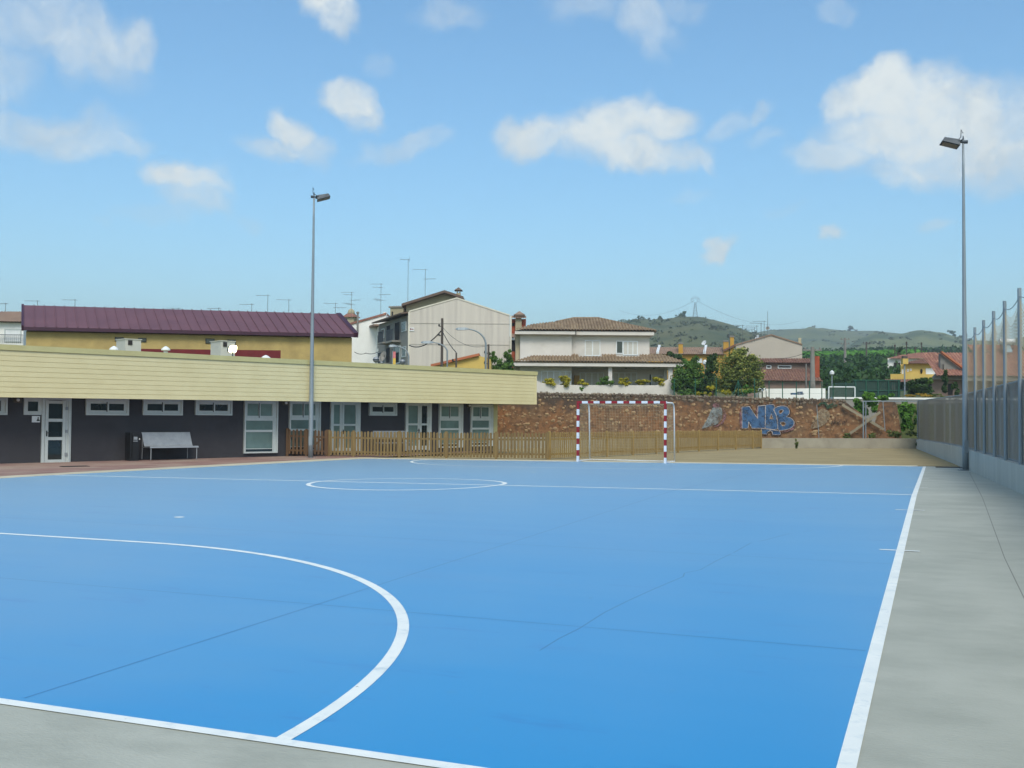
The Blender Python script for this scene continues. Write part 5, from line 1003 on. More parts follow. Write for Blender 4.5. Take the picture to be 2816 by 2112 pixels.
# house with hat chimney between the grey block and the villa
hc = cframe(100., 1425, 0); T = thing('brick_chimney_house', hc.pt(hc.U(1425), 0), 'brick and stucco house with a wide tile capped chimney left of the villa roof', 'house')
a, b, c, d = hc.rect(1403, 1446, 876, 1040); MB().box(hc, a, b, 0, d, -6, -.4).build('wall', M['brick'], T)
a, b, c, d = hc.rect(1417, 1434, 870, 1040); ch = MB().box(hc, a, b, 0, d, -.9, 0.).build('chimney', M['beige'], T)
a, b, c, d = hc.rect(1413, 1444, 866, 870.5); MB().box(hc, a+.05, b-.05, c, d, -1.3, .2).build('chimney_slab', M['tile_grey'], ch); m = MB(); z = d; m.add([hc.pt(a, z, .3), hc.pt(b, z, .3), hc.pt(b, z, -1.4), hc.pt(a, z, -1.4), hc.pt((a+b)/2, z+.42, -.5)], [(0, 1, 4), (1, 2, 4), (2, 3, 4), (3, 0, 4), (3, 2, 1, 0)]); m.build('chimney_cap', M['tile_grey'], ch)
for x0, x1, y0, y1, mt, nm in ((1404, 1447, 868, 876, 'tile_grey', 'roof'), (1403.5, 1416, 907, 928, 'tile_grey', 'porch_roof')):
    a, b, c, d = hc.rect(x0, x1, y0, y1); m = MB(); tiled(m, hc, a, b, c, .3, .5, [(x0, y0), (x1, y0)], .22); m.build(nm, M[mt], T)
for x0, x1, y0, y1 in ((1405, 1415, 888, 897), (1403.5, 1417, 936, 966)): a, b, c, d = hc.rect(x0, x1, y0, y1, -.4); MB().box(hc, a, b, c, d, -.399, -.36).build('opening', M['opening'], T)
a, b, c, d = hc.rect(1403.5, 1417, 928, 936, -.4); MB().box(hc, a, b, c, d, -.398, -.1).build('balcony_slab', M['whitest'], T)
# yellow house with the orange verge
yh = cframe(70., 1260, 0); q = [(1185, 1060), (1185, 1009), (1318, 978.5), (1349, 988), (1349, 1060)]; q = [yh.uz(x, y) for x, y in q]; q[0] = (q[0][0], 0); q[-1] = (q[-1][0], 0)
T = thing('yellow_gable_house', yh.pt(yh.U(1270), 0), 'low yellow house with an orange tiled roof edge showing over the school roof', 'house')
m = MB(); m.poly([q], lambda a, b: yh.pt(a, b, 0), yh.n*-6); m.build('wall', M['yellow'], T); m = MB(); a_, b_ = yh.pt(*q[1], .25), yh.pt(*q[2], .25); m.slab([a_, b_, b_-yh.n*6.5, a_-yh.n*6.5], (0, 0, .16)); m.build('roof', M['tile_orange'], T)
# ------------------------------------------------------------------ street lamps, globes, poles, cables
def swan(px, pb, d, hx, hy, bend, lb, r=.06, head=.55):
    b = P(px, pb, d); b[2] = 0; top = P(px, bend, d); hd = P(hx, hy, d); t = thing('street_lamp', b, lb, 'street lamp', 'curved street lamps behind the school')
    m = MB(); e = hd-top; pts = [b, top]+[top+np.array([e[0]*(1-math.cos(a)), e[1]*(1-math.cos(a)), e[2]*math.sin(a)]) for a in np.linspace(.1, math.pi/2*.98, 9)]; m.tube(pts, r, 10, r*.6); m.build('pole', M['galv'], t, True)
    d_ = np.array([e[0], e[1], 0]); d_ /= np.linalg.norm(d_); s = np.array([-d_[1], d_[0], 0]); k = np.array([0, 0, 1.]); m = MB(); vs = []
    for x, w_, z0_, z1_ in ((-.1, .05, -.03, .05), (.1, .12, -.06, .09), (.5*head/.55, .13, -.07, .08), (head*1.15, .07, -.03, .03)):
        c = hd+d_*x; vs += [c-s*w_+k*z0_, c+s*w_+k*z0_, c+s*w_*.7+k*z1_, c-s*w_*.7+k*z1_]
    m.add(vs, [(i*4+j, i*4+(j+1) % 4, i*4+4+(j+1) % 4, i*4+4+j) for i in range(3) for j in range(4)]+[(3, 2, 1, 0), (12, 13, 14, 15)]); m.build('lamp_head', M['galv'], t)
swan(1124, 1010, 66, 1087, 952, 982, 'street lamp with a small bright head against the grey side facade', .05, .35)
swan(1230, 1012, 62, 1188, 942, 968, 'white headed street lamp left of the wooden pole, before the clad gable', .05)
swan(1336, 1014, 60, 1284, 905, 948, 'tallest curved street lamp in front of the right half of the clad gable', .06)
for px, py, r, lb in ((1034, 989, 8.4, 'large silver globe lamp left of the satellite dish, over the school roof'), (1107, 995.5, 7.6, 'silver globe lamp right of the coloured banner, over the school roof'), (1049, 999, 5, 'smallest silver globe lamp, half hidden by the school roof')):
    d = 62.; c = P(px, py, d); rr = r*d/F; t = thing('globe_lamp', [c[0], c[1], 0], lb, 'street lamp', 'globe lamps behind the school'); m = MB(); m.tube([[c[0], c[1], 0], c-np.array([0, 0, rr])], .04, 8); m.build('pole', M['galv'], t)
    m = MB(); m.lathe(c, [(.001, -rr)]+[(rr*math.cos(a), rr*math.sin(a)) for a in np.linspace(-1.3, 1.3, 11)]+[(.001, rr)], 18); m.build('globe', M['steel'], t, True); m = MB(); m.lathe(c, [(rr*1.05, -.03), (rr*1.05, .03)], 18); m.build('band', M['galvdark'], t)
c = P(1083.5, 983, 64.); t = thing('banner', [c[0], c[1], 0], 'pink and yellow vertical banner on a pole over the school roof', 'banner'); bf = cframe(64., 1083, 10)
m = MB(); u = bf.U(1080.5); m.tube([bf.pt(u-.05, 0, 0), bf.pt(u-.05, bf.uz(1080, 965)[1], 0)], .03, 6); m.build('pole', M['galv'], t)
for y0, y1, mt in ((967, 985, pm('pink_cloth', (214, 130, 130), (200, 112, 116), 3, .8)), (985, 1004, pm('yellow_cloth', (222, 186, 84), (210, 172, 70), 3, .8))): a, b, c_, d_ = bf.rect(1080.5, 1088, y0, y1); MB().box(bf, a, b, c_, d_, -.01, .01).build('cloth', mt, t)
def upole(px, pt_, d, r, lb, arm=True, mat='pole_wood', grp='utility poles'):
    b = P(px, 1010, d); b[2] = land(b[1]) if b[1] > 64.4 else 0; tz = P(px, pt_, d)[2]; t = thing('utility_pole', b, lb, 'utility pole', grp); m = MB(); m.tube([b, [b[0], b[1], tz]], r, 8, r*.7); m.build('pole', M[mat], t)
    if arm:
        m = MB()
        for k in (.5, 1.1, 1.7): m.abox([b[0]-.12, b[1], tz-k], .22, .05, .05, YW); m.lathe([b[0]-.22, b[1], tz-k], [(.05, 0), (.06, .05), (.04, .14)], 8)
        m.build('insulators', M['black'], t)
    return np.array([b[0], b[1], tz])
p1 = upole(1215, 875, 68, .11, 'tall dark wooden utility pole in front of the grey clad gable'); p2 = upole(1254.5, 970, 63, .07, 'short thin utility pole between two street lamps'); p3 = upole(1343, 947, 61, .08, 'black utility pole beside the tallest street lamp')
def cable(name, lb, pts, r=.018, sag=.4, cat='cable', grp='overhead cables'):
    m = MB()
    for a, b in zip(pts[:-1], pts[1:]): m.tube([lerp(a, b, s)-np.array([0, 0, sag*4*s*(1-s)]) for s in np.linspace(0, 1, 12)], r, 5)
    tag(m.build(name, M['cable'], None), lb, cat, grp)
cable('cable', 'thick black cable running left from the tall wooden pole to the grey side facade', [P(1213, 910, 68), P(1124.8, 949, 88)], .04, .5)
cable('cable', 'black cable dropping right from the tall wooden pole to the short pole', [P(1217, 912, 68), P(1254.5, 969, 63)], .025, .1)
cable('cable', 'thin cable along the white houses to the grey facade', [P(975, 968, 103), P(1006, 971, 100), P(1043, 966, 100)], .03, .15)
cable('cable', 'faint cable from the tall wooden pole to the black pole', [P(1217, 900, 68), P(1343, 950, 61)], .012, .5)
c = P(1056, 982, 78); t = thing('satellite_dish', c-np.array([0, 0, .5]), 'grey satellite dish over the school roof by the grey side facade', 'satellite dish')
def dish(t, c, r, aim, mat='white'):
    aim = np.array(aim, float); aim /= np.linalg.norm(aim); a = np.cross(aim, [0, 0, 1.]); a /= np.linalg.norm(a); b = np.cross(a, aim); m = MB(); vs = []
    for k, q in ((0, 0.001), (.5, .12), (1., .3)):
        for i in range(16): x = 2*math.pi*i/16; vs.append(c+(a*math.cos(x)+b*math.sin(x))*r*max(k, .02)+aim*r*q)
    m.add(vs, [(i*16+j, i*16+(j+1) % 16, i*16+16+(j+1) % 16, i*16+16+j) for i in range(2) for j in range(16)]+[tuple(range(16))]); m.build('reflector', M[mat], t, True); m = MB(); m.tube([c+b*-r+aim*.1, c+aim*r*.9], .015, 5); m.lathe(c+aim*r*.9-np.array([0, 0, .04]), [(.04, 0), (.04, .08)], 8); m.build('feed_arm', M['galvdark'], t)
dish(t, c, .42, (-.5, -1, .4), 'greyst'); m = MB(); m.tube([c-np.array([0, 0, 1.6]), c], .025, 6); m.build('mast', M['galv'], t)
# ------------------------------------------------------------------ roof aerials
def antenna(px, ytop, ybot, d, lb, kind=0, seed=0, r=.022):
    b = P(px, ybot, d); tz = P(px, ytop, d)[2]; b = b-np.array([0, 0, .2]); r_ = random.Random(seed+int(px)); t = thing('tv_antenna', b, lb, 'antenna', 'TV aerials on the roofs'); T_ = np.array([b[0], b[1], tz]); m = MB(); m.tube([b, T_], r, 6); m.build('mast', M['antenna'], t)
    def yagi(c, ang, L, n, w):
        q = np.array([math.cos(ang), math.sin(ang), 0]); s = np.array([-q[1], q[0], 0]); m = MB(); m.tube([c-q*L*.15, c+q*L*.85], .014, 5)
        for k in range(n): e = c+q*L*lerp(-.12, .82, k/(n-1)); m.tube([e-s*w*lerp(1, .75, k/n), e+s*w*lerp(1, .75, k/n)], .009, 4)
        m.build('aerial', M['antenna'], t)
    a0 = YW+math.pi+r_.uniform(-.25, .25); H = tz-b[2]
    yagi(T_-np.array([0, 0, .06]), a0, 1.3 if kind != 2 else .9, 9, .22)
    if kind in (1, 3): yagi(T_-np.array([0, 0, H*.33]), a0+2.9, 1.2, 6, .35)
    if kind == 3: yagi(T_-np.array([0, 0, H*.5]), a0+1.4, 1.8, 5, .5); yagi(T_-np.array([0, 0, H*.12]), a0+.5, 1., 7, .2)
    if kind == 2:
        q = np.array([math.cos(a0), math.sin(a0), 0]); m = MB()
        for z in (-.25, -.12, .0, .12, .25): m.tube([T_+q*-.1+np.array([-q[1]*.35, q[0]*.35, z]), T_+q*-.1+np.array([q[1]*.35, -q[0]*.35, z])], .009, 4)
        m.build('reflector_grid', M['antenna'], t)
for px, yt, yb, d, k, lb in ((15, 833, 858, 90, 0, 'short antenna above the tiled cream house at the far left'), (103, 826, 842, 95, 0, 'lone antenna with a long boom over the left end of the purple roof'), (206, 823, 844, 95, 0, 'antenna over the left part of the purple roof, second from its left end'), (491, 846, 854, 95, 0, 'very short antenna just clearing the middle of the purple roof'), (601, 846, 856, 95, 0, 'short antenna left of the group near the left floodlight pole'), (692, 835, 858, 95, 0, 'antenna with a bare boom left of the taller twin mast'), (736, 810, 858, 95, 0, 'taller antenna over the purple roof left of the tall left floodlight pole'), (794, 823, 860, 95, 0, 'antenna over the purple roof close to the tall left floodlight pole'), (922, 833, 866, 100, 1, 'antenna at the right end of the purple roof, left of the domed tower'), (966, 802, 868, 112, 3, 'antenna behind the domed tower'), (1047, 779, 868, 106, 3, 'tall antenna with three booms over the white gable house'), (1121.5, 712, 832, 98, 2, 'tallest antenna on the grey block with a broad grid head'), (1169, 739, 818, 98, 1, 'antenna on the grey block next to the tallest one'),
    (2042, 893, 942, 108, 0, 'antenna over the left slope of the grey gable house, nearest the yellow chimneys'), (2068, 905, 938, 108, 0, 'lowest antenna in the row left of the grey gable ridge'), (2074.5, 900, 935, 107, 0, 'second lowest antenna in the row left of the grey gable ridge'), (2081.5, 895, 932, 106, 0, 'middle antenna in the rising row left of the grey gable ridge'), (2093, 887, 930, 105, 0, 'second highest antenna in the row left of the grey gable ridge'), (2101.5, 882, 928, 104, 0, 'highest antenna in the row left of the grey gable ridge')):
    antenna(px, yt, yb, d, lb, k, 3)
# ------------------------------------------------------------------ right background: houses, pool wall, green posts
def house(name, lb, d, rot, px0):
    f = cframe(d, px0, rot); v = CAM-P(px0, 1150, d); v[2] = 0; f.k = v/(v@f.n)
    return f, thing(name, f.pt(0, land(P(px0, 1100, d)[1])), lb, 'house')
def zground(px, d): return land(P(px, 1100, d)[1])-.3
def simple_win(fr, par, x0, x1, y0, y1, w=0., mat='darkglass', fm='white', t=.06, name='window'):
    a, b, c, d = fr.rect(x0, x1, y0, y1, w); m = MB(); frame_bars(m, fr, a, b, c, d, t, w+.001, w+.05); o = m.build(name, M[fm], par); MB().box(fr, a+t*.8, b-t*.8, c+t*.8, d-t*.8, w+.002, w+.02).build('shutter' if mat in ('white', 'shutter') else 'pane', M[mat], o); return o
# terrace of mustard houses
f, T = house('mustard_terrace', 'row of mustard yellow houses with pale tiled roof, white dividers and tall chimneys', 128., 0, 1880); zg = zground(1880, 128)
a, b, c, d = f.rect(1770, 2012, 973.5, 1060); MB().box(f, a, b, zg, d, -8, 0).build('wall', M['mustard'], T)
m = MB(); a, b, c, d = f.rect(1765, 2000, 955, 974, .4); tiled(m, f, a, b, c, .5, .42, [(1765, 955), (1996, 955)], .24); m.quad(f.pt(a, d, -3.4), f.pt(b, d, -3.4), f.pt(b, c, -8.2), f.pt(a, c, -8.2)); m.build('roof', M['tile_grey'], T)
for x0, x1 in ((1804, 1810), (1932, 1939)):
    p0 = f.pt(*f.uz(x1, 973, .5), .5); p1 = f.pt(*f.uz(x0, 954, -2.6), -2.6); e = f.u*.16; k = np.array([0, 0, .25]); m = MB(); m.hexa([p0-e, p0+e, p1+e, p1-e, p0-e+k, p0+e+k, p1+e+k, p1-e+k]); m.build('party_wall', M['white'], T)
for x0, x1, y0, w in ((1867, 1879, 946, .3), (1990.6, 2005, 940, .3), (2009, 2019.6, 927, .3)):
    a, b, c, d = f.rect(x0, x1, y0, 980, w); ch = MB().box(f, a, b, c-1.5, d, w-.9, w).build('chimney', M['mustard'], T); m = MB(); m.box(f, a-.06, b+.06, d+.001, d+.18, w-.95, w+.06); m.build('chimney_cap', M['rawcon'], ch)
m = MB(); A = [f.pt(*f.uz(x, y, .6), .6) for x, y in ((1992, 967), (2026, 951))]; m.slab([A[0], A[1], A[1]-f.k*5, A[0]-f.k*5], (0, 0, .25)); m.build('stepped_roof', M['tile_brown'], T)
simple_win(f, T, 1912, 1931, 986, 998, 0, 'white')
c = P(1937, 943.5, 127.); t = thing('satellite_dish', c-np.array([0, 0, .6]), 'white satellite dish on the roof of the mustard houses', 'satellite dish'); dish(t, c, .32, (-.5, -1, .5)); pipe(t, [c-np.array([0, 0, 1.2]), c], .025, 'galv', 'mast')
for px, y0, y1, lb in ((1809, 920, 955, 'bare thin mast at the left end of the mustard roof'), (1872, 921, 946, 'bare thin mast on the left mustard chimney'), (2005, 915, 940, 'bare thin mast between the two right mustard chimneys')): o = MB(); o.tube([P(px, y1, 127), P(px, y0, 127)], .025, 6); tag(o.build('roof_mast', M['antenna']), lb, 'mast', 'bare roof masts')
# grey gable house with warehouse in front
f, T = house('grey_gable_house', 'large plain pale grey gable behind the brown tiled shed', 112., 0, 2120); zg = zground(2120, 112); q = [f.uz(x, y) for x, y in ((2024, 1030), (2024, 950), (2121, 922.5), (2206, 949), (2206, 1030))]; q[0] = (q[0][0], zg); q[-1] = (q[-1][0], zg)
m = MB(); m.poly([q], lambda a, b: f.pt(a, b, 0), f.k*-9); m.build('wall', M['ruddy'] if 0 else pm('pale_grey_render', (184, 174, 162), (176, 166, 154), .5, .9), T)
m = MB()
for i in (1, 2): a = f.pt(*q[i], .1); b = f.pt(*q[i+1], .1); m.slab([a, b, b-f.k*9.2, a-f.k*9.2], (0, 0, .14))
m.build('roof', M['tile_grey'], T); a, b, c, d = f.rect(2177, 2185, 929, 944, -3); MB().box(f, a, b, c, d, -3.6, -3.).build('chimney', M['beige'], T)
c = P(2111, 903, 112.5); t = thing('satellite_dish', c-np.array([0, 0, .6]), 'satellite dish on a mast at the ridge of the grey gable house', 'satellite dish'); dish(t, c, .2, (.1, -1, .35), 'greyst'); pipe(t, [P(2111, 924, 112.5), c+np.array([0, 0, 1.8])], .03, 'galv', 'mast')
c = P(2084, 928, 112.5); t = thing('satellite_dish', c-np.array([0, 0, .5]), 'small white satellite dish on the left slope of the grey gable house', 'satellite dish'); dish(t, c, .28, (-.8, -1, .4)); pipe(t, [c-np.array([0, 0, .7]), c], .025, 'galv', 'mast')
f, T = house('brown_tiled_shed', 'low shed with two bands of old brown tiles and an orange brick chimney', 94., 0, 2170); zg = zground(2170, 94)
a, b, c, d = f.rect(2060, 2236, 996, 1016, -2.2); MB().box(f, a, b, zg, d, -8, -2.2).build('upper_wall', M['ruddy'], T)
m = MB(); a, b, c, d = f.rect(2056, 2238, 985.5, 997.5, -1.8); tiled(m, f, a, b, c, -1.8, .35, [(2056, 985.5), (2238, 985.5)], .24); m.build('upper_roof', M['tile_brown'], T)
m = MB(); a, b, c, d = f.rect(2056, 2264, 1015, 1047, .4); tiled(m, f, a, b, c, .4, .5, [(2056, 1015.5), (2243, 1015.5), (2252, 1026), (2264, 1046)], .24); p0 = f.pt(b, c, .4); m.quad(p0, f.pt(b, c, -6), f.pt(f.U(2243), f.uz(2243, 1016)[1], -2.3)); m.build('lower_roof', M['tile_brown'], T)
a, b, c, d = f.rect(2056, 2262, 1046, 1090, 0); MB().box(f, a, b, zg, d+.05, -7, 0).build('lower_wall', M['ruddy'], T)
for x0, x1 in ((2090, 2104), (2121.5, 2159)): simple_win(f, T, x0, x1, 1004.5, 1013.5, -2.2, 'opening', 'white', .07)
a, b, c, d = f.rect(2241, 2254, 979, 1022, .0); MB().box(f, a, b, c-.8, d, -1.2, -.2).build('chimney', M['brick'], T)
def rpole(px, yt, yb, d, r, lb, mat='rawcon', arms=0, grp='utility poles'):
    b = P(px, yb, d); tz = P(px, yt, d)[2]; t = thing('utility_pole', b, lb, 'utility pole', grp); m = MB(); m.tube([b-np.array([0, 0, 1.]), [b[0], b[1], tz]], r, 8, r*.65); m.build('pole', M[mat], t)
    if arms:
        m = MB()
        for k in range(arms): m.abox([b[0], b[1], tz-.25-k*.7], 1.5, .08, .1, YW); [m.lathe([b[0]+s*_r0[0]*.6, b[1]+s*_r0[1]*.6, tz-.2-k*.7], [(.06, 0), (.08, .08), (.03, .2)], 8) for s in (-1, 1)]
        m.build('cross_arm', M[mat], t)
    return np.array([b[0], b[1], tz])
k1 = rpole(2234.5, 954, 1062, 86, .24, 'thick square concrete pole in front of the orange brick chimney', 'rawcon', 1)
k2 = rpole(2324, 929, 1040, 170, .28, 'tallest concrete pole in the green fields', 'rawcon', 2); k3 = rpole(2383, 940, 1040, 210, .24, 'dark thinner pole in the green fields right of the tallest one', 'pole_wood', 1)
rpole(2217, 1000, 1062, 88, .08, 'thin grey pole standing against the brown tiled shed', 'rawcon')
cable('cable', 'thin cable from the concrete pole across the grey gable', [P(2130, 985, 100), k1-np.array([0, 0, .2])], .018, .25); cable('cable', 'thin cable from the concrete pole to the fields', [k1-np.array([0, 0, .2]), k2-np.array([0, 0, .6])], .03, 1.2); cable('cable', 'cable between the two field poles', [k2-np.array([0, 0, 3.4]), P(2440, 1002, 190)], .04, .5)
cable('cable', 'low cable from the shed to the tallest field pole', [P(2245, 997, 96), k2-np.array([0, 0, 4])], .03, .5)
for px, y0, y1, d, lb, mt in ((2288, 1032, 1075, 92, 'small white garden lamp post left of the little goal', 'white'), (1939, 1004, 1034, 84, 'grey garden lamp post between the trees left of the round tree', 'galv')):
    b = P(px, y1, d); tz = P(px, y0, d)[2]; t = thing('garden_lamp', b, lb, 'lamp', 'garden lamp posts'); pipe(t, [b-np.array([0, 0, .5]), [b[0], b[1], tz]], .05, 'galv', 'pole'); MB().lathe([b[0], b[1], tz], [(.08, 0), (.19, .1), (.19, .3), (.05, .42)], 12).build('globe', M['white'], t)
# pool wall, retaining edge, ladder
D = 78.; f = cframe(D, 2180, 0); a, b, c, d = f.rect(2100, 2270, 1069, 1096); z1 = f.uz(2100, 1069)[1]; z2 = f.uz(2270, 1067.5)[1]; zb = 2.2
m = MB(); p0 = f.U(2078); m.poly([[(p0, zb), (b, zb), (b, z2), (a, z1), (p0, f.uz(2078, 1084)[1])]], lambda u, z: f.pt(u, z, 0), f.n*-.3); tag(m.build('pool_wall', M['whitest']), 'low white garden wall with a sloping left end above the rubble wall', 'wall')
t = thing('pool_ladder', P(2092, 1087, 74.), 'pair of chrome pool ladder handrails in front of the white garden wall', 'ladder')
for px in (2085.5, 2097):
    c = P(px, 1089, 74.); h = .62; m = MB(); m.tube([c-np.array([0, 0, .3]), c+np.array([0, 0, h*.6])]+[c+_r0*.12*(1-math.cos(x))+np.array([0, 0, h*.6+h*.25*math.sin(x)]) for x in np.linspace(.2, math.pi, 7)]+[c+_r0*.26-np.array([0, 0, .3])], .025, 8); m.build('handrail', M['chrome'], t, True)
c = P(2192, 1083, 75.5); m = MB(); m.abox(c, .8, .5, .12, YW); m.abox(c+np.array([.2, 0, .1]), .3, .4, .1, YW); tag(m.build('pool_float', M['gp1']), 'small blue pool object on the ledge before the white garden wall', 'float')
D = 72.; f = cframe(D, 2440, -2); zt_ = f.uz(2440, 1093)[1]; a = f.U(2290); b = f.U(2800)
rt_ = thing('retaining_wall', f.pt((a+b)/2, 0), 'grey retaining wall with a pale coping behind the gap in the rubble wall', 'wall'); m = MB(); m.box(f, a, b, -.2, zt_-.12, -.4, 0); m.build('wall', M['greyst'], rt_); m = MB(); m.box(f, a, b, zt_-.119, zt_, -.5, .06); m.build('coping', M['whitest'], rt_)
gps = thing('green_post_fence', P(2075, 1086, 72), 'line of thin green fence posts with fine wire on top of the rubble wall', 'fence'); PT_ = []
for px, yt in ((1854, 1041), (1912, 1041), (1969.5, 1039), (2030, 1046), (2075, 1041), (2115, 1047), (2152, 1050), (2190, 1050), (2226, 1047), (2260, 1050), (2291, 1055), (2326, 1050)):
    a = P(px, 1100, 70.); b = P(px, yt, 70.); pipe(gps, [a, b], .032, 'greenpaint'); PT_.append((a, b))
for e in (-22, 20): pipe(gps, [P(2030, 1048, 70.), P(2030+e*.75, 1092, 70.)], .025, 'greenpaint', 'brace')
m = MB()
for (a, b), (c, d) in zip(PT_[:-1], PT_[1:]):
    for k in (.35, .65, .97): m.tube([lerp(a, b, k), lerp(c, d, k)], .006, 4)
m.build('wire', M['greenpaint'], gps)
# little white goal and the green windbreak fence
D = 80.; f = cframe(D, 2310, 0); a, b, c, d = f.rect(2279, 2351, 1064.5, 1090); t = thing('small_goal', f.pt((a+b)/2, c), 'small white goal with a net in front of the green windbreak', 'goal'); m = MB()
for u in (a, b): o = MB(); o.tube([f.pt(u, c-.5, 0), f.pt(u, d, 0)], .05, 8); o.build('post', M['white'], t)
o = MB(); o.tube([f.pt(a, d, 0), f.pt(b, d, 0)], .05, 8); o.build('crossbar', M['white'], t); m = MB(); m.hexa([f.pt(a, c-.3, -1.), f.pt(b, c-.3, -1.), f.pt(b, c-.3, -1.01), f.pt(a, c-.3, -1.01), f.pt(a, d, -.05), f.pt(b, d, -.05), f.pt(b, d, -.06), f.pt(a, d, -.06)]); m.build('net', meshmat('goal_mesh', (150, 168, 164), .36), t)
D = 84.; f = cframe(D, 2410, 4); t = thing('windbreak_fence', f.pt(2, 3.), 'dark green mesh windbreak fence between posts behind the retaining wall', 'fence')
a, b, c, d = f.rect(2345, 2476, 1046, 1100); zr = f.uz(2400, 1074)[1]; m = MB(); m.box(f, a, b, c, d, -.01, 0.); m.build('mesh_panel', M['greenmesh'], t); m = MB(); m.box(f, a+2, b+.3, c, zr, -2.5, -2.48); m.box(f, a, b, c, d, -6., -5.98); m.build('rear_mesh', M['greenmesh'], t)
for px in (2352, 2381.5, 2414, 2443, 2471): pipe(t, [f.pt(f.U(px), c, .06), f.pt(f.U(px), d+.05, .06)], .05, 'greenpaint')
pipe(t, [f.pt(a, d, .06), f.pt(b, d, .06)], .04, 'greenpaint', 'rail'); pipe(t, [f.pt(a+.5, zr, .06), f.pt(b+.2, zr, .06)], .035, 'greenpaint', 'rail')
# white house, yellow house
f, T = house('white_red_roof_house', 'white walled house with a long red tiled roof and dark garage behind the yellow house', 130., 0, 2500); zg = zground(2500, 130)
a, b, c, d = f.rect(2441, 2590, 986, 1018); MB().box(f, a, b, zg, d, -8, 0).build('wall', M['whitest'], T)
m = MB(); a, b, c, d = f.rect(2436, 2600, 985, 986.5, .4); tiled(m, f, a, b, c, .5, .36, [(2436, 986), (2450, 983), (2478, 976), (2528, 969.5), (2640, 967.5)], .26); m.build('roof', M['tile_red'], T)
a, b, c, d = f.rect(2458, 2476, 997, 1014); MB().box(f, a, b, c, d, .001, .03).build('garage_opening', M['opening'], T)
for px, y0, y1, lb in ((2493, 946, 976, 'dark vertical pipe on the left of the red roof of the white house'), (2534, 948, 970, 'dark vertical pipe at the right of the red roof of the white house'), (2461, 954, 980, 'thin dark mast at the left end of the red roof'), (2517, 961, 971, 'shortest pipe on the red roof of the white house')): o = MB(); o.tube([P(px, y1, 128), P(px, y0, 128)], .06, 6); o.lathe(P(px, y0, 128), [(.1, 0), (.1, .25), (.02, .3)], 8); tag(o.build('roof_pipe', M['pole_wood']), lb, 'roof pipe', 'pipes on the red roof')
f, T = house('yellow_hip_house', 'yellow two storey house with a low red hip roof and a balcony', 104., 0, 2520); zg = zground(2520, 104)
a, b, c, d = f.rect(2477, 2600, 998, 1032); MB().box(f, a, b, c, d, -8, 0).build('upper_wall', M['yellow'], T)
m = MB(); a, b, c, d = f.rect(2472, 2606, 998.5, 1000, .5); tiled(m, f, a, b, c, .6, .36, [(2472, 999.5), (2500, 994), (2530, 988), (2552, 983.5), (2606, 983.5)], .24); m.build('roof', M['tile_brown'], T)
m = MB(); a, b, c, d = f.rect(2464, 2600, 1029, 1041, 1.4); m.box(f, a, b, c, d, 1.25, 1.4); m.box(f, a, b, c-.15, c-.001, -.5, 1.4); m.build('balcony', M['yellow'], T)
m = MB(); a, b, c, d = f.rect(2460, 2600, 1041, 1051, 2.0); tiled(m, f, a, b, c, 2.2, .5, [(2460, 1043), (2600, 1043)], .24); m.build('porch_roof', M['tile_brown'], T)
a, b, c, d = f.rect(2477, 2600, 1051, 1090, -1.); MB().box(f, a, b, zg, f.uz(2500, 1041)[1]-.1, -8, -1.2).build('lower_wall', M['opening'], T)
for x0, x1 in ((2474, 2484), (2519, 2524)): a, b, c, d = f.rect(x0, x1, 1050, 1095, 1.9); MB().box(f, a, b, zg, d, 1.6, 1.9).build('pillar', M['ruddy'], T)
simple_win(f, T, 2546, 2571.5, 1013, 1029, 0, 'white'); simple_win(f, T, 2494, 2499, 1015, 1022, 0, 'opening'); simple_win(f, T, 2502, 2507, 1014, 1020, 0, 'opening'); simple_win(f, T, 2480, 2484, 1016, 1028, 0, 'ruddy' if 0 else 'darkglass')
m = MB(); u, z = f.uz(2534, 1020); m.lathe(f.pt(u, z, .1), [(.02, -.3), (.1, -.1), (.1, .1), (.02, .2)], 8); m.build('wall_lantern', M['black'], T)
b = P(2488, 1088, 82.); T = thing('box_head_post', b, 'slim grey post carrying a yellowish box head in front of the yellow house', 'post'); tz = P(2488, 1001, 82.)[2]; pipe(T, [b-np.array([0, 0, .5]), [b[0], b[1], tz]], .06, 'galv', 'pole'); m = MB(); m.abox([b[0], b[1], tz+.2], .42, .42, .42, YW); m.build('box_head', M['yellow'], T); m = MB(); m.abox([b[0], b[1], tz+.51], .34, .34, .2, YW); m.build('box_lid', M['pole_wood'], T)
# raw concrete gable house with red roof, and the higher house behind it
f, T = house('concrete_gable_house', 'unfinished grey concrete house with a sloping gable and a big red tiled roof', 88., 0, 2640); zg = zground(2640, 88)
q = [f.uz(x, y) for x, y in ((2562, 1043), (2586, 1017), (2586, 972), (2652, 1021), (2652, 1043))]; m = MB(); m.poly([q], lambda a, b: f.pt(a, b, 0), f.n*-.4); m.build('gable_wall', M['rawcon'], T)
zf_ = f.uz(2600, 1043)[1]; a = f.U(2562); b = f.U(2900); MB().box(f, a, b, zg, zf_-.002, -7, -.5).build('lower_wall', M['ruddy'], T)
simple_win(f, T, 2590.5, 2597, 1000, 1042, 0, 'opening', 'rawcon', .05)
m = MB(); a, b, c, d = f.rect(2652, 2900, 1032, 1034, .8); tiled(m, f, f.U(2586, .6), b, c, .9, .55, [(2586, 971), (2588, 970), (2700, 970), (2820, 978), (2900, 985)], .26, .05); m.build('roof', M['tile_red'], T)
E_ = [f.pt(*f.uz(x, y), 0.02) for x, y in ((2586, 971), (2653, 1021))]; m = MB(); m.slab([E_[0], E_[1], E_[1]+f.n*.35, E_[0]+f.n*.35], (0, 0, .16)); m.build('verge_tiles', M['tile_orange'], T)
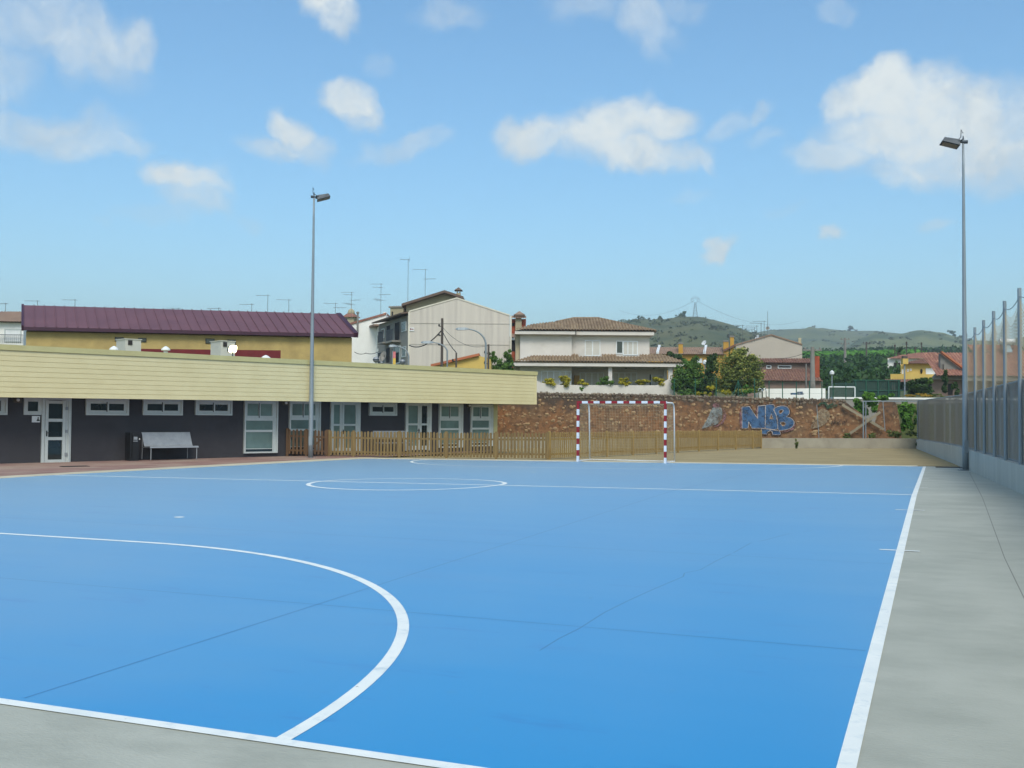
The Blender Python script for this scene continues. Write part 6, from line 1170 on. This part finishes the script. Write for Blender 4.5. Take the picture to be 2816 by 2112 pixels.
a = f.U(2652); b = f.U(2900); z = f.uz(2700, 1034)[1]; MB().box(f, a, b, z-.42, z-.03, .2, .7).build('beam', M['rawcon'], T)
for x0, x1, y0, y1 in ((2600, 2613, 1055, 1086), (2640, 2655, 1042, 1090), (2672, 2702, 1045, 1075), (2712, 2760, 1045, 1070), (2770, 2812, 1045, 1062)): a, b, c, d = f.rect(x0, x1, y0, y1, -.5); MB().box(f, a, b, c, d, -.499, -.46).build('opening', M['opening'], T)
f, T = house('upper_red_roof_house', 'higher house with red roof and solar heater at the right edge behind the netting', 104., 0, 2760); zg = zground(2760, 104)
q = [f.uz(x, y) for x, y in ((2652, 1040), (2704, 985), (2704, 948), (2740, 985), (2900, 990), (2900, 1040))]; m = MB(); m.poly([[*map(tuple, [f.uz(x, y) for x, y in ((2690, 1040), (2690, 990), (2704, 949), (2745, 990), (2920, 995), (2920, 1040))])]], lambda a, b: f.pt(a, b, 0), f.k*-6); m.build('wall', M['ruddy'], T)
m = MB(); a, b, c, d = f.rect(2738, 2920, 992, 993, .6); tiled(m, f, f.U(2704, .4), b, c, .7, .5, [(2704, 948), (2790, 948), (2816, 966), (2860, 985), (2920, 992)], .26, .05); m.build('roof', M['tile_red'], T)
for x0, x1 in ((2760, 2784), (2794, 2815)): simple_win(f, T, x0, x1, 991.5+3, 1006, 0, 'opening', 'rawcon', .07)
sp_ = [f.pt(*f.uz(x, y, .2), w) for x, y, w in ((2765, 969, .35), (2788, 969, .35), (2780, 945, -1.0), (2759, 945, -1.0))]; t = thing('solar_heater', sp_[0], 'pale solar water heater panel with a white tank on the red roof', 'solar heater'); m = MB(); m.slab(sp_, f.n*-.08+np.array([0, 0, .05])); m.build('panel', M['solar'], t); c = P(2769, 938, 105.); m = MB(); m.tube([c-_r0*.75, c+_r0*.75], .24, 12); m.build('tank', M['white'], t)
m = MB(); m.tube([sp_[2], c+_r0*.6-np.array([0, 0, .9])], .03, 6); m.tube([sp_[3], c-_r0*.6-np.array([0, 0, .9])], .03, 6); m.tube([c+_r0*.6, c+_r0*.6-np.array([0, 0, .9])], .03, 6); m.tube([c-_r0*.6, c-_r0*.6-np.array([0, 0, .9])], .03, 6); m.build('support_frame', M['galvdark'], t)
# palm
b = P(2471, 985, 138.); T = thing('palm_tree', b, 'palm crown showing above the red roof of the white house', 'palm'); top = P(2471, 969, 138.); pipe(T, [b-np.array([0, 0, 6]), top], .22, 'bark', 'trunk'); m = MB(); r = random.Random(4)
for i in range(26):
    a = r.uniform(0, 2*math.pi); e = r.uniform(-.2, 1.2); L = r.uniform(1.1, 1.6); d_ = np.array([math.cos(a)*math.cos(e), math.sin(a)*math.cos(e), math.sin(e)]); s = np.cross(d_, [0, 0, 1.]); s /= np.linalg.norm(s); pr = top
    for k in range(1, 9):
        p = top+d_*L*k/8-np.array([0, 0, .5*(k/8)**2]); w_ = .2*math.sin(math.pi*min(.97, k/8+.08))
        for sg_ in (-1, 1): m.add([pr, p, p+s*sg_*w_-np.array([0, 0, .06])], [(0, 1, 2)], r.random()*.6)
        pr = p
m.build('crown', M['leafdk'], T)
# ------------------------------------------------------------------ trees and shrubs
def lobes(lst, d): return [(P(px, py, d+dd), (rx*d/F, rx*d/F*.8 if rz is None else rz, ry*d/F), n) for px, py, rx, ry, dd, n, rz in lst]
g = lambda px, d: np.array([*P(px, 1090, d)[:2], land(P(px, 1090, d)[1])])
D = 77.
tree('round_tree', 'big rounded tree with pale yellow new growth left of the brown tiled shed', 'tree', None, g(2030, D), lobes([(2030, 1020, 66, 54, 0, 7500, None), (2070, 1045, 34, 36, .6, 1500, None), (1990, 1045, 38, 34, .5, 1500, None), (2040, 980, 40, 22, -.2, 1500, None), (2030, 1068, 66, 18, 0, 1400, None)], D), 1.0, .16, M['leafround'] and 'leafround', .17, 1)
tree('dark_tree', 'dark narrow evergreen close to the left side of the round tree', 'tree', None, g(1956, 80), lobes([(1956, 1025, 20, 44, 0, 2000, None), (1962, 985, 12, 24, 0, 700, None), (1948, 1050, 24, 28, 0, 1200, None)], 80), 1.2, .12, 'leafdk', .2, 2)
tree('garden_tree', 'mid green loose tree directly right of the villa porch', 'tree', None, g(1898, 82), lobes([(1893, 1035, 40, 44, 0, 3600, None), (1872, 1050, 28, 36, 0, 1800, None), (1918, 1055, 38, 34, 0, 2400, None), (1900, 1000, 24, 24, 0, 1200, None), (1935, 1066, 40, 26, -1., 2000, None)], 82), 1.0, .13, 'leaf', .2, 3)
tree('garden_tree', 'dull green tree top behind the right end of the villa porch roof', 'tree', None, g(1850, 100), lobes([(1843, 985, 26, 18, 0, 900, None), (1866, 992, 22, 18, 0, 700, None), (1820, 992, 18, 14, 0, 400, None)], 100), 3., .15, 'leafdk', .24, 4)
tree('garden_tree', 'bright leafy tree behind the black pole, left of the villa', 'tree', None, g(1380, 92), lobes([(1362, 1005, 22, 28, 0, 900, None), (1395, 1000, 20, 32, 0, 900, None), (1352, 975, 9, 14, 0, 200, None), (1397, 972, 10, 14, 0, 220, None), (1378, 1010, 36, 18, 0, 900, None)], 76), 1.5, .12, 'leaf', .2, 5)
for i, (px, py, rx, ry, d, mt, lb, sz) in enumerate(((1880, 1078, 24, 14, 72, 'leaf', 'low green bush on the rubble wall right of the villa parapet', .14), (1950, 1075, 18, 18, 72, 'leafyel', 'yellowish bush on the rubble wall under the dark evergreen', .13), (1999, 1076, 15, 14, 71.5, 'leafyel', 'yellow green bush just left of the braced green post', .13), (2053, 1070, 17, 14, 71.5, 'leafbright', 'small bright bush right of the braced green post', .14), (1921, 1082, 14, 7, 71.5, 'leafyel', 'tiny yellow flowering bush between two green posts', .12),
        (2535, 1065, 44, 26, 80, 'leafdk', 'wide dark bush in front of the yellow house', .2), (2512, 1060, 18, 20, 79, 'leafdk', 'dark bush beside the box headed post', .18), (2553, 1046, 16, 18, 80, 'leaf', 'taller dark bush top in front of the concrete gable', .18), (2595, 1050, 16, 30, 79, 'leafdk', 'upright dark shrub against the concrete gable', .18), (2630, 1072, 16, 24, 78, 'leafdk', 'dark shrub left of the right floodlight pole', .18),
        (2526, 1088, 42, 9, 73.4, 'orangefl', 'orange yellow flowering mound on the retaining wall', .12), (2580, 1090, 24, 8, 73.6, 'weed', 'grey green low plants right of the flowering mound', .12),
        (2378, 1115, 34, 32, 68, 'leafbright', 'big fig bush filling the gap behind the crossed planks', .26), (2392, 1095, 24, 18, 67.5, 'leafbright', 'bright fig top above the wire frame', .26), (2441, 1094, 24, 11, 67.8, 'leafbright', 'bright green bush top above the broken wall stub', .24), (2492, 1140, 26, 42, 67.5, 'leafbright', 'tall green bush right of the broken wall stub', .26), (2512, 1150, 18, 34, 68.5, 'leaf', 'darker green bush at the corner of the mesh fence', .24),
        (2455, 1193, 26, 12, 63.6, 'weed', 'dark weeds at the foot of the broken wall stub', .13), (2332, 1200, 22, 8, 63.4, 'weed', 'weeds on the low wall left of the wire frame', .12), (2395, 1199, 18, 8, 63.4, 'weed', 'weeds on the low wall under the crossed planks', .12), (2505, 1195, 16, 12, 63.6, 'weed', 'dry grass tuft at the corner behind the low wall', .13),
        (2190, 1220, 8, 13, 61.6, 'weed', 'upright weed tuft in front of the low wall', .12), (2524, 1222, 6, 10, 61.8, 'leafdk', 'dark weed in the corner of low wall and boundary wall', .12), (1599, 1068, 8, 8, 70, 'leafbright', 'small green sprig on the rubble wall below the villa terrace', .1), (2569, 1242, 3.5, 4, 57, 'weed', 'tiny weed at the foot of the boundary wall, farther one', .07), (2593, 1248, 3, 3, 52, 'weed', 'tiny weed at the foot of the boundary wall, nearer one', .06))):
    s = d/F; shrub('weed_tuft' if mt == 'weed' else 'bush', lb, 'plant' if mt == 'weed' else 'bush', None, P(px, py, d), (rx*s, min(rx, 26)*s*.8, ry*s), int(min(1700, 90+rx*ry*1.1)), sz, mt, 200+i, max(6, int(rx*ry/70)))
# ------------------------------------------------------------------ fields, hills, pylons
r = random.Random(11); m = MB()
def drift(m, x0, x1, y0, y1, n, size, hgt, rr):
    for _ in range(n):
        px = rr.uniform(x0, x1); d = lerp(y0, y1, rr.random()); p = P(px, 1100, d); z = land(p[1]); k = rr.uniform(.5, 1.2)
        for _ in range(40):
            q = np.array([p[0]+rr.gauss(0, size*k*.7), p[1]+rr.gauss(0, size*k*.7), z+hgt*k*rr.random()]); nrm = np.array([rr.gauss(0, 1), rr.gauss(0, 1), rr.gauss(0, 1)+.5]); nrm /= np.linalg.norm(nrm); a = np.cross(nrm, [rr.gauss(0, 1), rr.gauss(0, 1), 1.]); a /= np.linalg.norm(a); b = np.cross(nrm, a); s = size*.27*rr.uniform(.6, 1.3)
            m.add([q-a*s, q-b*s*.6, q+a*s, q+b*s*.6], [(0, 1, 2, 3)], rr.random()*.9)
drift(m, 1700, 2480, 130, 215, 330, 1.5, 2.6, r); drift(m, 2240, 2480, 108, 150, 130, 1.2, 2., r); stuff(m.build('orchard', M['fieldleaf'], base=(0, 0, 0)), 'dull green orchard and scrub below the hills', 'orchard')
m = MB()
for row in range(16):
    d = 222+row*6.5
    for _ in range(60):
        px = r.uniform(2180, 2520); p = P(px, 1100, d); z = land(p[1])
        for _ in range(9): q = np.array([p[0]+r.gauss(0, .9), p[1]+r.gauss(0, .4), z+1.7*r.random()]); a = np.array([r.gauss(0, 1), r.gauss(0, .6), r.gauss(0, .4)]); a /= np.linalg.norm(a); b = np.cross(a, [r.gauss(0, .5), 1., r.gauss(0, .5)]); s = r.uniform(.35, .8); m.add([q-a*s, q-b*s*.6, q+a*s, q+b*s*.6], [(0, 1, 2, 3)], .4+.6*r.random())
stuff(m.build('vineyard', M['vine'], base=(0, 0, 0)), 'bright green vineyard rows beyond the small goal', 'vineyard')
m = MB(); drift(m, 1650, 2850, 335, 420, 620, 2.4, 2.6, r); stuff(m.build('tree_belt', M['fieldleaf'], base=(0, 0, 0)), 'dark belt of trees at the foot of the hills', 'wood')
def hill(name, mat, ridge, d0, d1, zb, rough, seed, n=150):
    xs_ = [a for a, _ in ridge]; ys_ = [b for _, b in ridge]; rows = []; ts = list(np.linspace(0, 1, 34))+[1.08, 1.2, 1.5]
    for t in ts:
        row = []
        for i in range(n+1):
            px = lerp(xs_[0], xs_[-1], i/n); yr = float(np.interp(px, xs_, ys_)); d = lerp(d0, d1, t); zr = P(px, yr, d1)[2]; p = P(px, 1150, d)
            k = t**.8*(1.08-.08*t) if t <= 1 else max(0, 1-(t-1)*2.); sp = mnoise.noise((px*.006+seed, t*2.5, 1.))*.5+mnoise.noise((px*.02, t*7, seed))*.25+mnoise.noise((px*.06, t*20, seed))*.08
            z = lerp(zb, zr, k)+(zr-zb)*rough*sp*math.sin(math.pi*min(1, t))**.7*(1 if t <= 1 else 0); row.append((p[0], p[1], z))
        rows.append(row)
    mm = MB(); mm.grid(rows); return struct(mm.build(name, M[mat], base=(0, 0, 0), smooth=True)), rows
NEAR = [(1180, 960), (1400, 930), (1560, 905), (1650, 892), (1699, 885), (1737, 878), (1761, 876), (1795, 880), (1819, 878), (1850, 873), (1874, 870), (1922, 870), (1967, 880), (2012, 892), (2050, 908), (2136, 935), (2205, 958), (2263, 968), (2330, 974), (2420, 985)]
MID = [(1900, 950), (2000, 925), (2050, 915), (2084, 913), (2110, 908), (2136, 906), (2190, 903.5), (2249, 903), (2300, 906), (2335, 909), (2407, 909), (2462, 915), (2560, 925), (2700, 950), (2900, 980)]
FRT = [(2200, 985), (2311, 966), (2359, 935), (2407, 913), (2440, 916), (2483, 917), (2514, 909), (2535, 908), (2558, 910), (2600, 918), (2634, 928), (2668, 935), (2703, 936), (2758, 937), (2810, 931), (2900, 922), (3100, 905), (3400, 930)]
LEFT = [(-900, 1000), (-400, 1010), (0, 1020), (400, 1000), (800, 990), (1200, 985), (1500, 990)]
h1, R1_ = hill('hill', 'hill', NEAR, 420, 640, 24, .16, 1.); h2, R2_ = hill('hill', 'hillfar', MID, 800, 1350, 34, .2, 2.); h3, R3_ = hill('hill', 'hillfar', FRT, 560, 900, 30, .22, 5.); h4, R4_ = hill('hill', 'hillfar', LEFT, 900, 1400, 36, .15, 8.)
m = MB()
for rows_, nn, sz in ((R1_, 1300, 1.6), (R3_, 420, 2.2), (R2_, 160, 3.)):
    for _ in range(nn):
        j = r.randrange(1, 33); i = r.randrange(0, 149); s_, q_ = r.random(), r.random(); p = lerp(lerp(np.array(rows_[j][i]), np.array(rows_[j][i+1]), s_), lerp(np.array(rows_[j+1][i]), np.array(rows_[j+1][i+1]), s_), q_)
        den = mnoise.noise((i*.09, j*.22, sz))
        if den+r.uniform(-.35, .35) < -.02: continue
        k = sz*r.uniform(.4, 1.1)
        for _ in range(7): q = p+np.array([r.gauss(0, k*.6), r.gauss(0, k*.6), k*.7*r.random()]); a = np.array([r.gauss(0, 1), r.gauss(0, 1), r.gauss(0, .5)]); a /= np.linalg.norm(a); b = np.cross(a, [r.gauss(0, 1), r.gauss(0, 1), 1.]); b /= np.linalg.norm(b); w_ = k*.55; m.add([q-a*w_, q-b*w_*.7, q+a*w_, q+b*w_*.7], [(0, 1, 2, 3)], r.random())
stuff(m.build('hill_scrub', M['hillscrub'], base=(0, 0, 0)), 'dark green scrub scattered over the hillsides', 'scrub')
for i, (px, py, d, s, lb) in enumerate(((1876, 868, 640, 3.2, 'small dark tree on the near hill crest left of the pylon'), (1820, 875, 640, 2.2, 'tiny dark tree left on the near hill crest'), (1760, 873, 640, 1.8, 'tiny tree at the left shoulder of the near hill'), (2342, 905, 1350, 6, 'small tree clump on the far ridge above the field poles'), (2618, 915, 900, 3.5, 'small tree on the right ridge left of the floodlight pole'), (2634, 924, 900, 4.5, 'darker tree on the right ridge beside the floodlight pole'))):
    shrub('ridge_tree', lb, 'tree', 'trees on the hill crests', P(px, py, d-2), (s, s, s*.8), 120, s*.5, 'leafdk', 400+i, 6)
def lattice(px, yt, yb, d, lb, wide):
    b = P(px, yb, d); H = P(px, yt, d)[2]-b[2]; t = thing('pylon', b, lb, 'pylon', 'electricity pylons on the hills'); m = MB(); w0 = H*.11; r_ = H*.0062; u = _r0; v = np.array([-u[1], u[0], 0]); k = np.array([0, 0, 1.]); cor = lambda s, i: b+k*H*s+(u*(1 if i in (0, 3) else -1)+v*(1 if i < 2 else -1))*w0*(lerp(1, .3, min(1, s/.62)))
    lv = [0, .17, .33, .47, .6, .7]
    for i in range(4):
        for a, c in zip(lv[:-1], lv[1:]): m.tube([cor(a, i), cor(c, i)], r_, 4); m.tube([cor(a, i), cor(c, (i+1) % 4)], r_*.7, 4); m.tube([cor(c, i), cor(c, (i+1) % 4)], r_*.6, 4)
    m.build('tower', M['antenna'], t); m = MB(); c = b+k*H*.7
    if wide:                                          # cat-head frame
        pts = [c, c+u*H*.2+k*H*.1, c+u*H*.16+k*H*.29, c-u*H*.16+k*H*.29, c-u*H*.2+k*H*.1, c]
        for a, e in zip(pts[:-1], pts[1:]): m.tube([a, e], r_*1.2, 4)
        m.tube([c+u*H*.12+k*H*.06, c+u*H*.1+k*H*.28], r_*.8, 4); m.tube([c-u*H*.12+k*H*.06, c-u*H*.1+k*H*.28], r_*.8, 4); m.tube([c-u*H*.27+k*H*.2, c+u*H*.27+k*H*.2], r_, 4)
    else:
        m.tube([c, c+k*H*.3], r_*1.2, 4)
        for z in (.05, .17): m.tube([c+k*H*z-u*H*.16, c+k*H*z+u*H*.16], r_, 4)
    m.build('cross_arms', M['antenna'], t)
lattice(1912, 816, 873, 636, 'tall lattice pylon on the near hill against the sky', True); lattice(1760.5, 868, 893, 600, 'small lattice pylon on the left shoulder of the near hill', False); lattice(2558, 926, 967, 700, 'dark lattice pylon against the right hillside above the yellow house', False)
cable('cable', 'faint power lines from the pylon down the near hill', [P(1910, 826, 636), P(1700, 852, 700)], .05, 6.); cable('cable', 'faint power line right of the pylon', [P(1915, 826, 636), P(2200, 882, 900)], .06, 8.)
# ------------------------------------------------------------------ air
if HAZE > 0:
    hm = bpy.data.materials.new('air'); hm.use_nodes = True; t = hm.node_tree; t.nodes.remove(t.nodes['Principled BSDF']); pv = t.nodes.new('ShaderNodeVolumePrincipled'); pv.inputs['Density'].default_value = HAZE; pv.inputs['Color'].default_value = (.82, .9, .98, 1); pv.inputs['Anisotropy'].default_value = .2; t.links.new(pv.outputs[0], t.nodes['Material Output'].inputs['Volume'])
    m = MB(); zl = -1.6; m.hexa([(-1700, -420, zl), (1700, -420, zl), (1700, 2500, zl), (-1700, 2500, zl), (-1700, -420, 190), (1700, -420, 190), (1700, 2500, 190), (-1700, 2500, 190)]); stuff(m.build('haze', hm, base=(0, 0, -1.6)), 'thin pale summer haze between the court and the hills', 'haze')
